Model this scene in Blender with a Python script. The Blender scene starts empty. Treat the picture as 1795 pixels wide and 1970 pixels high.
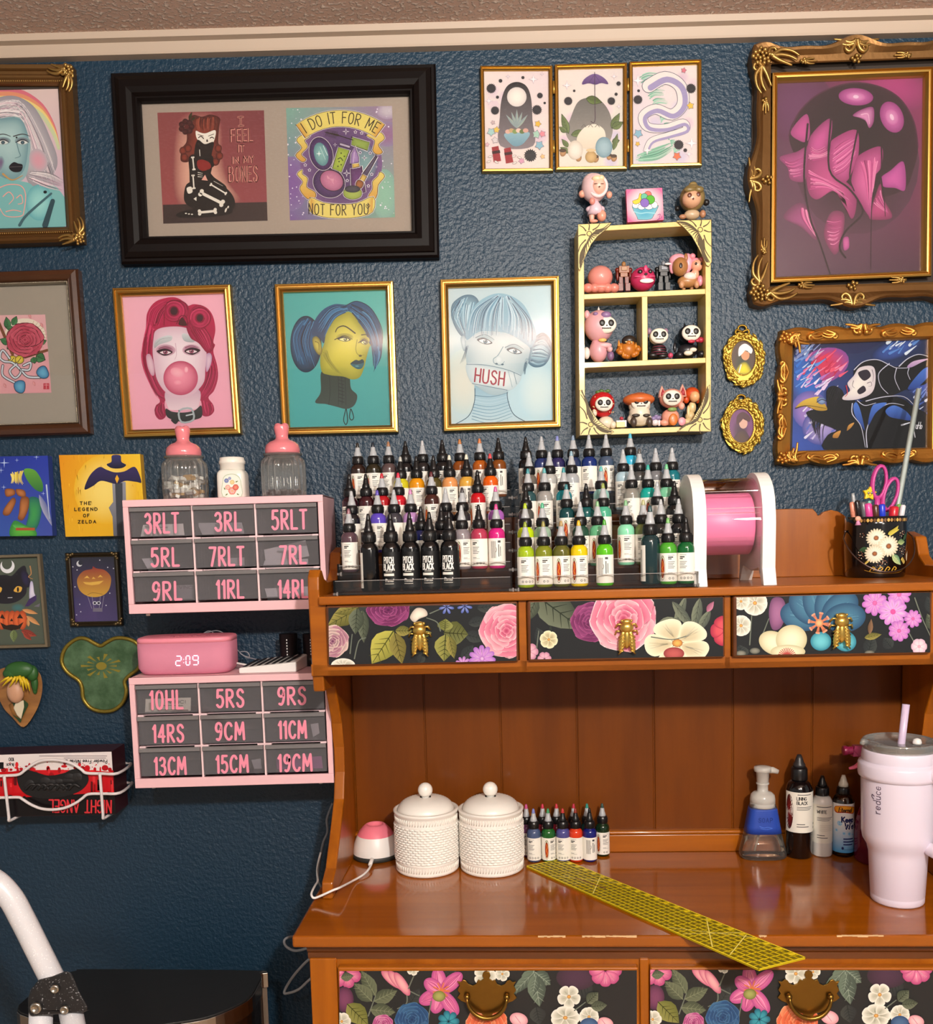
import bpy, bmesh, math, random
from mathutils import Vector, Matrix
from mathutils.geometry import tessellate_polygon
random.seed(7)
SC = bpy.context.scene
C = SC.collection
PI = math.pi
# ---------------------------------------------------------------- camera
FPX, PX, PY = 1790.0,897.5,1196.5      # focal length and optical centre in pixels of the 1795x1970 frame
CAMZ, PITCH, ROLL = 1.43, math.atan(166 / 1790),0.028
_X = Vector((1,0,0)); _D = Vector((0,-math.sin(PITCH),-math.cos(PITCH))); FWD = Vector((0, math.cos(PITCH),-math.sin(PITCH)))
RIGHT = _X * math.cos(ROLL) + _D * math.sin(ROLL)
DOWN = _D * math.cos(ROLL) - _X * math.sin(ROLL)
EYE = Vector((0,0, CAMZ))
cam_d = bpy.data.cameras.new('camera'); cam = bpy.data.objects.new('camera', cam_d); C.objects.link(cam)
cam_d.sensor_fit = 'HORIZONTAL'; cam_d.sensor_width = 36; cam_d.lens = 36 * FPX / 1795
cam_d.shift_x = (897.5 - PX) / 1795; cam_d.shift_y = (PY - 985) / 1795
cam_d.clip_start = 0.05
m = Matrix.Identity(4)
for i in range(3):
 m[i][0] = RIGHT[i]; m[i][1] = -DOWN[i]; m[i][2] = -FWD[i]; m[i][3] = EYE[i]
cam.matrix_world = m
SC.camera = cam
# ---------------------------------------------------------------- light
SC.view_settings.view_transform = 'Standard'; SC.view_settings.look = 'None'
SC.view_settings.gamma = 1; SC.view_settings.use_curve_mapping = False
SC.view_settings.exposure = 0.35
w = bpy.data.worlds.new('world'); SC.world = w; w.use_nodes = True
w.node_tree.nodes['Background'].inputs[0].default_value = (1.0,0.95,0.9,1)
w.node_tree.nodes['Background'].inputs[1].default_value = 0.25
def lamp(name, loc, power, radius, col):
 d = bpy.data.lights.new(name, 'POINT'); d.energy = power; d.shadow_soft_size = radius; d.color = col
 o = bpy.data.objects.new(name, d); o.location = loc; C.objects.link(o); return o
lamp('ceiling_lamp',(0.62,-0.95,2.33),182,0.055,(1.0,0.96,0.89))
u_d = bpy.data.lights.new('ceiling_fill_spot','SPOT'); u_d.energy = 105; u_d.spot_size = 1.5; u_d.spot_blend = .9; u_d.shadow_soft_size = .15; u_d.color = (1.0,.9,.78)  # added spot that brightens the ceiling and fills; stands for no known lamp
u_o = bpy.data.objects.new('ceiling_fill_spot', u_d); u_o.location = (1.0,-.7,1.72); u_o.rotation_euler = Vector((-.5,2.0,1.15)).to_track_quat('-Z','Y').to_euler(); C.objects.link(u_o)
lamp('second_ceiling_lamp',(-0.25,-1.0,2.3),38,0.055,(1.0,0.96,0.89))
# ---------------------------------------------------------------- pixels to places
W = 2.0                                   # the blue wall stands at y = W
def ray(px, py):
 d = RIGHT * ((px - PX) / FPX) + DOWN * ((py - PY) / FPX) + FWD
 return d
def at(px, py, y):                        # point on the plane parallel to the wall at distance y
 d = ray(px, py); return EYE + d * (y / d.y)
def atz(px, py, z):
 d = ray(px, py); return EYE + d * ((z - CAMZ) / d.z)
PHI = 0.061                               # the desk stands a little askew to the wall
ZD = 0.766                                # height of the desk top
O_H = atz(561,1802, ZD)
EX = Vector((math.cos(PHI),-math.sin(PHI),0)); EY = Vector((math.sin(PHI), math.cos(PHI),0))
HM = Matrix(((EX.x, EY.x, 0, O_H.x),(EX.y, EY.y, 0, O_H.y),(0,0,1,0),(0,0,0,1)))   # desk-local -> world
def hw(x, d, z): return HM @ Vector((x, d, z))
def hp(px, py, d):                        # pixel -> world point on the desk-local plane of depth d
 r = ray(px, py); t = (d - (EYE - O_H).dot(EY)) / r.dot(EY); return EYE + r * t
def hl(px, py, d):                        # same, in desk-local coordinates
 return HM.inverted() @ hp(px, py, d)
# ---------------------------------------------------------------- materials
def lin(c):
 if isinstance(c, str):
  c = c.lstrip('#'); c = [int(c[i:i + 2],16) / 255 for i in (0,2,4)]
  c = [x / 12.92 if x <= .04045 else ((x + .055) / 1.055) ** 2.4 for x in c]
 return (c[0], c[1], c[2],1)
MATS = {}
def mat(col, rough=.45, metal=0, coat=0, spec=.5, trans=0, bump=None, emit=0, name=None, vary=None, alpha=1, sss=0):
 key = (str(col), rough, metal, coat, spec, trans, str(bump), emit, str(vary), alpha, sss)
 if key in MATS: return MATS[key]
 M = bpy.data.materials.new(name or 'surface'); M.use_nodes = True
 n = M.node_tree; b = n.nodes['Principled BSDF']
 b.inputs['Base Color'].default_value = lin(col); b.inputs['Roughness'].default_value = rough
 b.inputs['Metallic'].default_value = metal; b.inputs['Coat Weight'].default_value = coat
 b.inputs['Coat Roughness'].default_value = .08
 b.inputs['Specular IOR Level'].default_value = spec; b.inputs['Transmission Weight'].default_value = trans
 b.inputs['Alpha'].default_value = alpha
 if sss:
  b.inputs['Subsurface Weight'].default_value = sss; b.inputs['Subsurface Radius'].default_value = (.01,.006,.005)
 if emit:
  b.inputs['Emission Color'].default_value = lin(col); b.inputs['Emission Strength'].default_value = emit
 tc = None
 if bump or vary:
  tc = n.nodes.new('ShaderNodeTexCoord')
 if bump:                              # (scale, strength, distance, detail)
  t = n.nodes.new('ShaderNodeTexNoise'); t.inputs['Scale'].default_value = bump[0]; t.inputs['Detail'].default_value = bump[3] if len(bump) > 3 else 3
  n.links.new(tc.outputs['Object'], t.inputs['Vector'])
  bp = n.nodes.new('ShaderNodeBump'); bp.inputs['Strength'].default_value = bump[1]; bp.inputs['Distance'].default_value = bump[2]
  n.links.new(t.outputs['Fac'], bp.inputs['Height']); n.links.new(bp.outputs['Normal'], b.inputs['Normal'])
 if vary:                              # (second colour, scale vector, lo, hi)
  mp = n.nodes.new('ShaderNodeMapping'); mp.inputs['Scale'].default_value = vary[1]
  t = n.nodes.new('ShaderNodeTexNoise'); t.inputs['Scale'].default_value = 1; t.inputs['Detail'].default_value = 6; t.inputs['Roughness'].default_value = .6
  r = n.nodes.new('ShaderNodeValToRGB')
  r.color_ramp.elements[0].color = lin(col); r.color_ramp.elements[1].color = lin(vary[0])
  r.color_ramp.elements[0].position = vary[2]; r.color_ramp.elements[1].position = vary[3]
  n.links.new(tc.outputs['Object'], mp.inputs['Vector']); n.links.new(mp.outputs['Vector'], t.inputs['Vector'])
  n.links.new(t.outputs['Fac'], r.inputs['Fac']); n.links.new(r.outputs['Color'], b.inputs['Base Color'])
 MATS[key] = M; return M
def clear(tint='#ffffff', gloss=.12, rough=.03, name='clear', milky=0, mcol='#ffffff'):     # thin clear sheet: transparency with a glossy film
 key = ('clear', tint, gloss, rough, milky, mcol)
 if key in MATS: return MATS[key]
 M = bpy.data.materials.new(name); M.use_nodes = True; n = M.node_tree; n.nodes.clear()
 out = n.nodes.new('ShaderNodeOutputMaterial'); mix = n.nodes.new('ShaderNodeMixShader')
 tr = n.nodes.new('ShaderNodeBsdfTransparent'); tr.inputs[0].default_value = lin(tint)
 gl = n.nodes.new('ShaderNodeBsdfGlossy'); gl.inputs['Roughness'].default_value = rough
 lw = n.nodes.new('ShaderNodeFresnel'); lw.inputs[0].default_value = 1.45
 mu = n.nodes.new('ShaderNodeMath'); mu.operation = 'MULTIPLY_ADD'; mu.inputs[1].default_value = 1; mu.inputs[2].default_value = gloss - .04
 mu.use_clamp = True
 n.links.new(lw.outputs[0], mu.inputs[0]); n.links.new(mu.outputs[0], mix.inputs[0])
 n.links.new(tr.outputs[0], mix.inputs[1]); n.links.new(gl.outputs[0], mix.inputs[2])
 last = mix
 if milky:
  df = n.nodes.new('ShaderNodeBsdfDiffuse'); df.inputs[0].default_value = lin(mcol)
  m2 = n.nodes.new('ShaderNodeMixShader'); m2.inputs[0].default_value = milky
  n.links.new(mix.outputs[0], m2.inputs[1]); n.links.new(df.outputs[0], m2.inputs[2]); last = m2
 n.links.new(last.outputs[0], out.inputs[0])
 MATS[key] = M; return M
def art_mat(rough, name):
 M = bpy.data.materials.new(name); M.use_nodes = True; n = M.node_tree; b = n.nodes['Principled BSDF']
 a = n.nodes.new('ShaderNodeVertexColor'); a.layer_name = 'Col'
 n.links.new(a.outputs['Color'], b.inputs['Base Color']); b.inputs['Roughness'].default_value = rough
 b.inputs['Specular IOR Level'].default_value = .35
 return M
ART = art_mat(.5,'printed_ink'); ART_GLOSS = art_mat(.26,'glossy_print'); ART_MATTE = art_mat(.8,'painted_canvas')
# ---------------------------------------------------------------- mesh building
def wm(o):
 return (wm(o.parent) if o.parent else Matrix.Identity(4)) @ o.matrix_basis
def ico(c, r, n=12, k=8):
 c = Vector(c); r = r if hasattr(r, '__len__') else (r, r, r)
 v = [c + Vector((0,0,-r[2]))]; f = []
 for j in range(1, k):
  t = -PI / 2 + PI * j / k
  for i in range(n):
   a = 2 * PI * i / n; v.append(c + Vector((r[0] * math.cos(t) * math.cos(a), r[1] * math.cos(t) * math.sin(a), r[2] * math.sin(t))))
 v.append(c + Vector((0,0, r[2]))); L = len(v) - 1
 for i in range(n): f.append((0,1 + (i + 1) % n, 1 + i)); f.append((L, L - n + i, L - n + (i + 1) % n))
 for j in range(k - 2):
  for i in range(n):
   a = 1 + j * n + i; b = 1 + j * n + (i + 1) % n; f.append((a, b, b + n, a + n))
 return v, f
def cat(pts, closed=False, n=6):          # Catmull-Rom through the points
 pts = [Vector(p) for p in pts]; out = []; N = len(pts)
 if N < 3: return pts
 for i in range(N if closed else N - 1):
  p0 = pts[(i - 1) % N] if closed or i > 0 else pts[0]; p1 = pts[i]; p2 = pts[(i + 1) % N]; p3 = pts[(i + 2) % N] if closed or i + 2 < N else p2
  for k in range(n):
   t = k / n; out.append(.5 * ((2 * p1) + (p2 - p0) * t + (2 * p0 - 5 * p1 + 4 * p2 - p3) * t * t + (3 * p1 - p0 - 3 * p2 + p3) * t ** 3))
 if not closed: out.append(pts[-1])
 return out
class B:
 def __init__(s): s.v = []; s.f = []; s.mi = []; s.sm = []
 def add(s, v, f, mi=0, smooth=False, xf=None):
  o = len(s.v); s.v += [(xf @ Vector(p)) if xf else Vector(p) for p in v]
  for q in f: s.f.append([i + o for i in q]); s.mi.append(mi); s.sm.append(smooth)
  return s
 def box(s, x0, x1, y0, y1, z0, z1, mi=0, xf=None):
  v = [(x, y, z) for z in (z0, z1) for y in (y0, y1) for x in (x0, x1)]
  return s.add(v, [(0,2,3,1),(4,5,7,6),(0,1,5,4),(2,6,7,3),(0,4,6,2),(1,3,7,5)], mi, False, xf)
 def hexa(s, a, b, mi=0):              # loft between two quads of points
  return s.add(list(a) + list(b),[(3,2,1,0),(4,5,6,7),(0,1,5,4),(1,2,6,5),(2,3,7,6),(3,0,4,7)], mi)
 def lathe(s, prof, n=24, c=(0,0,0), mi=0, smooth=True, sx=1, sy=1, xf=None, cap=True):
  v = []; f = []
  for r, z in prof:
   for i in range(n):
    a = 2 * PI * i / n; v.append((c[0] + r * math.cos(a) * sx, c[1] + r * math.sin(a) * sy, c[2] + z))
  for j in range(len(prof) - 1):
   for i in range(n):
    a = j * n + i; b = j * n + (i + 1) % n; f.append((a, b, b + n, a + n))
  if cap:
   f.append(tuple(range(n - 1,-1,-1))); f.append(tuple((len(prof) - 1) * n + i for i in range(n)))
  return s.add(v, f, mi, smooth, xf)
 def tube(s, pts, r, n=8, closed=False, mi=0, smooth=True, flat=1.0, xf=None):
  pts = [Vector(p) for p in pts]; N = len(pts); v = []; f = []
  up = Vector((0.3,1,0.2)).normalized(); nrm = None
  for i, p in enumerate(pts):
   a = pts[(i - 1) % N] if closed or i > 0 else p; b = pts[(i + 1) % N] if closed or i < N - 1 else p
   t = (b - a).normalized() if (b - a).length > 1e-9 else Vector((0,0,1))
   if nrm is None:
    nrm = t.cross(up); nrm = nrm.normalized() if nrm.length > 1e-3 else t.orthogonal().normalized()
   else:
    nrm = (nrm - t * nrm.dot(t)); nrm = nrm.normalized() if nrm.length > 1e-6 else t.orthogonal().normalized()
   bn = t.cross(nrm); rr = r[i] if hasattr(r, '__len__') else r
   for k in range(n):
    A = 2 * PI * k / n; v.append(p + nrm * (rr * math.cos(A)) + bn * (rr * flat * math.sin(A)))
  for i in range(N if closed else N - 1):
   for k in range(n):
    a = i * n + k; b = i * n + (k + 1) % n; c2 = ((i + 1) % N) * n + (k + 1) % n; d = ((i + 1) % N) * n + k; f.append((a, b, c2, d))
  if not closed:
   f.append(tuple(range(n - 1,-1,-1))); f.append(tuple((N - 1) * n + k for k in range(n)))
  return s.add(v, f, mi, smooth, xf)
 def ell(s, c, r, n=14, k=10, mi=0, xf=None):
  v, f = ico(c, r, n, k); return s.add(v, f, mi, True, xf)
 def prism(s, poly, fn, a, b, mi=0):   # poly of 2D points; fn(u, v, t) -> world, extruded from t=a to t=b
  N = len(poly); v = [fn(p[0], p[1], a) for p in poly] + [fn(p[0], p[1], b) for p in poly]
  tri = tessellate_polygon([[Vector((p[0], p[1],0)) for p in poly]])
  f = [tuple(t) for t in tri] + [tuple(i + N for i in t[::-1]) for t in tri] + [(i, (i + 1) % N, (i + 1) % N + N, i + N) for i in range(N)]
  return s.add(v, f, mi)
 def build(s, name, mats, parent=None, origin=None, bevel=0, xf=None, sub=0, segs=2):
  me = bpy.data.meshes.new(name)
  if xf: s.v = [xf @ p for p in s.v]
  if parent: inv = wm(parent).inverted()
  else:
   if origin is None:
    lo = [min(p[i] for p in s.v) for i in range(3)]; hi = [max(p[i] for p in s.v) for i in range(3)]
    origin = Vector(((lo[0] + hi[0]) / 2,(lo[1] + hi[1]) / 2, lo[2]))
   inv = Matrix.Translation(-Vector(origin))
  me.from_pydata([inv @ p for p in s.v],[], s.f)
  for p, mi, sm in zip(me.polygons, s.mi, s.sm): p.material_index = mi; p.use_smooth = sm
  bm = bmesh.new(); bm.from_mesh(me); bmesh.ops.recalc_face_normals(bm, faces=bm.faces); bm.to_mesh(me); bm.free()
  for q in (mats if isinstance(mats, (list, tuple)) else [mats]): me.materials.append(q)
  o = bpy.data.objects.new(name, me); C.objects.link(o)
  if parent: o.parent = parent
  else: o.location = origin
  if bevel:
   md = o.modifiers.new('bevel','BEVEL'); md.width = bevel; md.segments = segs; md.limit_method = 'ANGLE'; md.angle_limit = .6
   if hasattr(md, 'harden_normals'): md.harden_normals = False
  if sub:
   md = o.modifiers.new('sub','SUBSURF'); md.levels = sub; md.render_levels = sub
  return o
def tag(o, label=None, cat_=None, group=None, kind=None):
 if label: o['label'] = label
 if cat_: o['category'] = cat_
 if group: o['group'] = group
 if kind: o['kind'] = kind
 return o
def thing(name, label, cat_, loc=(0,0,0), rz=0, group=None):
 o = bpy.data.objects.new(name, None); C.objects.link(o); o.empty_display_size = .02
 o.location = loc; o.rotation_euler = (0,0, rz); return tag(o, label, cat_, group)
def copy_tree(o, parent=None):
 c = o.copy(); C.objects.link(c)
 if parent: c.parent = parent
 for ch in list(o.children): copy_tree(ch, c)
 return c
def setmat(o, i, M):
 o.material_slots[i].link = 'OBJECT'; o.material_slots[i].material = M
# ---------------------------------------------------------------- stroke lettering
G = {'A': "0,0 .28,1 .56,0|.1,.35 .46,.35", 'B': "0,0 0,1|~0,1 .35,.97 .45,.78 .35,.58 0,.54|~0,.54 .42,.5 .5,.27 .4,.03 0,0",
 'C': "~.48,.82 .38,.97 .2,.97 .04,.75 0,.5 .04,.22 .2,.02 .38,.03 .48,.18", 'D': "0,0 0,1|~0,1 .3,.95 .48,.7 .5,.5 .48,.3 .3,.05 0,0",
 'E': ".42,1 0,1 0,0 .42,0|0,.52 .36,.52", 'F': ".42,1 0,1 0,0|0,.52 .34,.52", 'G': "~.48,.82 .36,.98 .2,.97 .04,.75 0,.5 .04,.22 .2,.02 .4,.04 .5,.2 .5,.42|.3,.42 .5,.42",
 'H': "0,0 0,1|.46,0 .46,1|0,.5 .46,.5", 'I': "0.05,0 .05,1", 'J': "~.36,1 .36,.25 .28,.03 .1,.02 0,.2", 'K': "0,0 0,1|.46,1 0,.42|.14,.56 .48,0", 'L': "0,1 0,0 .4,0",
 'M': "0,0 .06,1 .32,.3 .58,1 .64,0", 'N': "0,0 0,1 .46,0 .46,1", 'O': "~.25,1 .06,.86 0,.5 .06,.14 .25,0 .44,.14 .5,.5 .44,.86 .25,1",
 'P': "0,0 0,1|~0,1 .36,.97 .46,.74 .36,.5 0,.46", 'Q': "~.25,1 .06,.86 0,.5 .06,.14 .25,0 .44,.14 .5,.5 .44,.86 .25,1|.3,.2 .52,-.05", 'R': "0,0 0,1|~0,1 .34,.97 .44,.76 .34,.55 0,.5|.14,.5 .48,0",
 'S': "~.44,.84 .33,.98 .16,.98 .04,.82 .1,.62 .3,.5 .44,.34 .42,.12 .27,0 .1,.03 0,.2", 'T': "0,1 .46,1|.23,1 .23,0", 'U': "~0,1 0,.3 .08,.05 .24,0 .4,.05 .48,.3 .48,1",
 'V': "0,1 .26,0 .52,1", 'W': "0,1 .16,0 .36,.75 .56,0 .72,1", 'X': "0,0 .48,1|0,1 .48,0", 'Y': "0,1 .24,.5 .48,1|.24,.5 .24,0", 'Z': "0,1 .46,1 0,0 .46,0",
 '0': "~.22,1 .05,.86 0,.5 .05,.14 .22,0 .39,.14 .44,.5 .39,.86 .22,1", '1': "0,.8 .14,1 .14,0", '2': "~0,.8 .1,.97 .3,.97 .42,.78 .34,.5 .1,.15 0,0|0,0 .44,0",
 '3': "~.02,.86 .14,.99 .32,.95 .4,.76 .3,.57 .16,.53|~.16,.53 .36,.48 .44,.27 .34,.04 .14,0 0,.14", '4': ".34,0 .34,1 0,.32 .46,.32", '5': ".4,1 .06,1 .03,.56|~.03,.56 .2,.64 .38,.54 .44,.3 .34,.05 .14,0 0,.12",
 '6': "~.38,.95 .14,.75 0,.35 .06,.06 .22,0 .4,.1 .42,.35 .28,.52 .06,.42", '7': "0,1 .44,1 .14,0", '8': "~.22,.53 .04,.66 .06,.9 .22,1 .38,.9 .4,.66 .22,.53 .02,.36 .04,.08 .22,0 .4,.08 .42,.36 .22,.53",
 '9': "~.4,.72 .3,.52 .12,.5 .02,.68 .08,.92 .24,1 .38,.9 .41,.7 .4,.4 .32,.12 .2,0 .08,.04", ':': "0,.25 0,.3|0,.68 0,.73", '.': "0,0 0,.04", '-': "0,.45 .3,.45",
 'a': "~.34,.5 .16,.56 .02,.42 .02,.14 .16,0 .34,.12|.36,.56 .36,0", 'b': "0,1 0,0|~0,.4 .16,.56 .34,.46 .38,.26 .32,.06 .16,0 0,.12", 'c': "~.34,.46 .2,.56 .04,.46 0,.26 .06,.06 .2,0 .34,.08", 'd': "~.34,.42 .18,.56 .03,.44 0,.26 .05,.06 .18,0 .34,.12|.36,1 .36,0", 'e': "~.02,.3 .36,.32 .32,.5 .18,.56 .04,.48 0,.26 .06,.06 .2,0 .34,.1",
 'f': "~.28,.96 .16,1 .1,.85 .1,.5 .1,0|0,.56 .26,.56", 'i': "0,0 0,.56|0,.76 0,.8", 'l': "0,0 0,1", 'm': "0,0 0,.56|~0,.4 .12,.56 .24,.46 .25,.2 .25,0|~.25,.4 .37,.56 .49,.46 .5,.2 .5,0", 'n': "0,0 0,.56|~0,.4 .16,.56 .3,.46 .32,.2 .32,0", 'o': "~.18,.56 .04,.46 0,.28 .04,.1 .18,0 .32,.1 .36,.28 .32,.46 .18,.56", 'p': "0,.56 0,-.3|~0,.4 .16,.56 .34,.46 .38,.26 .32,.06 .16,0 0,.12",
 'r': "0,0 0,.56|~0,.36 .1,.52 .24,.56", 's': "~.3,.46 .18,.56 .04,.46 .14,.3 .28,.18 .2,.02 .02,.08", 't': "~.1,.9 .1,.15 .18,0 .28,.04|0,.56 .26,.56", 'u': "~0,.56 0,.18 .1,0 .22,.02 .34,.16|.34,.56 .34,0", 'w': "0,.56 .13,0 .27,.45 .4,0 .54,.56", 'x': "0,0 .32,.56|0,.56 .32,0"}
def glyph(ch):
 out = []
 for st in G.get(ch, '').split('|'):
  if not st: continue
  sm = st[0] == '~'; p = [tuple(float(q) for q in t.split(',')) for t in st.lstrip('~').split()]
  if sm: p = [(q.x, q.y) for q in cat([(a, b, 0) for a, b in p], False, 4)]
  out.append(p)
 return out
def gw(ch): return max((x for st in glyph(ch) for x, y in st), default=.25)
# ---------------------------------------------------------------- flat pictures: layered coloured shapes
LC = {}
def lc(c):
 if c not in LC: LC[c] = lin(c)
 return LC[c]
def mixc(a, b, t): a = lc(a) if isinstance(a, str) else a; b = lc(b) if isinstance(b, str) else b; return tuple(a[i] * (1 - t) + b[i] * t for i in range(4))
class Art:
 def __init__(s, mp, crop=(0,0,1), eps=1.4e-5, base=0.0):
  s.mp = mp; s.x0, s.y0, s.sc = crop; s.eps = eps; s.k = 0; s.v = []; s.f = []; s.c = []; s.base = base
 def q(s, p): return (p[0] / s.sc + s.x0, p[1] / s.sc + s.y0)
 def emit(s, pts, faces, cols, up=True):
  if up: s.k += 1
  off = s.base + s.k * s.eps
  if s.clip:
   for fc in faces:
    P = [(s.q(pts[i]), cols[i] if isinstance(cols, list) else cols) for i in fc]
    for (ax, ay),(bx, by) in zip(s.clip, s.clip[1:] + s.clip[:1]):
     out = []; sd = lambda p: (bx - ax) * (p[1] - ay) - (by - ay) * (p[0] - ax)
     for (p, cp),(q, cq) in zip(P, P[1:] + P[:1]):
      dp, dq = sd(p), sd(q)
      if dp >= 0: out.append((p, cp))
      if (dp >= 0) != (dq >= 0):
       t = dp / (dp - dq); out.append(((p[0] + (q[0] - p[0]) * t, p[1] + (q[1] - p[1]) * t), tuple(cp[i] + (cq[i] - cp[i]) * t for i in range(4))))
     P = out
     if len(P) < 3: break
    if len(P) >= 3:
     o = len(s.v); s.f.append(list(range(o, o + len(P)))); s.c.append([c for _, c in P]); s.v += [s.mp(x, y, off) for (x, y), _ in P]
   return s
  o = len(s.v)
  for p in pts: x, y = s.q(p); s.v.append(s.mp(x, y, off))
  col = None
  for fc in faces:
   s.f.append([i + o for i in fc]); s.c.append([cols[i] for i in fc] if isinstance(cols, list) else [cols] * len(fc))
  return s
 def poly(s, pts, c, smooth=True, n=5, up=True):
  if smooth and len(pts) > 2: pts = [(p.x, p.y) for p in cat([(a, b, 0) for a, b in pts], True, n)]
  tri = tessellate_polygon([[Vector((a, b, 0)) for a, b in pts]])
  return s.emit(pts, [tuple(t) for t in tri], lc(c) if isinstance(c, str) else c, up)
 def grad(s, pts, c_in, c_out, ctr=None, smooth=True, n=5, rings=3, up=True):
  if smooth: pts = [(p.x, p.y) for p in cat([(a, b, 0) for a, b in pts], True, n)]
  N = len(pts)
  if ctr is None: ctr = (sum(p[0] for p in pts) / N, sum(p[1] for p in pts) / N)
  V = [ctr]; cols = [lc(c_in)]; F = []
  for r in range(1, rings + 1):
   t = r / rings
   for p in pts: V.append((ctr[0] + (p[0] - ctr[0]) * t, ctr[1] + (p[1] - ctr[1]) * t)); cols.append(mixc(c_in, c_out, t * t))
  for i in range(N):
   F.append((0,1 + i, 1 + (i + 1) % N))
   for r in range(rings - 1):
    a = 1 + r * N + i; b = 1 + r * N + (i + 1) % N; F.append((a, a + N, b + N, b))
  return s.emit(V, F, cols, up)
 def vgrad(s, pts, c_top, c_bot, smooth=True, n=5):      # filled outline shaded from its top to its foot
  if smooth: pts = [(p.x, p.y) for p in cat([(a, b, 0) for a, b in pts], True, n)]
  lo = min(p[1] for p in pts); hi = max(p[1] for p in pts)
  tri = tessellate_polygon([[Vector((a, b, 0)) for a, b in pts]])
  return s.emit(pts, [tuple(t) for t in tri],[mixc(c_top, c_bot, (p[1] - lo) / (hi - lo + 1e-9)) for p in pts])
 def ell(s, cx, cy, rx, ry=None, c='#ffffff', c2=None, rot=0, n=22, up=True):
  ry = rx if ry is None else ry; a0 = math.radians(rot); P = []
  for i in range(n):
   a = 2 * PI * i / n; x = rx * math.cos(a); y = ry * math.sin(a); P.append((cx + x * math.cos(a0) - y * math.sin(a0), cy + x * math.sin(a0) + y * math.cos(a0)))
  return s.grad(P, c, c2 or c, (cx, cy), False, rings=3 if c2 else 1, up=up)
 def line(s, pts, c, w=2, w2=None, smooth=True, n=5, up=True, closed=False, caps=True):
  if len(pts) > 2 and smooth: pts = [(p.x, p.y) for p in cat([(a, b, 0) for a, b in pts], closed, n)]
  if closed: pts = pts + [pts[0]]
  w2 = w if w2 is None else w2; N = len(pts); V = []; F = []
  for i, p in enumerate(pts):
   a = pts[max(i - 1,0)]; b = pts[min(i + 1, N - 1)]
   if closed and i in (0, N - 1): a, b = pts[N - 2], pts[1]
   dx, dy = b[0] - a[0], b[1] - a[1]; L = math.hypot(dx, dy) or 1; t = i / (N - 1)
   ww = (w + (w2 - w) * t) / 2
   if 0 < i < N - 1:             # widen at corners
    d1 = (p[0] - a[0], p[1] - a[1]); l1 = math.hypot(*d1) or 1; co = abs(d1[0] * dx + d1[1] * dy) / (l1 * L); ww /= max(co, .55)
   V += [(p[0] - dy / L * ww, p[1] + dx / L * ww),(p[0] + dy / L * ww, p[1] - dx / L * ww)]
  for i in range(N - 1): F.append((2 * i, 2 * i + 1,2 * i + 3,2 * i + 2))
  if caps:
   for e, ww in ((pts[0], w / 2),(pts[-1], w2 / 2)):
    if ww > 0:
     n_ = pts[1] if e is pts[0] else pts[-2]; A = math.atan2(e[1] - n_[1], e[0] - n_[0])
     o = len(V); V += [(e[0] + ww * math.cos(A - PI / 2 + PI * j / 6), e[1] + ww * math.sin(A - PI / 2 + PI * j / 6)) for j in range(7)]; F.append(tuple(range(o, o + 7)))
  return s.emit(V, F, lc(c) if isinstance(c, str) else c, up)
 def hair(s, a, b, n, cols, w=2, w2=.5, jit=0, m=8):      # strokes filling the space between two guide strokes
  A = cat([(x, y, 0) for x, y in a], False, m); Bq = cat([(x, y, 0) for x, y in b], False, m)
  K = 12
  def samp(P, t): x = t * (len(P) - 1); i = min(int(x), len(P) - 2); return P[i].lerp(P[i + 1], x - i)
  s.k += 1
  for i in range(n):
   u = (i + .5) / n + random.uniform(-.5,.5) / n; u = max(0, min(1, u)); lo = random.uniform(0,.25); hi = random.uniform(.7,1)
   jx, jy = random.uniform(-jit, jit), random.uniform(-jit, jit)
   pts = [(lambda q: (q.x + jx, q.y + jy))(samp(A, lo + (hi - lo) * k / K).lerp(samp(Bq, lo + (hi - lo) * k / K), u)) for k in range(K + 1)]
   s.k += .2; s.line(pts, random.choice(cols), w * random.uniform(.6,1.2), w2, False, up=False, caps=False)
  return s
 nx = 1; clip = None
 def rect(s, x0, y0, x1, y1, c, up=True):
  N = s.nx; V = []
  for i in range(N + 1): x = x0 + (x1 - x0) * i / N; V += [(x, y0),(x, y1)]
  return s.emit(V, [(2 * i, 2 * i + 2,2 * i + 3,2 * i + 1) for i in range(N)], lc(c), up)
 def fit(s, st, x0, x1, yt, yb, c, w=None, ang=0, **k):     # lettering fitted between two edges
  h = yb - yt; w = w or h * .13; x0 += w / 2; x1 -= w / 2; yb -= w / 2 * math.cos(ang); h -= w; g = k.pop('gap',.16); tot = sum(gw(ch) + g for ch in st) - g
  return s.text(st, x0, yb, h, c, w, (x1 - x0) / (tot * h), g, ang=ang, **k)
 def quad(s, p, cols, nx=6, ny=6):     # four corners TL TR BR BL and their colours (one or four)
  if isinstance(cols, str): return s.emit(p, [(0,1,2,3)], lc(cols))
  V = []; K = []; F = []
  for j in range(ny + 1):
   for i in range(nx + 1):
    u, v = i / nx, j / ny
    V.append(tuple(p[0][k] * (1 - u) * (1 - v) + p[1][k] * u * (1 - v) + p[2][k] * u * v + p[3][k] * (1 - u) * v for k in (0,1)))
    K.append(mixc(mixc(cols[0], cols[1], u), mixc(cols[3], cols[2], u), v))
  for j in range(ny):
   for i in range(nx): a = j * (nx + 1) + i; F.append((a, a + 1, a + nx + 2, a + nx + 1))
  return s.emit(V, F, K)
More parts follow.
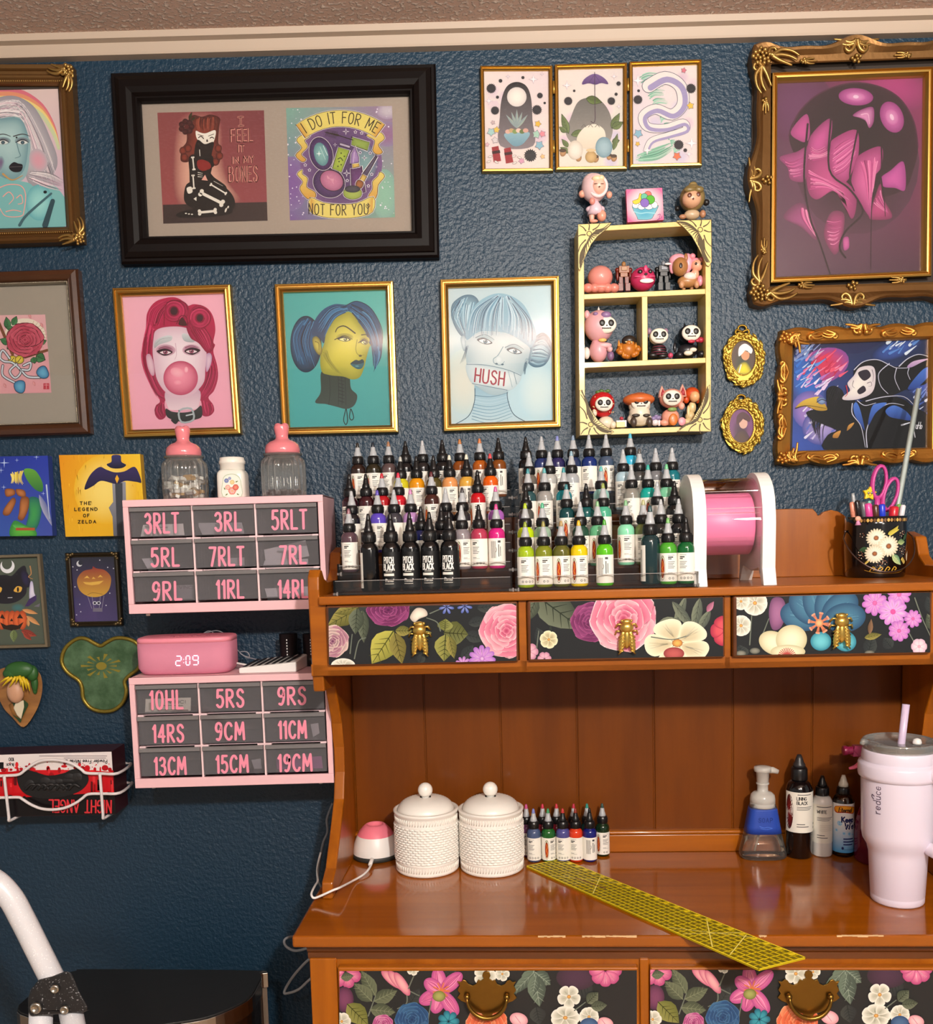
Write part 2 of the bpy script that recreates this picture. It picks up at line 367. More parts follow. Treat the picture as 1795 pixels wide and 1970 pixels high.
 def text(s, st, x, y, h, c, w=None, sx=1.0, gap=.16, slant=0, warp=None, ang=0, mid=False):   # y is the baseline
  w = w or h * .13; tot = sum(gw(ch) + gap for ch in st) - gap; s.k += 1
  cx = -tot / 2 if mid else 0; ca, sa = math.cos(ang), math.sin(ang)
  for ch in st:
   for p in glyph(ch):
    P = []
    for gx, gy in p:
     X = (cx + gx) * h * sx + slant * gy * h; Y = -gy * h
     if warp: X, Y = warp(X, Y)
     P.append((x + X * ca - Y * sa, y + X * sa + Y * ca))
    sharp = len(P) > 2 and len(P) < 6
    for Pq in ([P[i:i + 2] for i in range(len(P) - 1)] if sharp else [P]): s.k += .15; s.line(Pq, c, w, smooth=False, up=False)
   cx += gw(ch) + gap
  s.k += .5
  return s
 def star(s, x, y, r, c, n=5, inner=.45, rot=-90, edge=None, ew=1):
  P = [(x + (r if i % 2 == 0 else r * inner) * math.cos(math.radians(rot) + PI * i / n), y + (r if i % 2 == 0 else r * inner) * math.sin(math.radians(rot) + PI * i / n)) for i in range(2 * n)]
  s.poly(P, c, False)
  if edge: s.line(P, edge, ew, smooth=False, closed=True)
  return s
 def leaf(s, x0, y0, x1, y1, wd, c1, c2, vein=None, edge=None, bend=0):
  dx, dy = x1 - x0, y1 - y0; L = math.hypot(dx, dy) or 1; nx, ny = -dy / L, dx / L
  f = lambda t, o: (x0 + dx * t + nx * (o + bend * math.sin(PI * t)), y0 + dy * t + ny * (o + bend * math.sin(PI * t)))
  T = [0,.12,.3,.5,.7,.88,1]; Wd = [0,.55,.95,1,.72,.3,0]
  L1 = [f(t, wd / 2 * k) for t, k in zip(T, Wd)]; R1 = [f(t, -wd / 2 * k) for t, k in zip(T, Wd)]
  mid_ = [f(t, 0) for t in T]; V = L1 + mid_ + R1; N = len(T)
  cols = [lc(c1)] * N + [mixc(c1, c2,.5)] * N + [lc(c2)] * N; F = []
  for i in range(N - 1): F += [(i, i + 1, N + i + 1, N + i),(N + i, N + i + 1,2 * N + i + 1,2 * N + i)]
  s.emit(V, F, cols)
  if vein:
   s.line([f(0,0), f(.5,0), f(.95,0)], vein, wd * .05, wd * .02)
   for t in (.22,.38,.54,.7):
    k = wd * .36 * (1 - abs(t - .45))
    s.line([f(t, 0), f(t + .16, k)], vein, wd * .035, wd * .01, up=False); s.line([f(t, 0), f(t + .16,-k)], vein, wd * .035, wd * .01, up=False)
  if edge: s.line(L1 + R1[::-1], edge, max(wd * .06,1), smooth=False)
  return s
 def petals(s, x, y, r, n, c1, c2, wd=.5, rot=0, inner=.1, squash=1.0, edge=None, core=None, core_r=.18, lines=None):
  for i in range(n):
   a = rot + 2 * PI * i / n; ca, sa = math.cos(a), math.sin(a); P = []
   for t, k in ((inner, .1),(.45,.8),(.75,1),(.95,.62),(1,0),(.95,-.62),(.75,-1),(.45,-.8),(inner, -.1)):
    X = r * t; Y = r * wd * k * .5; P.append((x + X * ca - Y * sa, y + (X * sa + Y * ca) * squash))
   s.grad(P, c1, c2,(x + r * .25 * ca, y + r * .25 * sa * squash), rings=2, n=3)
   if edge: s.line(P, edge, max(r * .03,.6), closed=True, n=3, up=False)
   if lines:
    for k in (-.25,0,.25):
     s.line([(x + r * .3 * ca, y + r * .3 * sa * squash),(x + r * .85 * math.cos(a + k * wd * .6), y + r * .85 * math.sin(a + k * wd * .6) * squash)], lines, r * .03, r * .01, up=False)
   s.k -= .6
  s.k += 1
  if core: s.ell(x, y, r * core_r, r * core_r * squash, core[0], core[1])
  return s
 def rose(s, x, y, r, cols, squash=1.0, rot=0):           # cols from outside to inside (dark, mid, light)
  random.seed(int(x * 7 + y * 3))
  for ring, (rr, n) in enumerate(((1,7),(.8,6),(.6,5),(.42,5),(.26,4))):
   for i in range(n):
    a = rot + ring * .55 + 2 * PI * i / n + random.uniform(-.15,.15); ca, sa = math.cos(a), math.sin(a); R = r * rr
    P = []
    for t, k in ((.15,0),(.55,.62),(.92,.5),(1.0,.05),(.93,-.45),(.55,-.62)):
     X = R * t; Y = R * k * 1.05; P.append((x + X * ca - Y * sa, y + (X * sa + Y * ca) * squash))
    s.grad(P, cols[0], cols[2] if (i + ring) % 2 else cols[1],(x + R * .35 * ca, y + R * .35 * sa * squash), rings=3, n=3)
    s.line(P[1:5], cols[3] if len(cols) > 3 else cols[2], r * .035, r * .02, n=3, up=False)
  s.grad([(x + r * .14 * math.cos(a * PI / 3), y + r * .14 * math.sin(a * PI / 3) * squash) for a in range(6)], cols[0], cols[1]); return s
 def build(s, name, M, parent=None):
  me = bpy.data.meshes.new(name)
  if parent: inv = wm(parent).inverted()
  else:
   n = len(s.v); origin = sum(s.v, Vector()) / n; inv = Matrix.Translation(-origin)
  me.from_pydata([inv @ p for p in s.v],[], s.f)
  ca = me.color_attributes.new('Col','FLOAT_COLOR','CORNER')
  flat = []
  for c in s.c:
   for q in c: flat += list(q)
  ca.data.foreach_set('color', flat)
  me.materials.append(M); o = bpy.data.objects.new(name, me); C.objects.link(o)
  if parent: o.parent = parent
  else: o.location = origin
  return o
def wallmap(Y): return lambda x, y, o: at(x, y, Y - o)
def hutchmap(d): return lambda x, y, o: hp(x, y, d - o)

# ================================================================ the room
WALLM = mat('#163246',.42, bump=(120,.6,.005,3), name='navy_wall_paint', spec=.5)
ZT = at(900,85,1.975).z; ZC = at(900,41,1.955).z
tag(B().box(-2.4,2.4, W, W + .1,0, ZC).build('wall_back', WALLM), kind='structure')
def ceil_mat():
 M = bpy.data.materials.new('textured_ceiling_paint'); M.use_nodes = True; n = M.node_tree; b = n.nodes['Principled BSDF']
 b.inputs['Base Color'].default_value = lin('#c9a798'); b.inputs['Roughness'].default_value = .75
 tc = n.nodes.new('ShaderNodeTexCoord'); t = n.nodes.new('ShaderNodeTexNoise'); t.inputs['Scale'].default_value = 105; t.inputs['Detail'].default_value = 3
 r = n.nodes.new('ShaderNodeValToRGB'); r.color_ramp.elements[0].position = .5; r.color_ramp.elements[1].position = .66
 bp = n.nodes.new('ShaderNodeBump'); bp.inputs['Strength'].default_value = .7; bp.inputs['Distance'].default_value = .01
 mx = n.nodes.new('ShaderNodeValToRGB'); mx.color_ramp.elements[0].color = lin('#c8a898'); mx.color_ramp.elements[1].color = lin('#f8e6d8'); mx.color_ramp.elements[0].position = .5; mx.color_ramp.elements[1].position = .72
 n.links.new(tc.outputs['Object'], t.inputs['Vector']); n.links.new(t.outputs['Fac'], r.inputs['Fac']); n.links.new(r.outputs['Color'], bp.inputs['Height'])
 n.links.new(t.outputs['Fac'], mx.inputs['Fac']); n.links.new(mx.outputs['Color'], b.inputs['Base Color']); n.links.new(bp.outputs['Normal'], b.inputs['Normal']); return M
tag(B().box(-2.4,2.4,-1.7, W + .1, ZC, ZC + .1).build('ceiling', ceil_mat()), kind='structure')
tag(B().box(-2.4,2.4,-1.7, W + .1,-.1,0).build('floor', mat('#a08a70',.5, vary=('#b8a084',(2,20,2),.3,.7), name='floor_boards')), kind='structure')
t = B(); P = [(W, ZT),(W - .022, ZT),(W - .024, ZT + .004),(W - .03, ZC - .014),(W - .044, ZC - .012),(W - .046, ZC),(W, ZC)]
t.prism(P, lambda u, v, x: Vector((x, u, v)),-2.4,2.4)
tag(t.build('trim_1', mat('#b8a492',.5, bump=(6,.2,.004), name='cream_trim_paint')), kind='structure')
# ================================================================ dresser and hutch
WH = mat('#a65c0a',.32, coat=.22, spec=.35, vary=('#864404',(2.2,26,26),.35,.75), bump=(40,.08,.002), name='honey_wood_across')
WV = mat('#a65c0a',.32, coat=.22, spec=.35, vary=('#864404',(26,26,2.2),.35,.75), bump=(40,.08,.002), name='honey_wood_upright')
WTOP = mat('#a0560a',.12, coat=.3, vary=('#884606',(1.6,22,20),.3,.75), name='polished_wood_top')
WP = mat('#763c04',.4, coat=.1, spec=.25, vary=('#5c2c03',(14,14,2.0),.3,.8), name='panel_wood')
WD = mat('#683612',.3, coat=.35, vary=('#4c260a',(2,24,24),.3,.8), name='dark_wood_edge')
dF, dB = .155,.42
dresser = thing('dresser','honey-brown wooden dresser with polished top and floral-papered drawer fronts','dresser',(O_H.x, O_H.y, 0),-PHI)
XR = hl(1795,1803,0).x + .22
b = B().box(0, XR, 0, dB + .03, ZD - .02, ZD); b.build('top', WTOP, dresser, xf=HM, bevel=.004)
# worn chips along the front edge
b = B(); random.seed(3)
for px0, px1 in ((1035,1088),(1120,1165),(1166,1225),(1460,1475),(1610,1700)):
 a, c = hl(px0,1803,0).x, hl(px1,1803,0).x; n = 9
 for i in range(n):
  x = a + (c - a) * i / n; b.box(x, x + (c - a) / n, -.0004,.0012 + random.random() * .002, ZD - .001 - random.random() * .0015, ZD + .0003)
b.build('worn_edge', mat('#d8b483',.7, name='bare_wood'), dresser, xf=HM)
xl = hl(592,1850,.012).x
b = B(); P = [(-.0, ZD - .02),(.004, ZD - .026),(.010, ZD - .030),(.0115, ZD - .036),(.016, ZD - .041),(.016, ZD - .052),(.05, ZD - .052),(.05, ZD - .02)]
P = [(.012 + u, v) for u, v in P]
b.prism(P, lambda u, v, x: Vector((x, u, v)), xl - .003, XR - .025); b.build('moulding', WD, dresser, xf=HM)
b = B().box(xl, XR - .03,.03, dB, .08, ZD - .05)
b.box(xl, hl(650,1900,.028).x, .024,.06,0, ZD - .05); b.box(XR - .09, XR - .03,.024,.06,0, ZD - .05)
b.box(xl, xl + .05, dB - .05, dB, 0,.1); b.box(XR - .08, XR - .03, dB - .05, dB, 0,.1)
dv = (hl(1231,1900,.026).x, hl(1249,1900,.026).x); b.box(dv[0], dv[1],.024,.05,.08, ZD - .05)
b.build('carcass', WV, dresser, xf=HM, bevel=.002)
zt = hl(940,1861,.016).z; DRAW = []
for k, (x0, x1) in enumerate(((651,1229),(1251,1840))):
 d = B().box(hl(x0,1900,.016).x, hl(x1,1900,.016).x, .016,.032, zt - .19, zt); f = d.build('drawer', WH, dresser, xf=HM, bevel=.003); DRAW.append(f)
# hutch standing on the dresser
O2 = hw(0,.2, ZD)
hutch = thing('hutch','honey-brown wooden hutch with three floral drawers and open niche, standing on dresser','hutch', O2,-PHI)
x0 = hl(619,1731,.16).x; xe = hl(1740,1107,.415).x            # outer left face, inner right face
zs1 = hl(1200,1134, dF - .012).z; zs0 = hl(1200,1151, dF - .012).z  # shelf
zr0 = hl(1200,1290, dF).z; zd1 = hl(1200,1152, dF - .012).z; zd0 = hl(1200,1269, dF - .012).z
xi = x0 + .021
sp = [(.16, ZD + .0005),(.165, ZD + .03),(.2, ZD + .045),(.205, ZD + .05),(.25, ZD + .095),(.3, ZD + .15),(.32, ZD + .2),(.322, ZD + .25),(.31, ZD + .3),(.285, ZD + .345),(.262, zr0 - .035),(dF + .012, zr0 - .03),(dF + .006, zr0 + .001)]
up = [(dF - .001, zs1 + .012),(dF + .002, zs1 + .035),(dF + .016, zs1 + .048),(dF + .034, zs1 + .045),(dF + .05, zs1 + .03),(dF + .08, zs1 + .022),(dB - .1, zs1 + .022),(dB - .07, zs1 + .04),(dB - .055, zs1 + .075),(dB, zs1 + .085)]
prof = sp + up + [(dB, ZD + .0005)]
for s, (a, c) in enumerate(((x0, xi),(xe, xe + .021))):
 B().prism(prof, lambda u, v, x: Vector((x, u, v)), a, c).build('side_panel', WV, hutch, xf=HM, bevel=.003)
B().box(xi, xe, dF - .012, dB, zs0, zs1).build('shelf', WH, hutch, xf=HM, bevel=.003)
b = B().box(xi, xe, dF, dB, zr0, zr0 + .012)                       # box that holds the drawers
XD = [(hl(a, 1220, dF - .012).x, hl(c, 1220, dF - .012).x) for a, c in ((628,997),(1015,1395),(1410,1793))]
b.box(x0 + .0, xe + .02, dF, dF + .02, zr0, zd0 + .001); b.box(x0 + .002, XD[0][0] - .001, dF, dF + .02, zr0, zs0)
b.box(XD[0][1] + .001, XD[1][0] - .001, dF, dF + .02, zr0, zs0); b.box(XD[1][1] + .001, XD[2][0] - .001, dF, dF + .02, zr0, zs0); b.box(XD[2][1] + .001, xe + .02, dF, dF + .02, zr0, zs0)
b.box(xi, xe, dF + .01, dF + .02, zd0, zs0)
b.build('face_frame', WH, hutch, xf=HM, bevel=.0015)
HD = []
for a, c in XD: HD.append(B().box(a, c, dF - .012, dF + .008, zd0, zd1).build('drawer', WD, hutch, xf=HM, bevel=.004))
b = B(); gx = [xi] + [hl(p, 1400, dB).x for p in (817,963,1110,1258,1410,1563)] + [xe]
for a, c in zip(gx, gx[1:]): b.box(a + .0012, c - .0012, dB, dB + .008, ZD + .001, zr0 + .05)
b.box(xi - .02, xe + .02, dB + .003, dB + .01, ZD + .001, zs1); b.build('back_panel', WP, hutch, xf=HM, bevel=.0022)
b = B().box(xi, xe, dB - .014, dB, ZD + .0005, ZD + .036); b.tube([(xi, dB - .012, ZD + .041),(xe, dB - .012, ZD + .041)],.0048,10); b.box(xi, xe, dB - .012, dB, ZD + .036, ZD + .045)
b.build('rail', WH, hutch, xf=HM, bevel=.001)
zg = hl(1550,979, dB).z; g = lambda px, py: (lambda q: (q.x, q.z))(hl(px, py, dB))
L = [(xi, zs1),(xi, zg - .03),(xi + .06, zg - .012),(xi + .09, zg)] + [g(1520,979), g(1563,979), g(1570,986), g(1573,992), g(1578,991), g(1584,985), g(1598,981), g(1612,984), g(1622,990), g(1630,998), g(1640,1006), g(1690,1010)] + [(xe, zs1 + .082),(xe, zs1)]
B().prism(L, lambda u, v, d: Vector((u, d, v)), dB - .002, dB + .012).build('gallery_board', WV, hutch, xf=HM, bevel=.002)
# ---- brass beetle knobs
BRASS = mat('#d8b45c',.3, metal=.9, name='polished_brass')
OLDB = mat('#8c6a30',.34, metal=1, name='aged_brass')
def beetle(px, py, par, d):
 p = hl(px, py, d); b = B(); S = .0195
 E = lambda x, y, z: (p.x + x * S, p.y - y * S, p.z + z * S)
 b.ell(E(0,.3,1.02),(.5 * S, .3 * S, .26 * S)); b.ell(E(-.42,.34,1.1),.13 * S, 8,6); b.ell(E(.42,.34,1.1),.13 * S, 8,6)
 b.ell(E(0,.4,.5),(.62 * S, .4 * S, .5 * S)); b.ell(E(0,.3,-.4),(.36 * S, .34 * S, 1.0 * S))
 for s in (-1,1):
  b.add(*ico((0,0,0),(.3 * S, .14 * S, 1.08 * S),12,8),0, True, Matrix.Translation(E(s * .42,.42,-.72)) @ Matrix.Rotation(-s * .16,4,'Y'))
  for k in range(6): z = -.05 - k * .3; b.tube([E(s * (.14 + .03 * k),.5, z), E(s * (.44 + .02 * k),.6 - .02 * k, z - .12), E(s * .74,.36, z - .34)],.07 * S, 6)
  b.tube([E(s * .3,.25,.75), E(s * .78,.3,.8), E(s * .95,.1,.5)],.1 * S, 6); b.tube([E(s * .5,.25,.15), E(s * .9,.25,.2), E(s * 1.0,.05,-.15)],.09 * S, 6)
 b.tube([E(0,-.2,0), E(0,.3,0)],.2 * S, 8)
 b.build('beetle_knob', BRASS, par, xf=HM)
for (px, py), f in zip(((808,1222),(1205,1217),(1617,1206)), HD): beetle(px, py, f, dF - .0145)
# ---- brass bail handles on the dresser drawers
def bail(px, py, par):
 p = hl(px, py, .0108); s = .0505; b = B()
 half = [(0,1.0),(.1,.96),(.14,.84),(.09,.74),(.2,.66),(.28,.7),(.36,.55),(.48,.5),(.6,.55),(.68,.66),(.78,.7),(.86,.62),(.98,.64),(.9,.5),(.98,.34),(.9,.22),(1.0,.08),(.86,-.04),(.7,-.1),(.6,-.3),(.4,-.42),(.2,-.46),(.1,-.6),(0,-.66)]
 P = half + [(-a, c) for a, c in half[-2:0:-1]]
 b.prism(P, lambda u, v, d: Vector((p.x + u * s, p.y + d, p.z + v * s)),.003,0); pl = b.build('back_plate', OLDB, par, xf=HM, bevel=.0006)
 h = B(); R = .033
 for sx in (-1,1): h.ell((p.x + sx * .0335, p.y - .005, p.z + .008),.0055,10,8)
 h.tube([(p.x + .0335 * math.cos(a), p.y - .009 - .003 * abs(math.sin(a)), p.z + .008 + .034 * math.sin(a)) for a in [PI + PI * k / 16 for k in range(17)]],[.0022 + .0018 * math.sin(PI * k / 16) for k in range(17)],8)
 h.build('bail', OLDB, pl, xf=HM)
for (px, py), f in zip(((937,1924),(1556,1924)), DRAW): bail(px, py, f)

# ================================================================ ink bottles and their clear racks
SC.cycles.transparent_max_bounces = 32
SC.cycles.max_bounces = 10
ACR = clear('#fdfcfb',.05,.02,'clear_acrylic'); ACE = clear('#ffffff',.2,.05,'acrylic_edge',.28,'#f0e8e4')
TIER = [(dF + .018 + .0425 * k, zs1 + .006 + .034 * k) for k in range(6)]
def rack(pxa, pxb, label):
 xa, xb = hl(pxa, 1140, dF).x, hl(pxb, 1140, dF).x
 r = thing('tiered_display_rack', label, 'display rack', hw((xa + xb) / 2,.28, zs1),-PHI, 'clear tiered racks on the hutch shelf')
 for k, (d, z) in enumerate(TIER):
  b = B().box(xa + .003, xb - .003, d - .019, d + .0225, z - .0045, z - .0015); b.build('tier', ACR, r, xf=HM)
  b = B().box(xa + .003, xb - .003, d - .0225, d - .0195, zs1 + .0015 if k == 0 else TIER[k - 1][1], z + .012 if k else z + .02); f = b.build('front_lip', ACR, r, xf=HM)
  e = B().box(xa + .003, xb - .003, d - .0226, d - .0194,(z + .012 if k else z + .02),(z + .013 if k else z + .021)); e.build('polished_edge', ACE, f, xf=HM)
 for x in (xa, xb - .003):
  P = [(TIER[0][0] - .024, zs1 + .001)]
  for k, (d, z) in enumerate(TIER): P += [(d - .024, z + .016 + .006 * (k == 0)),(d + .0185, z + .016 + .006 * (k == 0))]
  P += [(dB - .012, zs1 + .001)]
  B().prism(P, lambda u, v, q: Vector((q, u, v)), x, x + .003).build('side_panel', ACR, r, xf=HM)
 for x in (xa - .002, xb - .006):
  for d, z in TIER:
   s = B().lathe([(.0026,0),(.0026,.006),(.004,.006),(.004,.0085)],10, xf=Matrix.Translation((x, d - .017, z - .003)) @ Matrix.Rotation(PI / 2,4,'Y'))
   s.build('screw', ACE, r, xf=HM)
 return r
rack(643,986,'clear tiered acrylic rack of warm and black inks beside the pink drawers')
rack(992,1343,'clear tiered acrylic rack of blue and green inks beside the pink film dispenser')
# ---- one bottle of each size
BLK = mat('#131214',.32, name='black_cap_plastic'); NOZ = mat('#c9ccd0',.3, trans=.25, name='frosted_nozzle')
def ink(c): return mat(c, .16, coat=.4, name='ink_bottle_plastic')
def label_art(kind, r, z0, z1):
 H = z1 - z0
 mp = lambda x, y, o: Vector(((r + .0002 + o) * math.sin(x / r),-(r + .0002 + o) * math.cos(x / r), z1 - y))
 a = Art(mp, eps=2.2e-5); a.nx = 10; half = r * 2.5 if kind != 'side' else r * .8
 wh = '#f3efe6'; bg = '#101012' if kind == 'pitch' else wh
 N = 80
 x0_, x1_ = (-half, half)
 if kind == 'side': x0_, x1_ = -r * 1.9,-r * .55
 V = []; F = []
 for i in range(N + 1): x = x0_ + (x1_ - x0_) * i / N; V += [(x, 0),(x, H)]
 for i in range(N): F.append((2 * i, 2 * i + 1,2 * i + 3,2 * i + 2))
 a.emit(V, F, lc(bg)); bar = lambda x, y, w_, h, c='#3a3a3c': a.rect(x, y, x + w_, y + h, c, up=False)
 a.k += 1; R = r
 if kind in ('text','oval','ovalmid'):
  ox = 0 if kind != 'text' else -.4 * R
  xs = -.75 * R if kind == 'text' else (.05 * R if kind == 'oval' else .3 * R)
  bar(xs, H * .07, R * .8, H * .012); bar(xs, H * .125, R * .6, H * .04,'#1c1c1e'); bar(xs, H * .185, R * .4, H * .035,'#1c1c1e')
  for i in range(5): bar(xs, H * (.3 + .055 * i), R * (.85 - .12 * (i % 3)), H * .018)
  bar(xs, H * .68, R * .5, H * .014); bar(xs, H * .72, R * .9, H * .008)
  for i in range(4 if kind == 'text' else 2):
   cx = xs + R * (.18 + .4 * i); a.ell(cx, H * .89, R * .13, R * .13,'#202022', n=10, up=False); a.k += .5; a.ell(cx, H * .89, R * .075, R * .075, wh, n=8, up=False); a.k -= .5
  if kind != 'text':
   cx = -.62 * R if kind == 'oval' else -.25 * R
   a.ell(cx, H * .52, R * .36, H * .44,'#3a2a22', n=20); a.ell(cx, H * .52, R * .33, H * .42,'#f0e6d0', n=20); a.ell(cx, H * .53, R * .25, H * .36,'#c8451f','#7a1c12', n=18)
   a.line([(cx - R * .08, H * .8),(cx + R * .1, H * .66),(cx - R * .08, H * .55),(cx + R * .1, H * .42),(cx - R * .04, H * .28)],'#e8b040', R * .05)
   a.line([(cx - R * .12, H * .12),(cx, H * .2),(cx + R * .1, H * .1)],'#3d6b2a', R * .06)
 elif kind == 'back':
  for i in range(5): bar(-.7 * R + i * R * .13, H * .1, R * .06, H * .62,'#555557')
  bar(.15 * R, H * .08, R * .35, H * .08,'#444446'); bar(.2 * R, H * .22, R * .1, H * .45); bar(.42 * R, H * .3, R * .08, H * .35); a.line([(-.1 * R, H * .5),(.0, H * .42),(-.05 * R, H * .34)],'#303032', R * .05)
 elif kind == 'pitch':
  a.text('PITCH',-.12 * R, H * .31, H * .17,'#f2f0ea', H * .026, sx=.62, gap=.2, mid=True); a.text('BLACK',-.12 * R, H * .51, H * .17,'#f2f0ea', H * .026, sx=.6, gap=.2, mid=True)
  bar(-.5 * R, H * .545, R * .75, H * .015,'#e8e4da'); bar(-.75 * R, H * .6, R * 1.2, H * .07,'#e8e4da'); a.text('Eternal',-.1 * R, H * .83, H * .075,'#f2f0ea', H * .02, sx=.9, gap=.25, slant=.2, mid=True); bar(-.6 * R, H * .88, R * 1.0, H * .02,'#d0ccc2')
 elif kind == 'side':
  for i in range(3): bar(-1.5 * R + .2 * R * i, H * .12, R * .08, H * .75,'#555557')
 return a
def make_bottle(r, h):
 root = thing('ink_bottle','ink bottle','ink bottle')
 hb = h * .62; n0 = r * .62
 B().lathe([(r * .86,0),(r, .003),(r, hb * .86),(r * .97, hb * .91),(r * .84, hb * .965),(n0, hb),(n0, hb + .004)],26).build('body', ink('#ffffff'), root)
 lab = label_art('text', r, h * .045, h * .47).build('label', ART, root)
 c = B(); hc = h * .13; R = r * .75
 prof = []
 c.lathe([(R * .9,0),(R, .001),(R, hc * .8),(R * .93, hc * .86),(R * .93, hc),(r * .56, hc + .001)],26,(0,0, hb + .001))
 for i in range(20):
  a = 2 * PI * i / 20; c.box(-.0006,.0006,-R - .0005,-R + .001,.002, hc * .78, xf=Matrix.Translation((0,0, hb + .001)) @ Matrix.Rotation(a, 4,'Z'))
 c.build('cap', BLK, root)
 z = hb + hc + .001; hn = h - z
 nz = B().lathe([(r * .52,0),(r * .5, hn * .12),(r * .42, hn * .3),(r * .36, hn * .36),(r * .3, hn * .6),(r * .25, hn * .66)],18,(0,0, z)).build('nozzle', NOZ, root)
 B().lathe([(r * .25, hn * .64),(r * .25, hn * .7),(r * .17, hn * .93),(r * .12, hn * 1.0)],14,(0,0, z)).build('tip', NOZ, nz)
 return root
ONE = make_bottle(.0152,.1165); TWO = make_bottle(.0168,.139)
LAB = {}
for kk in ('text','oval','ovalmid','back','pitch','side'):
 for nm, (r, h) in (('1',(.0152,.1165)),('2',(.0168,.139))):
  if kk in ('pitch','side') and nm == '1': continue
  a = label_art(kk, r, h * .045, h * (.47 if nm == '1' else .5)); o = a.build('label', ART); me = o.data.copy(); me.transform(Matrix.Translation(o.location)); bpy.data.objects.remove(o); LAB[kk + nm] = me
used = set()
def bottle(loc, body, noz, tip, lab, label, group, big=False, rz=0, s=1):
 src = TWO if big else ONE
 if src.name in used: o = copy_tree(src)
 else: used.add(src.name); o = src
 o.location = loc; o.rotation_euler = (0,0, rz); o.scale = (s, s, s); tag(o, label, 'ink bottle', group)
 dark = noz == 'k'
 for ch in o.children:
  nm = ch.name.split('.')[0]
  if nm == 'body': setmat(ch, 0, ink(body))
  if nm == 'label': ch.data = LAB[lab + ('2' if big else '1')]
  if nm == 'cap': pass
  if nm == 'nozzle':
   setmat(ch, 0, BLK if dark else NOZ)
   setmat(ch.children[0],0,(BLK if dark else NOZ) if not tip else mat(tip, .3, name='coloured_tip'))
 return o
ORD = ['first','second','third','fourth','fifth','sixth','seventh','eighth','ninth']
ROWS = ['front row','second row up','third row up','fourth row up','fifth row up','top row']
# x in crop pixels, colour word, body, nozzle (c clear / k black), tip colour, tip word, label kind
def put_rack(rows, x0, tips, rackname, grp):
 for k, row in enumerate(rows):
  d, z = TIER[k]; px_prev = -9
  for i, (x, word, body, nz, tip, tw, lab) in enumerate(row):
   big = lab in ('pitch','side','text2'); lab = lab.replace('2','')
   lx = hl(x0 + x / 4.724, tips[k], d).x
   gap = .0345 if big else .0312
   if lx - px_prev < gap: lx = px_prev + gap
   px_prev = lx
   n = ('black' if nz == 'k' else 'clear') + ' nozzle'
   if tip: n = f'{tw}-tipped {n}'
   sz = 'tall ' if big else ''
   bottle(hw(lx, d, z), body, nz, tip, lab, f'{sz}{word} ink bottle, {n}, {ORD[i]} along {ROWS[k]}, {rackname}', grp, big, -PHI + random.uniform(-.3,.3) * (not big) - .1)
L_ = [
 [(415,'black','#0d0c0e','k',0,'','side'),(615,'black','#0d0c0e','k',0,'','pitch'),(785,'black','#0d0c0e','k',0,'','pitch'),(970,'black','#0d0c0e','k',0,'','pitch'),(1150,'black','#0d0c0e','k',0,'','pitch')],
 [(240,'mauve','#574049','c','#8a5a66','mauve','text'),(895,'navy','#1b1f4d','k',0,'','back'),(1080,'black','#141216','k',0,'','text'),(1265,'grey','#8c8489','c',0,'','ovalmid'),(1420,'crimson','#b03a55','k',0,'','text'),(1580,'magenta','#d0217e','c','#d8408c','pink','back')],
 [(265,'black','#17151a','c',0,'','text'),(500,'violet','#5a45b8','c','#5a48b0','purple','oval'),(650,'dark grey','#3a3840','c',0,'','text'),(800,'lilac','#b88ac0','c','#c880b4','pink','back'),(1120,'black','#1a181b','c',0,'','oval'),(1265,'charcoal','#2a2629','c','#3a3438','black','text'),(1575,'orchid','#a860b8','c','#d0609c','pink','back')],
 [(245,'dark plum','#33131d','k',0,'','text'),(395,'maroon','#3b121a','k',0,'','text'),(535,'red','#b01420','c','#c02030','red','text'),(690,'scarlet','#c81428','c','#d82c48','red','text'),(990,'brown','#42201a','c','#5c2028','maroon','oval'),(1410,'red','#c0101c','k',0,'','oval')],
 [(710,'yellow-green','#c8c020','k','#b8b8b0','silver','text'),(850,'amber','#e0920c','k',0,'','oval'),(1010,'olive','#4c421a','k',0,'','text'),(1150,'peach','#dc9458','k','#e0dcc8','white','oval'),(1310,'gold','#d8a440','k','#e0dcc8','white','back'),(1525,'orange','#e05c08','k','#d03c40','red','text')],
 [(320,'dark brown','#2c1a14','c','#2a2420','black','oval'),(460,'olive-black','#2a2416','c','#1c2430','black','oval'),(600,'taupe','#5a4848','c','#a07050','tan','text'),(755,'black','#141114','k',0,'','text'),(910,'charcoal','#201c1e','c',0,'','text'),(1090,'black','#171416','k',0,'','text'),(1250,'brown','#8a4614','c','#b8743c','copper','text'),(1430,'orange-brown','#a85412','c','#c87848','copper','back'),(1600,'brown','#7c4214','k',0,'','back')]]
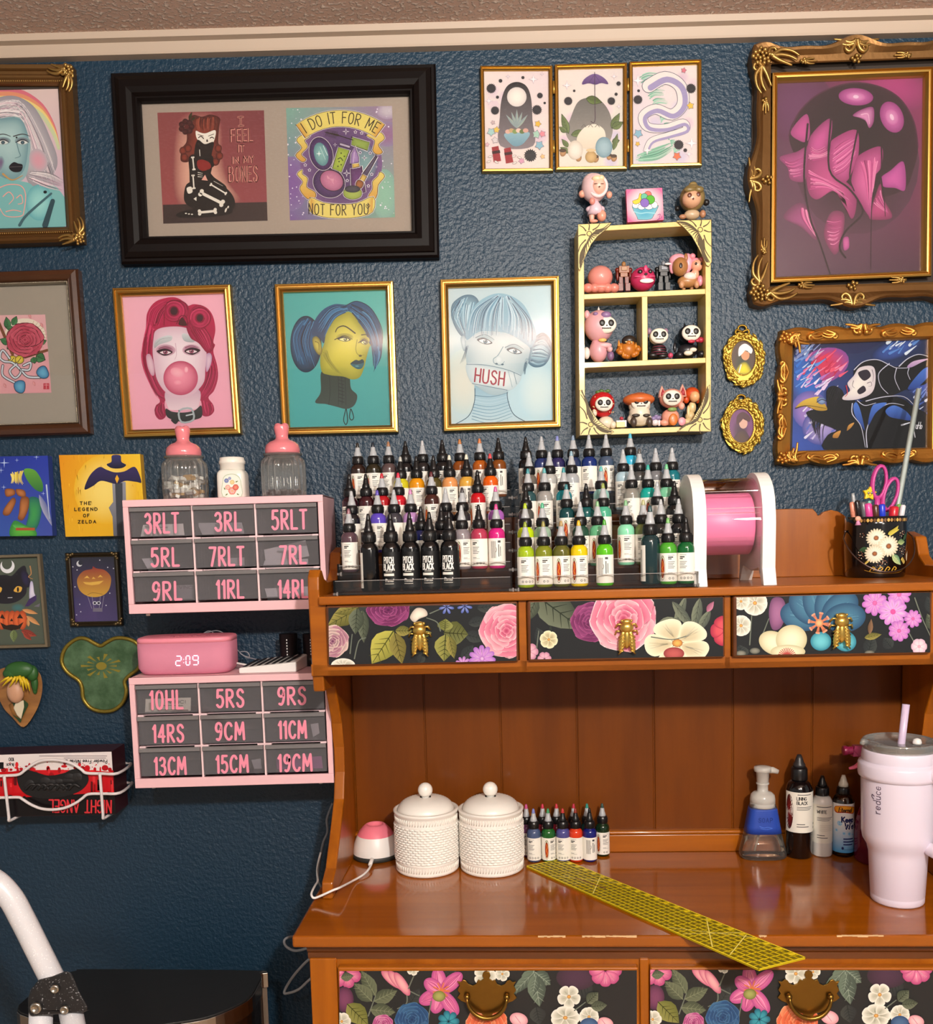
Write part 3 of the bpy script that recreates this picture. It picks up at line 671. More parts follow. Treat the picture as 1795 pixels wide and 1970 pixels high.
R_ = [
 [(190,'yellow-green','#9cb81c','c','#8a9a28','olive','text'),(355,'olive','#7c8420','c','#98904c','olive','oval'),(505,'dark olive','#5c5c22','c','#a88c54','tan','ovalmid'),(660,'yellow','#e8c80c','c','#e0b020','yellow','oval'),(910,'bright green','#58b818','c','#489c30','green','back'),(1325,'dark teal','#173034','c','#28484c','teal','side'),(1485,'leaf green','#4ca030','c','#70b060','green','oval'),(1640,'dark green','#0c5c2c','k',0,'','text')],
 [(190,'lime','#c4e00c','c','#b0c818','lime','back'),(335,'pale mint','#98b8a0','c','#50b088','green','text'),(690,'forest green','#244838','c',0,'','ovalmid'),(835,'sea green','#68b888','c','#80b080','green','oval'),(1105,'mint','#8cdcb4','c','#80b484','green','oval'),(1260,'olive','#6c7440','c','#b0b080','tan','text'),(1415,'charcoal','#2c2c2a','c',0,'','text'),(1585,'black','#1c1c20','c',0,'','text')],
 [(195,'grey','#50504c','k',0,'','text'),(565,'deep teal','#0c4044','c','#3c8088','teal','ovalmid'),(745,'teal','#0c5454','k',0,'','oval'),(890,'sea green','#4ca888','c','#90a050','olive','text'),(1390,'silver','#b8b8b4','c',0,'','oval'),(1530,'black','#18181c','k',0,'','text')],
 [(215,'dark teal','#284c50','c','#409098','teal','text'),(355,'smoke grey','#9c9894','c','#58a4a8','teal','oval'),(540,'teal','#0c8490','c','#3c949c','teal','text'),(880,'pale teal','#8cc0b8','c','#58b0b0','teal','back'),(1155,'grey','#8c8880','c',0,'','text'),(1300,'turquoise','#0ca498','c','#30a898','turquoise','ovalmid'),(1475,'mint','#7cc8a0','c','#70c08c','green','text')],
 [(225,'grey-brown','#6c645c','c',0,'','text'),(410,'silver','#b4b4b0','c',0,'','text'),(610,'pale grey','#a8acb0','c','#8cacbc','blue','text'),(1080,'pale blue','#b0ccd8','c',0,'','text'),(1225,'charcoal','#484848','c','#585858','grey','text'),(1375,'grey','#78787c','c',0,'','text'),(1520,'teal','#0c6c78','c',0,'','oval')],
 [(195,'black','#101014','k',0,'','back'),(330,'navy','#24346c','c',0,'','oval'),(465,'indigo','#282454','c','#8088c8','blue','text'),(610,'dark blue','#203058','c','#7c90a8','blue','text'),(770,'royal blue','#142c70','c',0,'','text'),(925,'slate blue','#44546c','c',0,'','ovalmid'),(1145,'cyan','#28b4dc','c','#50b4d0','cyan','text')]]
put_rack(L_, 620,[990,991,957,925,893,863],'rack beside pink drawers','ink bottles on the rack beside the pink drawers')
put_rack(R_, 970,[1016,984,952,918,888,855],'rack beside film dispenser','ink bottles on the rack beside the film dispenser')
# ---- ink bottles on the desk beside the canisters
DK = [(140,560,'pink','#5c2c50','c','#d05890','pink','text','pink-tipped ink bottle half hidden behind the canister'),(275,600,'red','#701828','c','#c83450','red','text','red-tipped ink bottle behind the green ink bottle'),
 (390,600,'red','#701020','c','#cc3848','red','text','red-tipped ink bottle behind the periwinkle and green ink bottles'),(530,600,'red','#701828','c','#c03048','red','text','red-tipped ink bottle behind the orange ink bottle'),(640,600,'teal','#104c48','c','#2c8c80','teal','text','teal-tipped ink bottle behind the navy ink bottle'),
 (765,603,'dark green','#102c18','c','#34504c','dark','oval','dark green ink bottle with red oval label at the end of the desk group'),
 (200,630,'slate blue','#48587c','c','#7c84c8','blue','text','slate blue ink bottle with periwinkle tip beside the canister'),(320,640,'green','#1c5c24','c','#3c9060','green','ovalmid','green ink bottle with green tip and red oval label on the desk'),(440,636,'periwinkle','#4c4c8c','k','#b83838','red','text','periwinkle ink bottle with black nozzle in front of the desk group'),
 (545,652,'orange-red','#d83c1c','k','#8c3428','red','text','orange-red ink bottle with black nozzle in front of the desk group'),(660,640,'navy','#101c70','k',0,'','back','navy ink bottle with black nozzle turned to its back label on the desk')]
for x, y, word, body, nz, tip, tw, lab, text in DK:
 p = atz(980 + x / 4.274,1500 + (y - 8) / 4.274, ZD)
 q = HM.inverted() @ p
 if y > 620: q.y = min(q.y, dB - .062)
 else: q.y = dB - .03
 q.x = (HM.inverted() @ hp(980 + x / 4.274,1500 + y / 4.274 - 50, q.y)).x
 bottle(hw(q.x, q.y, ZD + .0005), body, nz, tip, lab, text, 'ink bottles on the desk', s=.93, rz=random.uniform(-.25,.1))

# ================================================================ on the desk
CER = mat('#f6f1e8',.32, coat=.2, name='cream_ceramic'); WHT = mat('#efece8',.35, name='white_plastic')
def desk_pt(px, py, d=None):              # standing point on the desk: by pixel of its foot, or at a given depth
 if d is None: q = HM.inverted() @ atz(px, py, ZD)
 else:
  q = hl(px, py, d)
 return hw(q.x, q.y, ZD + .0004)
def canister(c, label):
 r = thing('canister', label, 'canister', c, 0,'white basketweave canisters'); X = Matrix.Translation(c)
 b = B(); R = .0632; H = .124; n = 84; rows = 26
 prof = [(R * .95,0),(R, .003),(R, .006),(R * .985,.008),(R * .985,.02),(R, .022),(R, .025)]
 b.lathe(prof, 48, mi=0, xf=X, cap=True)
 V = []; F = []; z0, z1 = .025,.098; NN = 216; K = 75
 for j in range(K + 1):
  for i in range(NN):
   u = i / NN * 36; v = j / K * 15; row = int(v); s = (u + (.5 if row % 2 else 0)) % 1
   bump = max(0, math.sin(PI * s)) ** .6 * max(0, math.sin(PI * (v % 1))) ** .5
   rr = R * .968 + .0046 * bump; a = 2 * PI * i / NN; V.append((rr * math.cos(a), rr * math.sin(a), z0 + (z1 - z0) * j / K))
 for j in range(K):
  for i in range(NN): a = j * NN + i; c2 = j * NN + (i + 1) % NN; F.append((a, c2, c2 + NN, a + NN))
 b.add(V, F, 0, True, X)
 b.lathe([(R, .097),(R, .1),(R * .985,.102),(R * .985,.114),(R * 1.0,.116),(R * 1.03,.12),(R * 1.035, H - .001),(R * 1.0, H),(R * .93, H),(R * .91, H - .012)],48, xf=X, cap=False)
 for z in (.009,.103):                 # rope bands
  for i in range(70):
   a = 2 * PI * i / 70; a2 = a + .05
   b.tube([(R * .988 * math.cos(a), R * .988 * math.sin(a), z),(R * .995 * math.cos(a2), R * .995 * math.sin(a2), z + .01)],.0011,5, xf=X)
 b.build('jar_body', CER, r)
 l = B(); V = []; F = []; K = 16; NN = 120
 for j in range(K + 1):
  t = j / K; rr = .0545 * math.cos(t * PI / 2 * .93) ** .8 + .002; zz = H - .004 + .026 * math.sin(t * PI / 2)
  for i in range(NN):
   a = 2 * PI * i / NN; bump = .0009 * max(0, math.sin(i / NN * 2 * PI * 30 + (PI if j % 2 else 0))) * (t < .85)
   V.append((rr * math.cos(a), rr * math.sin(a), zz + bump))
 for j in range(K):
  for i in range(NN): a = j * NN + i; c2 = j * NN + (i + 1) % NN; F.append((a, c2, c2 + NN, a + NN))
 l.add(V, F, 0, True, X); l.lathe([(.0555, H - .02),(.0555, H - .004)],40, xf=X); lid = l.build('lid', CER, r)
 k = B().lathe([(.009,0),(.007,.004),(.007,.007)],20,(0,0, H + .02), xf=X); k.ell((0,0, H + .036),.0148,20,14, xf=X); k.build('knob', CER, lid)
qa = HM.inverted() @ desk_pt(829,1648); qb = HM.inverted() @ desk_pt(951,1646)
canister(hw(qa.x, .322, ZD + .0004),'white basketweave canister next to the pink and white mixer')
canister(hw(qa.x + .130,.322, ZD + .0004),'white basketweave canister next to the ink bottles on the desk')
# vortex mixer
c = desk_pt(724,1647); mx = thing('vortex_mixer','small pink and white vortex mixer with a white cable on the desk','mixer', c); X = Matrix.Translation(c)
B().lathe([(.046,0),(.049,.002),(.0495,.009),(.048,.0105)],40, xf=X).build('base', mat('#2f3230',.5, name='dark_rubber'), mx)
B().lathe([(.048,.0105),(.0475,.018),(.045,.03),(.041,.041),(.0375,.048)],40, xf=X, cap=False).build('housing', WHT, mx)
B().lathe([(.0375,.048),(.033,.056),(.026,.064),(.0205,.0685),(.017,.0695),(.0155,.068),(.0135,.064),(.003,.061)],40, xf=X, cap=False).build('shaker_cup', mat('#ef7f92',.4, name='pink_rubber'), mx)
P = [atz(718,1652, ZD + .009), atz(712,1668, ZD + .009), atz(700,1682, ZD + .006), atz(680,1694, ZD + .006), hp(655,1707,.16), hp(640,1713,.148), hp(608,1727,.142), hp(600,1724,.145), hp(600,1716,.16), hp(606,1704,.2), hp(611,1695,.25), hp(610,1680,.33), hp(611,1665,.38), hp(617,1640,.4)]
pc = B().tube(cat(P, False, 6),.0022,8); pc.tube([atz(717,1650, ZD + .01), atz(712,1664, ZD + .009)],.0042,8); pc.build('cable', WHT, mx)
# grey power cords looping behind the desk's end
def cord(name, pts, r, col, label, cat_='cord'):
 tag(B().tube(cat(pts, False, 8), r, 8).build(name, col if not isinstance(col, str) else mat(col, .5, name='cord')), label, cat_)
gy = 1.93
cord('power_cord',[at(640,1545, gy), at(629,1575, gy), at(630,1600, gy), at(622,1620, gy), at(618,1640, gy), at(612,1680, gy), at(614,1698, gy), at(622,1712, gy)],.0028,'#6f7176','grey power cord hanging beside the hutch above the desk corner')
cord('power_cord',[at(598,1822,1.8), at(570,1829,1.82), at(552,1822,1.84), at(547,1810,1.85), at(556,1803,1.86), at(575,1802,1.9)],.0028,'#8d9094','grey cord looping out behind the edge of the desk top')
cord('power_cord',[at(628,1836,1.85), at(600,1842,1.85), at(575,1865,1.86), at(556,1890,1.87), at(547,1908,1.87), at(552,1911,1.87), at(575,1903,1.87), at(602,1880,1.88), at(632,1872,1.88)],.0028,'#9a9c9e','grey cord hanging in a pointed loop beside the dresser leg')
# yellow quilting ruler
K4 = [atz(1013,1666, ZD + .0035), atz(1082,1653, ZD + .0035), atz(1549,1842, ZD + .0035), atz(1460,1864.5, ZD + .0035)]
ru = thing('quilting_ruler','transparent yellow quilting ruler lying diagonally over the desk edge','ruler', atz(1280,1758, ZD))
B().hexa([p - Vector((0,0,.0029)) for p in K4], K4).build('blade', clear('#ecd838',.1,.06,'yellow_acrylic',.55,'#ecd41c'), ru)
def rmap(u, v, o):                        # u along 0..24, v across 0..4
 a = K4[0].lerp(K4[3], u / 24); b_ = K4[1].lerp(K4[2], u / 24); p = a.lerp(b_, v / 4); return p + Vector((0,0,.0003 + o))
a = Art(rmap); dk = '#3c3406'; yl = '#e9d31a'
for i in range(48):
 for j in range(8):
  u, v = i / 2 + .08, j / 2 + .08
  a.k = 0
  for t in range(3): a.rect(u + .0 + t * .13, v + .04, u + .082 + t * .13, v + .35, dk, up=False)
a.k = 1
for i in range(1,24): a.line([(i, .05),(i, 3.95)], yl, .07, up=False)
for j in range(1,4): a.line([(.1, j),(23.9, j)], yl, .07, up=False)
a.k = 2
for i in range(1,24): a.line([(i + .25,3.6),(i + .25,3.8)], yl, .3, up=False)
for p in ([(16,.2),(20,3.8)],[(16,3.8),(20,.2)],[(17.4,.2),(19,3.8)],[(19.5,3.8),(21.5,.2)],[(3,.2),(7,3.8)],[(5,3.8),(8,.3)]): a.line(p, '#f4e87c',.07, up=False)
for p in ([(0,0),(24,0)],[(24,0),(24,4)],[(0,4),(24,4)],[(0,0),(0,4)]): a.line(p, '#f2dc2c',.12, up=False)
a.line([(4.5,1.6),(7.5,2.0)],'#7c4c1c',.16); a.build('printed_grid', ART, ru)
# soap pump
def cyl_art(c, r, z, tilt=0):
 return lambda x, y, o: Vector((c[0] + (r + .0003 + o) * math.sin(x / r), c[1] - (r + .0003 + o) * math.cos(x / r), c[2] + z - y))
c = desk_pt(1467,1640,.374); sp_ = thing('soap_pump','clear foaming soap pump bottle with a blue sleeve reading soap','soap dispenser', c, -PHI); X = Matrix.Translation(c) @ Matrix.Rotation(-PHI, 4,'Z')
CLR = clear('#fdfcfb',.07,.02,'clear_plastic',.05,'#f0ece6'); FRO = clear('#f4f2ec',.12,.1,'frosted_plastic',.55,'#efece4')
def tprism(secs, n=40, pw=3.2):           # loft of rounded sections (half width, half depth, z)
 V = []; F = []
 for w_, d_, z in secs:
  for i in range(n):
   t = 2 * PI * i / n; cx, sy = math.cos(t), math.sin(t); V.append((w_ * abs(cx) ** (2 / pw) * (1 if cx >= 0 else -1), d_ * abs(sy) ** (2 / pw) * (1 if sy >= 0 else -1), z))
 for j in range(len(secs) - 1):
  for i in range(n): a = j * n + i; b_ = j * n + (i + 1) % n; F.append((a, b_, b_ + n, a + n))
 F.append(tuple(range(n - 1,-1,-1))); F.append(tuple((len(secs) - 1) * n + i for i in range(n)))
 return V, F
B().add(*tprism([(.042,.026,0),(.046,.029,.004),(.0455,.029,.012),(.035,.024,.055),(.026,.021,.105),(.023,.02,.112)]),0, True, X).build('bottle', CLR, sp_)
B().add(*tprism([(.0405,.025,.002),(.0445,.0275,.006),(.0335,.023,.052)]),0, True, X).build('liquid_soap', clear('#f4ece0',.06,.02,'liquid'), sp_)
sl = B().add(*tprism([(.0362,.0252,.053),(.0335,.0242,.066),(.0275,.0222,.1),(.0268,.0218,.1025)]),0, True, X).build('sleeve', mat('#1f45a8',.5, name='blue_rubber'), sp_)
a = Art(lambda x, y, o: X @ Vector((x, -.0246 - o + (y - .068) * -.055 * -1, y)), base=.0004)
for st in glyph('S'): pass
class _F(Art):
 pass
def flip(mp): return lambda x, y, o: mp(x, -y, o)
a = Art(lambda x, y, o: X @ Vector((x, -.0232 - .0006 - o - (.083 - (-y)) * .06,-y)))
a.text('SOAP',0,-.078,.0085,'#16337f',.0011, sx=1.1, gap=.3, mid=True); a.line([(-.012,-.070),(-.004,-.067),(.004,-.068),(.013,-.066)],'#4a72d0',.0012); a.line([(-.01,-.066),(.0,-.0635),(.012,-.0655)],'#4a72d0',.001); a.build('lettering', ART, sl)
pm = B().lathe([(.0235,.104),(.0245,.106),(.0245,.112),(.0238,.113),(.0245,.114),(.0245,.12),(.023,.128),(.018,.133),(.0105,.135),(.0105,.148),(.0125,.15),(.0125,.153)],32, xf=X).build('pump_collar', FRO, sp_)
h = B().lathe([(.0105,.153),(.0115,.155),(.0125,.174),(.0165,.176),(.0175,.181),(.0165,.185),(.006,.1865)],28, xf=X); h.tube([X @ Vector((.0,0,.179)), X @ Vector((.02,-.002,.1785)), X @ Vector((.03,-.003,.175))],[.0075,.0065,.0045],10); h.build('pump_head', FRO, pm)
B().tube([X @ Vector((.0,0,.108)), X @ Vector((-.004,0,.06)), X @ Vector((-.016,0,.012))],.0022,8).build('dip_tube', FRO, sp_)
# three supply bottles
def supply(name, px, r, h, cols, label, zs, d, capr=.8, rz=-PHI):
 c = desk_pt(px, 1640 - 60, d); o = thing(name, label, 'bottle', c, 0); X = Matrix.Translation(c)
 hb, hs, hc = zs                        # straight wall, shoulder top, cap top
 B().lathe([(r * .9,0),(r, .003),(r, hb),(r * .95, hb + (hs - hb) * .35),(r * .78, hb + (hs - hb) * .75),(r * .5, hs)],36, xf=X).build('body', cols[0], o)
 cp = B().lathe([(r * capr * .8, hs),(r * capr * .82, hs + .001),(r * capr * .8, hs + (hc - hs) * .85),(r * capr * .7, hc)],30, xf=X)
 cp.build('cap', cols[1], o)
 B().lathe([(r * .46, hc),(r * .44, hc + .006),(r * .34, hc + .01),(r * .26, hc + (h - hc) * .7),(r * .15, h)],18, xf=X).build('nozzle', cols[2], o)
 return o, c
dd = dB - .015
o, c = supply('bottle_of_lining_ink',1537,.0265,.208,(mat('#0c0a0c',.12, coat=.6, name='black_ink_plastic'), BLK, mat('#29282a',.4, name='dark_nozzle')),'tall black ink bottle with a white label reading lining black',(.133,.158,.183), dd - .027,.75)
a = Art(cyl_art(c, .0265,.137)); R = .0265
Art.nx = 48
def lband(a, x0, x1, h, col, n=64):
 V = []; F = []
 for i in range(n + 1): x = x0 + (x1 - x0) * i / n; V += [(x, 0),(x, h)]
 for i in range(n): F.append((2 * i, 2 * i + 1,2 * i + 3,2 * i + 2))
 a.emit(V, F, lc(col))
lband(a, -R * 1.5, R * 1.7,.082,'#ece7da'); a.ell(-R * 1.05,.041, R * .42,.04,'#e9e2d2', n=22); a.ell(-R * 1.1,.041, R * .34,.036,'#7a1a12','#3c0e0c', n=22)
a.rect(-R * .45,.004, R * .6,.0055,'#4a4a4a'); a.text('LINING',-R * .5,.0155,.0062,'#222222',.0012, sx=1.1); a.text('BLACK',-R * .5,.0245,.0062,'#222222',.0012, sx=1.1)
for i in range(3): a.rect(-R * .5,.029 + .0028 * i, R * (.7 - .1 * i),.0301 + .0028 * i, '#5a5a5a')
a.rect(-R * .5,.064, R * .1,.0655,'#444444'); a.rect(-R * .5,.069, R * .4,.0705,'#444444')
for i in range(6): a.rect(R * .95,.004 + .0035 * i, R * 1.3,.0052 + .0035 * i, '#555555')
for i in range(2): a.ell(R * 1.05,.066 + .008 * i, .0025,.0025,'#333333')
a.build('label', ART, o)
o, c = supply('bottle_of_white_ink',1581.5,.0198,.163,(mat('#e6e4df',.3, coat=.3, name='white_ink_plastic'), BLK, BLK),'white ink bottle with black cap and pale label reading white',(.108,.124,.141), dd - .0215,.82)
a = Art(cyl_art(c, .0198,.108)); R = .0198
lband(a, -R * 1.5, R * 1.5,.079,'#e7e3d6'); a.rect(-R * .9,.004, R * .7,.0055,'#4a4a4a'); a.text('WHITE',-R * .85,.0175,.006,'#222222',.0012, sx=1.1)
for i in range(3): a.rect(-R * .85,.026 + .0028 * i, R * (.8 - .2 * i),.0271 + .0028 * i, '#6a6a6a')
for i in range(4): a.rect(-R * .6,.042 + .0035 * i, R * .8,.0428 + .0035 * i, '#c9c4b6')
a.rect(-R * .85,.062,-R * .1,.0634,'#555555'); a.rect(-R * .85,.067, R * .2,.0684,'#555555'); a.rect(R * .95,.02, R * 1.02,.026,'#444444'); a.build('label', ART, o)
o, c = supply('bottle_of_moistener',1622,.0208,.164,(clear('#e8f2f6',.12,.03,'clear_bottle'), BLK, mat('#d8d4c4',.3, name='frosted_tip')),'clear bottle with blue and white bubble label between white ink and spray bottle',(.108,.127,.141), dd - .0225,.75)
a = Art(cyl_art(c, .0208,.110)); R = .0208
lband(a, -R * 1.52, R * 1.52,.1,'#5aa9dc'); V = []
a.rect(-R * 1.5,0, R * 1.5,.046,'#f2f2f0'); a.quad([(-R * 1.5,.034),(R * 1.5,.034),(R * 1.5,.1),(-R * 1.5,.1)],['#f2f2f0','#f2f2f0','#48a0d8','#48a0d8'],64,8)
for x, y, r_ in ((-.7,.04,.005),(-1.0,.055,.003),(.9,.043,.004),(-.3,.06,.003),(.2,.061,.0035),(.6,.063,.002)): a.ell(x * R, y, r_, r_, '#cfe8f6','#8cc8ec'); a.ell(x * R, y, r_ * .6, r_ * .6,'#6ab4e2')
a.line([(-R * .95,.0125),(-R * .2,.0105),(R * .6,.0135)],'#c43a14',.0145); a.line([(-R * .95,.012),(-R * .2,.01),(R * .6,.013)],'#f0a01c',.0115)
a.text('Eternal',-R * .2,.0165,.0085,'#3a1408',.0017, sx=1.0, gap=.14, slant=.15, mid=True)
a.text('Keep',-R * .5,.037,.0105,'#17205c',.0026, sx=1.0, gap=.2); a.text('Wet',-R * .2,.051,.012,'#f4f4f4',.005, sx=1.15, gap=.22); a.text('Wet',-R * .2,.051,.012,'#17205c',.0027, sx=1.15, gap=.22)
for i, w_ in enumerate((1.1,1.25,1.0)): a.rect(-R * .35,.07 + .0058 * i, R * (-.35 + w_ * .9),.0726 + .0058 * i, '#1c2c70')
a.rect(-R * .3,.093, R * 1.2,.0936,'#1c2c70'); a.ell(-R * .4,.0905,.0022,.003,'#17205c'); a.build('label', ART, o)
Art.nx = 1
# magenta spray bottle
MAG = mat('#8c1c48',.35, trans=.15, coat=.3, name='magenta_plastic'); c = desk_pt(1684,1655); sb = thing('spray_bottle','magenta spray bottle with pink trigger behind the lilac tumbler','spray bottle', c); X = Matrix.Translation(c)
B().lathe([(.036,0),(.039,.004),(.039,.06),(.036,.085),(.026,.12),(.0165,.15),(.014,.165),(.014,.172)],32, xf=X).build('body', clear('#b0305c',.12,.05,'magenta_clear',.35,'#a02850'), sb)
B().lathe([(.0165,.168),(.017,.17),(.017,.187),(.013,.19)],24, xf=X).build('collar', MAG, sb)
h = B(); hx = lambda x, y, z: X @ Vector((x, y, z))
h.hexa([hx(-.018,-.010,.19), hx(.022,-.010,.19), hx(.022,.010,.19), hx(-.018,.010,.19)],[hx(-.05,-.009,.226), hx(.03,-.009,.226), hx(.03,.009,.226), hx(-.05,.009,.226)])
h.hexa([hx(-.05,-.009,.212), hx(.03,-.009,.212), hx(.03,.009,.212), hx(-.05,.009,.212)],[hx(-.046,-.007,.233), hx(.028,-.007,.233), hx(.028,.007,.233), hx(-.046,.007,.233)])
h.tube([hx(-.048,0,.223), hx(-.058,0,.223), hx(-.059,0,.223), hx(-.066,0,.223)],[.008,.008,.0095,.0095],14); h.build('spray_head', MAG, sb, bevel=.0015)
B().tube(cat([hx(-.022,0,.205), hx(-.034,0,.196), hx(-.042,0,.19), hx(-.054,0,.187)], False, 4),[.005,.005,.0048,.0048,.0046,.0046,.0044,.0044,.004,.004,.0035,.003,.0025][:13],8).build('trigger', mat('#ee6f8f',.4, name='pink_trigger'), sb)
# lilac tumbler
LIL = mat('#e2d8e8',.3, coat=.25, name='lilac_enamel'); c = desk_pt(1726,1731); tb = thing('tumbler','large lilac insulated tumbler with handle, clear lid and straw on the desk','tumbler', c); X = Matrix.Translation(c)
B().lathe([(.0425,0),(.0443,.003),(.0446,.012),(.0443,.013),(.0449,.0145),(.0485,.086),(.0515,.1),(.0585,.112),(.0605,.125),(.0622,.222),(.0622,.224)],56, xf=X).build('body', LIL, tb)
B().lathe([(.0622,.2225),(.0665,.225),(.0675,.23),(.0675,.246),(.066,.2495),(.0625,.2515),(.061,.254)],56, xf=X, cap=False).build('handle_ring', LIL, tb)
B().lathe([(.061,.252),(.062,.258),(.0605,.270),(.0585,.274),(.054,.275),(.054,.27)],56, xf=X, cap=False).build('collar', LIL, tb)
P = [X @ Vector(p) for p in ((.028,-.055,.238),(.036,-.068,.236),(.043,-.088,.222),(.048,-.098,.2),(.05,-.102,.16),(.049,-.098,.13),(.044,-.088,.112),(.038,-.072,.106),(.03,-.045,.108))]
B().tube(cat(P, False, 6),.0115,14, flat=.7).build('handle', LIL, tb)
LID = clear('#f4f6f4',.2,.04,'clear_lid',.16,'#e8ece8'); l = B().lathe([(.0585,.27),(.0595,.275),(.0595,.281),(.0605,.283),(.0605,.288),(.0575,.289),(.056,.284),(.03,.283),(.004,.283)],48, xf=X, cap=False); l.tube([X @ Vector((-.056,.0,.286)), X @ Vector((-.066,-.005,.288)), X @ Vector((-.07,-.007,.284))],[.006,.006,.003],8); lid = l.build('lid', LID, tb)
B().lathe([(.0,.284),(.007,.284),(.0075,.287),(.006,.292),(.002,.294)],20,(.022,-.018,0), xf=X).build('vent_stopper', WHT, lid)
st = B().tube([X @ Vector((-.002,-.002,.02)), X @ Vector((.0,-.006,.28)), X @ Vector((.0065,-.008,.352))],.0062,16); st.build('straw', mat('#d3c0dc',.35, name='lilac_straw'), tb)
a = Art(lambda x, y, o: X @ Vector(((.0614 + .0006 + o) * math.sin(y / .0614),-(.0614 + .0006 + o) * math.cos(y / .0614), x)))
a.text('reduce',.168,-.056,.0135,'#5a4c62',.0014, sx=1.12, gap=.22); a.line([(.192,-.069),(.195,-.0725),(.199,-.072),(.197,-.068)],'#5a4c62',.0018); a.build('logo', ART, tb)
# ================================================================ on the hutch shelf
PNK = mat('#f486b4',.4, name='pink_film')
zs = zs1 + .0004
la, lb = hl(1334,1128,.17).x, hl(1466,1124,.17).x
fd = thing('film_dispenser','white and clear dispenser holding a pink film roll on the hutch shelf','dispenser', hw((la + lb) / 2 + .012,.25, zs),-PHI)
PR = [(.158,0),(.172,.0),(.195,.03),(.25,.022),(.31,.03),(.335,0),(.345,0),(.338,.03),(.335,.07),(.338,.12),(.325,.165),(.29,.192),(.25,.2),(.21,.192),(.178,.165),(.165,.12),(.166,.07),(.168,.03)]
PRs = [(p.x, p.y) for p in cat([(a_, b_, 0) for a_, b_ in PR[5:]], False, 4)] + PR[:5]
PO = PR[:5] + PRs[:-5]
for x in (la, lb): B().prism([(d, zs + z) for d, z in PRs], lambda u, v, q: Vector((q, u, v)), x, x + .0225).build('end_plate', WHT, fd, xf=HM, bevel=.0015)
r = B().lathe([(.014,0),(.014,.003),(.054,.003),(.056,.006),(.056, lb - la - .03),(.054, lb - la - .028),(.014, lb - la - .027)],48, xf=Matrix.Translation((la + .0235,.25, zs + .108)) @ Matrix.Rotation(PI / 2,4,'Y')); r.build('film_roll', PNK, fd, xf=HM)
cv = B(); V = []; F = []; N = 30
for i in range(N + 1):
 t = PI * (1.18 - 1.36 * i / N); V += [(la + .0226,.25 - .079 * math.cos(PI - t) , zs + .112 + .079 * math.sin(t)),(lb - .0002,.25 - .079 * math.cos(PI - t), zs + .112 + .079 * math.sin(t))]
for i in range(N): F.append((2 * i, 2 * i + 1,2 * i + 3,2 * i + 2))
cv.add(V, F, 0, True); cv.box(la + .0226, lb - .0002,.18,.182, zs + .02, zs + .085); cv.build('clear_cover', ACR, fd, xf=HM)
e = B()
for z, d in ((.165,.19),(.135,.172)): e.box(la + .0226, lb - .0002, d, d + .002, zs + z, zs + z + .0012)
e.build('cutting_edge', ACE, fd, xf=HM)
# painted pot with pens
pc_ = hl(1683,1100,.352); pc = hw(pc_.x, .352, zs); X = Matrix.Translation(pc)
pot = thing('painted_pot','black painted pot with white daisies and wire handle on the hutch shelf','pot', pc)
BK = mat('#0e0c0d',.14, coat=.7, name='black_lacquer'); R0, R1, HP = .0535,.0565,.115
B().lathe([(R0 * .96,0),(R0,.003),(R0 * 1.02,.02),(R1,.06),(R1 * .97,.1),(R1 * .985, HP),(R1 * .95, HP),(R1 * .93,.1),(R0 * .9,.01)],48, xf=X, cap=False).build('bucket', BK, pot)
B().lathe([(R0 * .9,.004),(.001,.004)],30, xf=X, cap=False).build('floor_disc', BK, pot)
a = Art(lambda x, y, o: pc + Vector(((.0572 + o) * math.sin(x / .0572),-(.0572 + o) * math.cos(x / .0572),.115 - y)))
s = .001 / 1.0
T = lambda x, y: ((x - 1385) / 3.626 * .00104,(y - 480) / 3.626 * .00104)
for i in range(17): q = T(1215 + 21 * i, 505); a.ell(q[0], q[1],.0026,.0034,['#b98a50','#6a4a2a','#d8b060'][i % 3], n=10, up=False)
def L2(x0, y0, x1, y1, w_, c1, c2, vein=None): a.leaf(*T(x0, y0), *T(x1, y1), w_, c1, c2, vein)
L2(1450,650,1520,650,.011,'#b8cc88','#4a7048'); L2(1410,730,1480,800,.014,'#c4d490','#5c8c70','#e0e8b0'); L2(1260,690,1200,700,.01,'#3c5c3c','#2a4430'); L2(1500,640,1545,590,.008,'#3c5c38','#28402a')
for (x0, y0) in ((1240,790),(1480,770)):
 for k in range(4): L2(x0 + 8 * k, y0 + (-8 if x0 < 1300 else 8) * k, x0 + 8 * k + 22, y0 - 22 + (-8 if x0 < 1300 else 8) * k, .004,'#e8d070','#b08830')
for k in range(5): L2(1380 + 12 * k, 600 - 6 * k, 1405 + 12 * k, 570 - 7 * k, .004,'#e8d860','#a89838'); L2(1385 + 12 * k, 598 - 6 * k, 1412 + 12 * k, 600 - 8 * k, .004,'#e8d860','#a89838')
for x, y in ((1220,600),(1215,740),(1330,790),(1360,780),(1480,700),(1500,720),(1480,600),(1210,720),(1345,770),(1520,690),(1500,590)):
 for k in range(5): q = T(x + 14 * math.cos(k * 1.3), y + 12 * math.sin(k * 1.3)); a.ell(q[0], q[1],.0011,.0011,'#c9b8a0' if k % 2 else '#8c5a44', n=7, up=False)
for (x, y, r_) in ((1308,620,62),(1385,675,70),(1300,722,62)):
 q = T(x, y); a.petals(q[0], q[1], r_ / 3.626 * .00104,20,'#fbf6e4','#d8ccaa',.24,.1,.22,1.0, None, ('#b8764a','#8a4a28'),.2)
q = T(1550,750)
for k in range(6): a.leaf(q[0] - .002, q[1] + .008, q[0] + .003 * math.cos(k) , q[1] - .013 + k * .002,.003,'#f4eed8','#d8cca8')
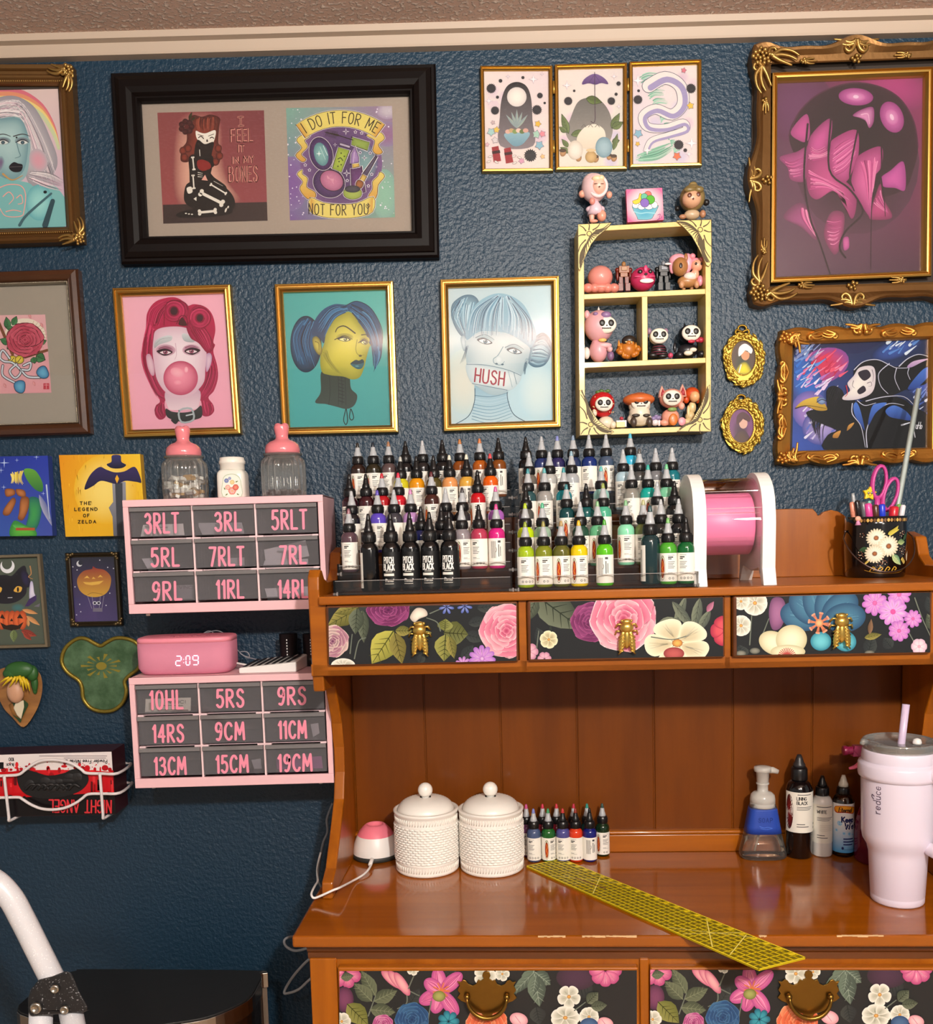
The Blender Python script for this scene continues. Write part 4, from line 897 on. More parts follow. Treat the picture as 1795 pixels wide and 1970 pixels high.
for k in range(4): q = T(1290 + 45 * k, 820); a.line([(q[0] - .005, q[1] + .004),(q[0], q[1] - .003),(q[0] + .004, q[1]),(q[0] + .001, q[1] + .003)],'#c89a34',.0018)
a.line([T(1240,830), T(1330,850), T(1450,848), T(1520,820)],'#8a6420',.0012); a.build('daisy_painting', ART_GLOSS, pot)
P = [pc + Vector((sx * .062,-.01 + y, z)) for sx, y, z in ((-1,0,.09),(-1.02,-.03,.06))]
hd = [pc + Vector((.066 * math.cos(t),-.012 - .052 * abs(math.sin(t)),.075 + .064 * math.sin(t))) for t in [PI + PI * k / 20 for k in range(21)]]
h = B().tube([pc + Vector((-.0575,0,.088))] + hd + [pc + Vector((.0575,0,.088))],.0013,8); h.ell(pc + Vector((-.058,0,.088)),.003,8,6); h.ell(pc + Vector((.058,0,.088)),.003,8,6); h.build('wire_handle', mat('#7a6a66',.3, metal=1, name='wire'), pot)
def potpt(x, y, dy=0):                     # a point above the pot seen at crop pixel x, y of the pot study
 px, py = 1300 + x / 3.626,860 + y / 3.626; q = hl(px, py, .352 + dy); return HM @ q
PEN = 'pens in the painted pot'
def pen(name, x, y, x0, dy, r, col, label, tipc=None, capc=None, grp=PEN, cat_='pen'):
 top = potpt(x, y, dy); bot = Vector((pc.x + x0, pc.y + dy * .5, zs + .008)); d = (top - bot)
 o = thing(name, label, cat_, bot, 0, grp)
 B().tube([bot, bot + d * .96, bot + d * .97, top],[r, r, r * .9, r * .7],12).build('barrel', mat(col, .3, coat=.3, name='pen_plastic'), o)
 if capc: B().tube([bot + d * .72, bot + d * .725, bot + d * .985, bot + d * 1.004],[r * 1.02, r * 1.14, r * 1.12, r * .7],12).build('cap', mat(capc, .3, coat=.3, name='pen_cap'), o)
 return o
pen('pen',1228,385,-.03,-.012,.0042,'#e38a70','peach pen standing at the left rim of the painted pot', capc='#e8967c')
pen('pen',1262,375,-.02,-.022,.004,'#141214','black beaded pen with a hanging charm in the painted pot', capc='#18161a')
pen('pen',1305,385,-.012,-.02,.0046,'#77777b','grey marker in the painted pot below the yellow star', capc='#66666a')
pen('pen',1340,395,-.004,-.024,.0062,'#d43a8c','pink marker in the painted pot beside the scissors', capc='#e0489c')
pen('pen',1392,405,.004,-.028,.0055,'#4a2a1c','brown marker between the pink and blue pens', capc='#54301f')
pen('pen',1438,400,.012,-.028,.0055,'#1c36c0','bright blue pen in the painted pot', capc='#2440d4')
pen('pen',1525,415,.02,-.026,.0075,'#b81c28','red fluted marker in the painted pot', capc='#cc2030')
pen('pen',1588,405,.03,-.008,.0044,'#6a58a8','purple pen with a white end at the right rim of the painted pot', capc='#e8e6ea')
pen('pen',1560,400,.026,.008,.004,'#7cb85c','green pen behind the red marker in the painted pot', capc='#80c060')
pen('pen',1235,322,-.022,.004,.0036,'#a9adb0','clear grey tube leaning at the back of the painted pot', grp='sticks in the painted pot')
o = pen('star_topped_pencil',1350,375,-.006,.0,.0036,'#8fd0c0','pencil with a yellow smiling star topper in the painted pot', cat_='pencil')
sp0 = potpt(1350,325,0); b = B(); S5 = [(.0145 * (1 if i % 2 == 0 else .55) * math.sin(PI * i / 5 + .12),.0145 * (1 if i % 2 == 0 else .55) * math.cos(PI * i / 5 + .12)) for i in range(10)]
b.prism(S5, lambda u, v, d: sp0 + Vector((u, d, v)),-.004,.004); st_ = b.build('star_topper', mat('#f0cc14',.4, name='yellow_rubber'), o, bevel=.0018)
a = Art(lambda x, y, o_: sp0 + Vector((x, -.0045 - o_, -y))); a.ell(-.003,-.001,.0022,.0026,'#5a3c1c'); a.ell(.003,-.001,.0022,.0026,'#5a3c1c'); a.ell(-.003,-.0015,.0008,.0009,'#ffffff'); a.ell(.003,-.0015,.0008,.0009,'#ffffff'); a.line([(-.0025,.003),(0,.0048),(.0025,.003)],'#b02c2c',.001); a.build('face', ART, st_)
# hanging charm of the beaded pen
cp = potpt(1272,500,-.066); ch = thing('pen_charm','tiny pink and peach charm hanging down the front of the painted pot','charm', cp)
b = B(); b.ell(cp, (.0055,.003,.005)); b.build('head', mat('#e8a890',.5, name='peach_resin'), ch); b = B(); b.lathe([(.0055,-.012),(.002,-.003)],14,(0,0,0), xf=Matrix.Translation(cp)); b.build('skirt', mat('#d890b8',.5, name='pink_resin'), ch)
b = B()
for k in range(9): b.ell(cp.lerp(potpt(1285,380,-.03), k / 9) + Vector((0,0,.004)),.0014,6,5)
b.build('bead_string', BLK, ch)
# scissors
def loop(cx, cy, rx, rz_, ang, dy):
 p = potpt(cx, cy, dy); return [p + Vector((rx * math.cos(t) * math.cos(ang) - rz_ * math.sin(t) * math.sin(ang),0, rx * math.cos(t) * math.sin(ang) + rz_ * math.sin(t) * math.cos(ang))) for t in [2 * PI * k / 28 for k in range(28)]]
sc = thing('scissors','scissors with pink looped handles standing in the painted pot','scissors', potpt(1440,470,.0)); PKH = mat('#c43f90',.4, name='pink_handle')
for (cx, cy, rx, rz_, an, e) in ((1420,245,.013,.031,-.12,(1405,410)),(1497,330,.0125,.031,-.28,(1440,440))):
 b = B(); b.tube(loop(cx, cy, rx, rz_, an, .0),.0034,10, closed=True, flat=1.5); lo = potpt(cx + (-12 if cx < 1450 else -30), cy + 95,0); b.tube([lo, potpt(*e), Vector((pc.x + .006, pc.y, zs + .07))],[.005,.0055,.005],10); b.build('handle', PKH, sc)
b = B().hexa([Vector((pc.x + x, pc.y + y, zs + .01)) for x, y in ((.006,-.001),(.009,-.001),(.009,.001),(.006,.001))],[Vector((pc.x + x, pc.y + y, zs + .08)) for x, y in ((.0,-.001),(.012,-.001),(.012,.001),(.0,.001))]); b.build('blade', mat('#b8bcc0',.2, metal=1, name='steel'), sc)
tp = at(1768,748,1.93); bt = Vector((pc.x + .03, pc.y + .016, zs + .012))
tag(B().tube([bt, tp],.0054,4, flat=.45).build('plastic_stick', mat('#c9d6d2',.35, trans=.2, name='frosted_stick'), origin=bt),'long frosted plastic stick rising from the painted pot','stick','sticks in the painted pot')

# ================================================================ pink drawer units
YC = 1.83; PINK = mat('#f2c2c8',.4, coat=.1, name='pink_plastic'); LET = mat('#ee7f98',.45, name='pink_vinyl')
PANE = clear('#f0eef0',.07,.05,'drawer_pane',.08,'#d8d2d4'); TRAY = clear('#c4c0c4',.05,.1,'drawer_tray',.42,'#8c868a'); LIP = clear('#d0cccc',.14,.06,'drawer_lip',.35,'#b8b2b2')
XMAX = hw(x0,.1,1.2).x - .004
def unit(TL, BR, TR, label, crop, words, packs):
 xa = at((TL[0] + BR[0]) / 2 if False else TL[0] + 7,(TL[1] + BR[1]) / 2, YC).x; xb = min(at(*TR, YC).x, XMAX)
 zt_ = at((TL[0] + TR[0]) / 2,(TL[1] + TR[1]) / 2, YC).z; zb_ = at((TL[0] + TR[0]) / 2 + 12, BR[1], YC).z
 YB = W - .012
 u = thing('drawer_unit', label, 'drawer unit',((xa + xb) / 2,1.91, zb_),0,'pink nine-drawer units on the wall')
 l, tp_, bt = .0105,.0138,.0188
 b = B().box(xa, xb, YC, YB, zt_ - .004, zt_); b.box(xa, xb, YC, YB, zb_, zb_ + .004); b.box(xa, xa + .004, YC, YB, zb_, zt_); b.box(xb - .004, xb, YC, YB, zb_, zt_); b.box(xa, xb, YB - .003, YB, zb_, zt_)
 b.box(xa, xb, YC - .002, YC + .006, zt_ - tp_, zt_); b.box(xa, xb, YC - .002, YC + .006, zb_, zb_ + bt); b.box(xa, xa + l, YC - .002, YC + .006, zb_ + bt, zt_ - tp_); b.box(xb - l, xb, YC - .002, YC + .006, zb_ + bt, zt_ - tp_)
 b.build('housing', PINK, u, bevel=.0012)
 X0, X1, Z0, Z1 = xa + l, xb - l, zb_ + bt, zt_ - tp_; cw = (X1 - X0) / 3; rh = (Z1 - Z0) / 3
 for k in (1,2):
  B().box(X0 + cw * k - .0018, X0 + cw * k + .0018, YC + .002, YB - .01, Z0, Z1).build('divider', mat('#f3d3d6',.4, name='pale_pink_plastic'), u)
  g = B().box(X0, X1, YC + .012, YB - .01, Z0 + rh * k - .001, Z0 + rh * k + .001)
  for c in range(3):
   for xx in (X0 + cw * c + .002, X0 + cw * (c + 1) - .014): g.box(xx, xx + .012, YC + .002, YC + .02, Z0 + rh * k - .0015, Z0 + rh * k + .0015)
  g.build('runner', mat('#f3d3d6',.4, name='pale_pink_plastic'), u)
 for i in range(2): f = B().lathe([(.004,-.006),(.004,0)],12,(xa + .03 + i * (xb - xa - .06), YC + .02, zb_)).build('foot', WHT, u)
 for r in range(3):
  for c in range(3):
   a0, a1 = X0 + cw * c + .0026, X0 + cw * (c + 1) - .0026; z1 = Z1 - rh * r - .0015; z0 = z1 - rh + .0062
   d = B().box(a0, a1, YC + .001, YC + .003, z0, z1).build('drawer', PANE, u)
   t = B().box(a0 + .001, a0 + .0025, YC + .003, YB - .03, z0, z1 - .006); t.box(a1 - .0025, a1 - .001, YC + .003, YB - .03, z0, z1 - .006); t.box(a0 + .001, a1 - .001, YC + .003, YB - .03, z0, z0 + .0015); t.box(a0 + .001, a1 - .001, YB - .032, YB - .03, z0, z1 - .006)
   for k in range(5): t.box(a0 + .0025, a0 + .0036, YC + .012 + k * .02, YC + .016 + k * .02, z0, z1 - .008)
   t.build('tray', TRAY, d)
   B().box(a0, a1, YC - .005, YC + .001, z1 - .0075, z1).build('lip', LIP, d)
   wd, p0, p1, q0, q1 = words[r * 3 + c]
   a = Art(lambda x, y, o: at(x, y, YC + .0008 - o), crop); a.fit(wd, p0, p1, q0, q1,'#f494ac',20, ang=-.025, gap=.3); a.build('lettering', ART_GLOSS, d)
 for (name, lab, ct, q, dep, tilt, col, M, txt) in packs:
  P = [at(px / crop[2] + crop[0], py / crop[2] + crop[1], YC + dep + (.006 if i in (0,1) else 0) * tilt) for i, (px, py) in enumerate(q)]
  zf = min(p.z for p in P)
  o = B().hexa([p + Vector((0,.0016,0)) for p in P], P).build(name, M or mat(col, .5, name='paper')); tag(o, lab, ct)
  if txt:
   a = Art(lambda x, y, o_: at(x, y, YC + dep - .0008 - o_), crop, base=.0004)
   for t_ in txt:
    if len(t_) == 5: a.rect(*t_)
    else: a.fit(*t_)
   a.build('print', ART, o)
 return u, xa, xb, zt_, zb_
FILM = clear('#e8e6e8',.14,.12,'sterile_film',.55,'#d8d4d8'); FILM2 = clear('#eceaec',.16,.12,'sterile_film_pale',.8,'#dcd8dc')
c1 = (220,810,4.08); c2 = (220,1190,4.08)
U1 = unit((235,963),(250,1176),(621,951),'pink nine-drawer unit holding the glass jars, drawers lettered from 3RLT to 14RL', c1,
 [('3RLT',235,512,720,888),('3RL',785,1002,712,870),('5RLT',1232,1518,695,858),('5RL',285,515,992,1150),('7RLT',742,1025,985,1145),('7RL',1295,1512,975,1130),('9RL',295,535,1258,1415),('11RL',798,1022,1245,1400),('14RL',1282,1525,1245,1398)],
 [('sterile_packet','white paper packet inside the 3RLT drawer','packet',[(225,815),(540,805),(550,900),(205,912)],.02,1,'#e6e0dc', None, [(300,830,420,836,'#9a9494'),(300,850,400,855,'#9a9494')]),
  ('sterile_packet','clear packet inside the 3RL drawer','packet',[(650,800),(1000,795),(1020,885),(690,892)],.02,1,'#bbb', FILM, None),
  ('sterile_packet','folded clear packet at the foot of the 5RL drawer','packet',[(215,1080),(290,1075),(330,1170),(270,1176)],.02,1,'#bbb', FILM2, None),
  ('sterile_packet','narrow pale packet inside the 7RLT drawer','packet',[(800,1080),(1020,1070),(1020,1160),(800,1165)],.03,1,'#bbb', FILM, None),
  ('sterile_packet','silvery tilted packet filling the 7RL drawer','packet',[(1175,1010),(1500,935),(1530,1060),(1190,1130)],.03,1,'#bbb', FILM2, None),
  ('sterile_packet','flat clear packet lying in front in the 7RL drawer','packet',[(1180,1095),(1520,1080),(1520,1130),(1160,1160)],.018,1,'#bbb', FILM2, None),
  ('needle_box_card','grey card with small lettering inside the 9RL drawer','card',[(480,1290),(625,1285),(628,1415),(485,1420)],.03,0,'#8c868c', None, [('VINCI',505,620,1292,1318,'#5a5458',4)]),
  ('sterile_packet','pale packet inside the 14RL drawer','packet',[(1180,1315),(1575,1295),(1545,1400),(1205,1408)],.02,1,'#cfc8cc', FILM2, None)])
U2 = unit((247,1305),(262,1511),(634,1293),'pink nine-drawer unit under the alarm clock, drawers lettered from 10HL to 19CM', c2,
 [('10HL',275,545,562,720),('5RS',798,1022,552,705),('9RS',1278,1508,535,685),('14RS',298,550,830,980),('9CM',788,1028,812,962),('11CM',1285,1515,800,950),('13CM',310,570,1085,1235),('15CM',795,1058,1070,1218),('19CM',1282,1558,1062,1208)],
 [('needle_box_card','cream card with dark lettering inside the 10HL drawer','card',[(245,632),(600,620),(598,736),(240,748)],.012,0,'#e6e2d2', None, [('VINCI',420,560,640,668,'#6a6658',5),(360,680,540,686,'#8a8678'),(340,715,580,722,'#8a6a5c'),(270,660,310,720,'#b4ae9c')]),
  ('sterile_packet','clear packet inside the 11CM drawer','packet',[(1540,830),(1600,820),(1610,900),(1560,930)],.03,1,'#bbb', FILM, None),
  ('sterile_packet','curled clear packet inside the 15CM drawer','packet',[(1075,1110),(1150,1100),(1165,1215),(1110,1220)],.03,1,'#bbb', FILM, None),
  ('sterile_packet','purple tinted packet inside the 19CM drawer','packet',[(1270,1100),(1625,1080),(1640,1200),(1280,1215)],.02,1,'#8c3c80', None, None)])
ZU1 = U1[3]; ZU2 = U2[3]
# ---------------------------------------------------------------- on the upper unit
GL = clear('#f6f6f4',.08,.03,'jar_glass',.08,'#f0f0ec'); RED = mat('#e8848c',.22, coat=.5, name='pink_glazed_ceramic')
def jar(px, ytop, label, fill):
 y = 1.915; x = at(px, 900, y).x; c = Vector((x, y, ZU1 + .0004)); X = Matrix.Translation(c)
 j = thing('glass_jar', label, 'jar', c, 0,'ribbed glass jars with pink lids'); n = 96
 zr = at(px, ytop + 52, y).z - c.z      # rim height
 V = []; F = []; pr = [(.9,0),(.98,.004),(1,.02),(1, zr * .72),(.96, zr * .84),(.82, zr * .93),(.8, zr * .97)]
 for r, z in pr:
  for i in range(n):
   a = 2 * PI * i / n; rr = .0435 * r + (.0022 * math.cos(a * 18) if 0 < z < zr * .9 else 0); V.append((rr * math.cos(a), rr * math.sin(a), z))
 for k in range(len(pr) - 1):
  for i in range(n): a = k * n + i; b_ = k * n + (i + 1) % n; F.append((a, b_, b_ + n, a + n))
 b = B().add(V, F, 0, True, X); b.lathe([(.0375, zr * .955),(.0395, zr * .97),(.0395, zr),(.036, zr)],40, xf=X, cap=False); b.lathe([(.04,.002),(.001,.003)],30, xf=X, cap=False); b.build('glass_body', GL, j)
 l = B().lathe([(.0335, zr),(.0345, zr + .001),(.0352, zr + .008),(.033, zr + .017),(.026, zr + .0235),(.016, zr + .0275),(.0125, zr + .031),(.0125, zr + .036),(.0145, zr + .046),(.0152, zr + .053),(.014, zr + .057),(.009, zr + .0585)],40, xf=X); lid = l.build('lid', RED, j)
 k = B()
 for s in (-1,1): k.ell((s * .0068,0, zr + .0555),(.0075,.008,.0062),14,10, xf=X)
 k.build('heart_knob', RED, lid)
 if fill:
  random.seed(11); f = B()
  for i in range(70):
   a = random.random() * 6.28; r = random.random() ** .5 * .031; z = .006 + random.random() * zr * .5
   R = Matrix.Translation(c + Vector((r * math.cos(a), r * math.sin(a), z))) @ Matrix.Rotation(random.random() * 3,4,'Z') @ Matrix.Rotation(random.random() * .8,4,'X')
   f.box(-.012,.012,-.004,.004,-.003,.003, mi=0 if random.random() < .8 else 1, xf=R)
  o = f.build('cartridge_pile',[mat('#e4e2dc',.3, name='white_cartridge'), mat('#b89458',.4, name='gold_cartridge')]); tag(o, 'jumble of small white and gold cartridges inside the glass jar','cartridges', kind='stuff')
 else:
  random.seed(5); f = B()
  for i in range(26):
   a = random.random() * 6.28; r = random.random() ** .5 * .034; R = Matrix.Translation(c + Vector((r * math.cos(a), r * math.sin(a),.008 + random.random() * .006))) @ Matrix.Rotation(random.random() * 3,4,'Z')
   f.box(-.006,.006,-.003,.003,-.003,.003, xf=R)
  o = f.build('cartridge_pile', mat('#2a2224',.4, name='dark_bits')); tag(o, 'layer of small dark bits at the bottom of the glass jar','bits', kind='stuff')
jar(355,826,'ribbed glass jar with pink lid filled with white cartridges, below the bubblegum portrait', True)
jar(545,821,'nearly empty ribbed glass jar with pink lid, below the teal portrait', False)
y = 1.905; c = Vector((at(447,900, y).x, y, ZU1 + .0004)); X = Matrix.Translation(c); fj = thing('flowered_bottle','square white glass bottle with flower decal between the two glass jars','bottle', c)
zt2 = at(447,880, y).z - c.z; MG = mat('#f1ede2',.25, coat=.4, name='milk_glass')
B().add(*tprism([(.026,.024,0),(.029,.027,.004),(.0285,.0265, zt2 * .55),(.0275,.026, zt2 * .62),(.024,.023, zt2 * .68),(.021,.021, zt2 * .69)],44,5),0, True, X).build('body', MG, fj)
B().lathe([(.0235, zt2 * .69),(.0245, zt2 * .7),(.0245, zt2 * .83),(.0262, zt2 * .84),(.0262, zt2 * .9),(.0245, zt2 * .94),(.024, zt2 * .99),(.02, zt2)],40, xf=X).build('lid', MG, fj)
a = Art(lambda px, py, o: at(px, py, 1.8775 - o), c1, base=.0003)
fr = [(850,592),(850,470),(865,430),(905,415),(950,418),(985,445),(995,490),(998,592)]
a.poly(fr, '#b9c7ac', n=3); a.poly([(x + (4 if x < 910 else -4), yy + (5 if yy < 580 else -2)) for x, yy in fr],'#f4efe2', n=3)
for x, yy, r_, cc in ((925,548,30,('#f6c8bc','#d8604c')),(952,520,24,('#f0907c','#b8382c')),(890,520,20,('#f8d4c8','#dc7c68')),(925,480,18,('#f4e4b4','#c8a048')),(880,468,18,('#8c9cc8','#5868a0')),(905,450,12,('#a4b0d4','#6878ac'))): a.petals(x, yy, r_, 6, *cc, wd=.9, core=('#f0d890','#c89848'))
for x, yy, x2, y2 in ((890,570,870,585),(960,570,980,580),(950,480,972,470),(870,540,860,520)): a.leaf(x, yy, x2, y2,9,'#7c9450','#546c38')
a.build('decal', ART_GLOSS, fj)
# ---------------------------------------------------------------- on the lower unit
zq = ZU2 + .0004; yq = 1.892
xa_, xb_ = at(256,1262,1.845).x, at(442,1262,1.845).x; w2 = (xb_ - xa_) / 2; cx_ = (xa_ + xb_) / 2; H = at(350,1226,1.86).z - zq
ck = thing('alarm_clock','pink speaker alarm clock glowing 2:09 on the drawer unit','clock',(cx_, yq, zq)); X = Matrix.Translation((cx_, yq, zq))
PKF = mat('#d887a0',.75, bump=(500,.4,.0006), name='pink_mesh_fabric'); PKT = mat('#f090a4',.4, name='pink_plastic_top')
B().add(*tprism([(w2 * .9,.04,.001),(w2 * .955,.043,.006),(w2,.0475,.014),(w2,.0475, H * .86)],64,4.2),0, True, X).build('fabric_body', PKF, ck)
B().add(*tprism([(w2,.0475, H * .86),(w2 * 1.0,.0475, H * .95),(w2 * .98,.046, H * .99),(w2 * .95,.044, H)],64,4.2),0, True, X).build('top_cap', PKT, ck)
b = B()
for k in range(5): b.box(-.03 + k * .018,-.022 + k * .018,-.02,-.012, H, H + .001, xf=X)
b.build('buttons', mat('#a8586c',.5, name='dark_pink'), ck)
Yf = yq - .0478
SEG = {'2': 'abged','0': 'abcdef','9': 'abcdfg'}
b = B()
def seg(px, py, w_, h_, on):
 S = {'a': ((.15,0),(.9,0)),'b': ((1,.08),(1,.44)),'c': ((1,.56),(1,.92)),'d': ((.1,1),(.85,1)),'e': ((0,.56),(0,.92)),'f': ((0,.08),(0,.44)),'g': ((.12,.5),(.88,.5))}
 for s_ in on:
  (u0, v0),(u1, v1) = S[s_]; p = lambda u, v: at((px + u * w_ - v * h_ * .0) / 4.08 + 220,(py + v * h_) / 4.08 + 1190, Yf)
  q0, q1 = p(u0, v0), p(u1, v1); b.tube([q0, q1],.0011,6, flat=.5)
seg(482,295,42,74, SEG['2']); seg(562,293,30,72, SEG['0']); seg(616,291,42,72, SEG['9'])
for py in (318,345): b.tube([at(543 / 4.08 + 220, py / 4.08 + 1190, Yf), at(544 / 4.08 + 220,(py + 4) / 4.08 + 1190, Yf)],.0012,6, flat=.5)
b.build('display_digits', mat('#f6ecff',.5, emit=.85, name='led_digits'), ck)
P = [at(458 + 0,1290,1.85)]
q0, q1 = at(460,1285,1.85), at(572,1285,1.86)
tr = thing('charging_station','white slotted charging station beside the alarm clock','charger',((q0.x + q1.x) / 2,1.89, zq))
B().hexa([(q0.x, 1.846, zq),(q1.x, 1.846, zq),(q1.x + .01,1.94, zq),(q0.x + .035,1.94, zq)],[(q0.x, 1.846, zq + .011),(q1.x, 1.846, zq + .02),(q1.x + .01,1.94, zq + .026),(q0.x + .035,1.94, zq + .018)]).build('case', WHT, tr, bevel=.002)
b = B()
for k in range(7):
 t_ = k / 7; xx = q0.x + .006 + (q1.x - q0.x - .012) * t_; b.hexa([(xx + .0,1.852, zq + .0118 + .009 * t_),(xx + .007,1.852, zq + .0125 + .009 * t_),(xx + .022,1.92, zq + .0188 + .009 * t_),(xx + .015,1.92, zq + .0182 + .009 * t_)],[(xx + .0,1.852, zq + .0128 + .009 * t_),(xx + .007,1.852, zq + .0135 + .009 * t_),(xx + .022,1.92, zq + .0199 + .009 * t_),(xx + .015,1.92, zq + .0194 + .009 * t_)])
b.build('slots', mat('#18161a',.5, name='black_slots'), tr)
for px, lab in ((556,'black ribbed ink cup canister behind the charging station'),(601,'black ribbed ink cup canister tucked behind the hutch edge')):
 c = Vector((at(px, 1255,1.945).x, 1.945, zq)); h_ = at(px, 1219,1.945).z - zq; X = Matrix.Translation(c); o = thing('black_canister', lab, 'canister', c, 0,'black canisters on the lower drawer unit'); b = B().lathe([(.0205,0),(.0205, h_ * .3),(.019, h_ * .31),(.019, h_),(.014, h_)],32, xf=X); b.build('barrel', BLK, o)
 m_ = B()
 for k in range(6): m_.box(-.001,.001,-.0196,-.0186, h_ * (.36 + k * .09), h_ * (.36 + k * .09) + .003, xf=X)
 m_.build('scale_marks', WHT, o)
def c2p(x, y, Y): return at(x / 4.08 + 220, y / 4.08 + 1190, Y)
cord('clock_cable',[c2p(850,200,1.95), c2p(760,100,1.96), c2p(700,120,1.96), c2p(800,95,1.955), c2p(870,125,1.95), c2p(930,200,1.945), c2p(1000,280,1.94), c2p(1060,300,1.93), c2p(1040,262,1.93), c2p(985,265,1.93), c2p(1030,300,1.93), c2p(1110,320,1.925), c2p(1180,352,1.92)],.0011,'#8f8f95','thin grey cable looping from the alarm clock to the charging station','cable')
cord('charger_cable',[c2p(890,345,1.9), c2p(960,350,1.9), c2p(1040,365,1.9), c2p(1130,385,1.92)],.0022,'#d8d4d0','white cable between the alarm clock and the charging station','cable')
# ================================================================ glove box in its wire holder
cg = (0,1210,5.05); YG = 1.915
gp = lambda x, y, Y=YG: at(x / 5.05, y / 5.05 + 1210, Y)
f = [gp(1085,1188), gp(1125,1800), gp(-560,1838), gp(-600,1238)]
bx = thing('glove_box','red, white and black box of nitrile gloves upside down in wire holder','glove box',(f[1] + f[2]) / 2)
bk = [Vector((p.x, W - .012, p.z)) for p in f]
B().hexa(f, bk).build('carton', mat('#3a1018',.4, coat=.15, name='dark_red_carton'), bx)
a = Art(wallmap(YG), cg, base=.0002); a.poly([(1085,1190),(1125,1798),(-560,1836),(-600,1240)],'#141012', False)
a.poly([(1083,1192),(1098,1420),(-590,1460),(-600,1240)],'#e9dfdd', False)
random.seed(4)
a.poly([(1096,1390),(1110,1600),(850,1600),(160,1640),(-580,1650),(-590,1400),(120,1385),(210,1370),(850,1370)],'#c81820', False)
for i in range(60):
 x = random.uniform(-500,1090); yy = 1395 + random.uniform(-75,15) - 25 * math.sin(x / 90); a.ell(x, yy, random.uniform(8,34), random.uniform(8,30), random.choice(['#cc1822','#b8121c','#dc2a30','#a01018']), n=10, up=i % 6 == 0)
for i in range(40):
 x = random.uniform(-500,1090); a.ell(x, random.uniform(1290,1370), random.uniform(2,7), None, '#c41822', n=8, up=i % 8 == 0)
for i in range(26):
 x = random.choice([random.uniform(860,1100), random.uniform(-500,170)]); yy = random.uniform(1420,1520); a.rect(x, yy, x + random.uniform(8,26), yy + random.uniform(40,110), random.choice(['#8c0c14','#e0343a','#5a0a10','#181014']), up=i % 5 == 0)
for i in range(30):
 x = random.uniform(-500,1110); a.ell(x, 1620 + random.uniform(-25,25), random.uniform(10,30), random.uniform(8,22),'#141012', n=9, up=i % 6 == 0)
a.rect(-200,1295,35,1360,'#141012')
a.fit('Powder Free Nitrile Exam',1040,400,1235,1295,'#3a2c2e',5.5, ang=PI) if False else a.text('Powder Free Nitrile Exam',1040,1272,34,'#2a2022',6, sx=1.15, gap=.2, ang=PI)
for yy, x_a, x_b in ((1232,380,1040),(1252,620,1030)): a.rect(x_a, yy, x_b, yy + 5,'#7a6a6c')
a.text('100',135,1252,30,'#2a2022',6, sx=1.2, ang=PI); a.text('BLACK',135,1308,20,'#2a2022',5, sx=1.2, ang=PI)
a.text('NIGHT ANGEL',1080,1668,118,'#d8343c',15, sx=.78, gap=.2, ang=PI + .012); a.build('print', ART_GLOSS, bx)
a = Art(lambda px, py, o: at(px, py, YG - o), cg)
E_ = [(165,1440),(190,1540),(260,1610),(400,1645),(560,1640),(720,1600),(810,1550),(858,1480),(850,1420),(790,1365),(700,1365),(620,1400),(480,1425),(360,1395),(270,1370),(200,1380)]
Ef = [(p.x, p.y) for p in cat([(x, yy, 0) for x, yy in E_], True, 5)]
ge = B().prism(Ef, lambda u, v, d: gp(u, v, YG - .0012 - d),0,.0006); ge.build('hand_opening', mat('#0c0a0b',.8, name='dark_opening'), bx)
g_ = B(); random.seed(9)
for i in range(13):
 x = 300 + 480 * (i / 12) + random.uniform(-30,30); yy = 1515 + random.uniform(-45,50) - (40 if i > 8 else 0); p = gp(x, yy, YG + .0015); g_.ell(p, (random.uniform(.012,.022),.005, random.uniform(.007,.014)),12,8)
for i in range(8):
 x = 250 + 60 * i; g_.tube(cat([gp(x, 1560, YG - .002), gp(x + 50,1510, YG - .005), gp(x + 110,1520 + 20 * (i % 3), YG - .002)], False, 4),.003,6)
tag(g_.build('nitrile_gloves', mat('#1c1a1b',.55, name='black_nitrile')),'crumpled black gloves showing in the opening of the glove box','gloves', kind='stuff')
YW = YG - .012; wire = mat('#e6dede',.35, coat=.2, name='white_coated_wire'); r = .0031
wh = thing('wire_holder','white wire wall holder around the glove box','wire holder', gp(500,1700, YW))
arm = lambda x, y: gp(x, y, W - .004)
b = B().tube(cat([arm(1170,1305), arm(1275,1310), gp(1145,1402, YW), gp(990,1405, YW), gp(840,1400, YW), gp(790,1365, YW), gp(700,1308, YW), gp(600,1280, YW), gp(500,1270, YW), gp(400,1280, YW), gp(320,1315, YW), gp(240,1375, YW), gp(180,1415, YW), gp(60,1425, YW), gp(-100,1430, YW), gp(-300,1435, YW)], False, 4), r, 8); b.build('upper_rail', wire, wh)
b = B().tube(cat([arm(1210,1498), arm(1285,1495), gp(1165,1592, YW), gp(1000,1600, YW), gp(860,1605, YW), gp(800,1645, YW), gp(740,1688, YW), gp(640,1735, YW), gp(520,1755, YW), gp(400,1745, YW), gp(300,1705, YW), gp(220,1655, YW), gp(180,1636, YW), gp(60,1638, YW), gp(-100,1642, YW), gp(-300,1648, YW)], False, 4), r, 8); b.build('lower_rail', wire, wh)
for (xa, ya, xb, yb, xc, yc) in ((970,1400,1005,1840,1060,1808),(40,1425,90,1862,160,1830)):
 B().tube(cat([gp(xa, ya, YW - .004), gp((xa + xb) / 2,(ya + yb) / 2, YW - .004), gp(xb - 4, yb - 40, YW - .004), gp(xb, yb, YW - .002), gp(xc, yc, YW + .02), gp(xc + 60, yc - 30, YW + .06)], False, 4), r, 8).build('hook', wire, wh)

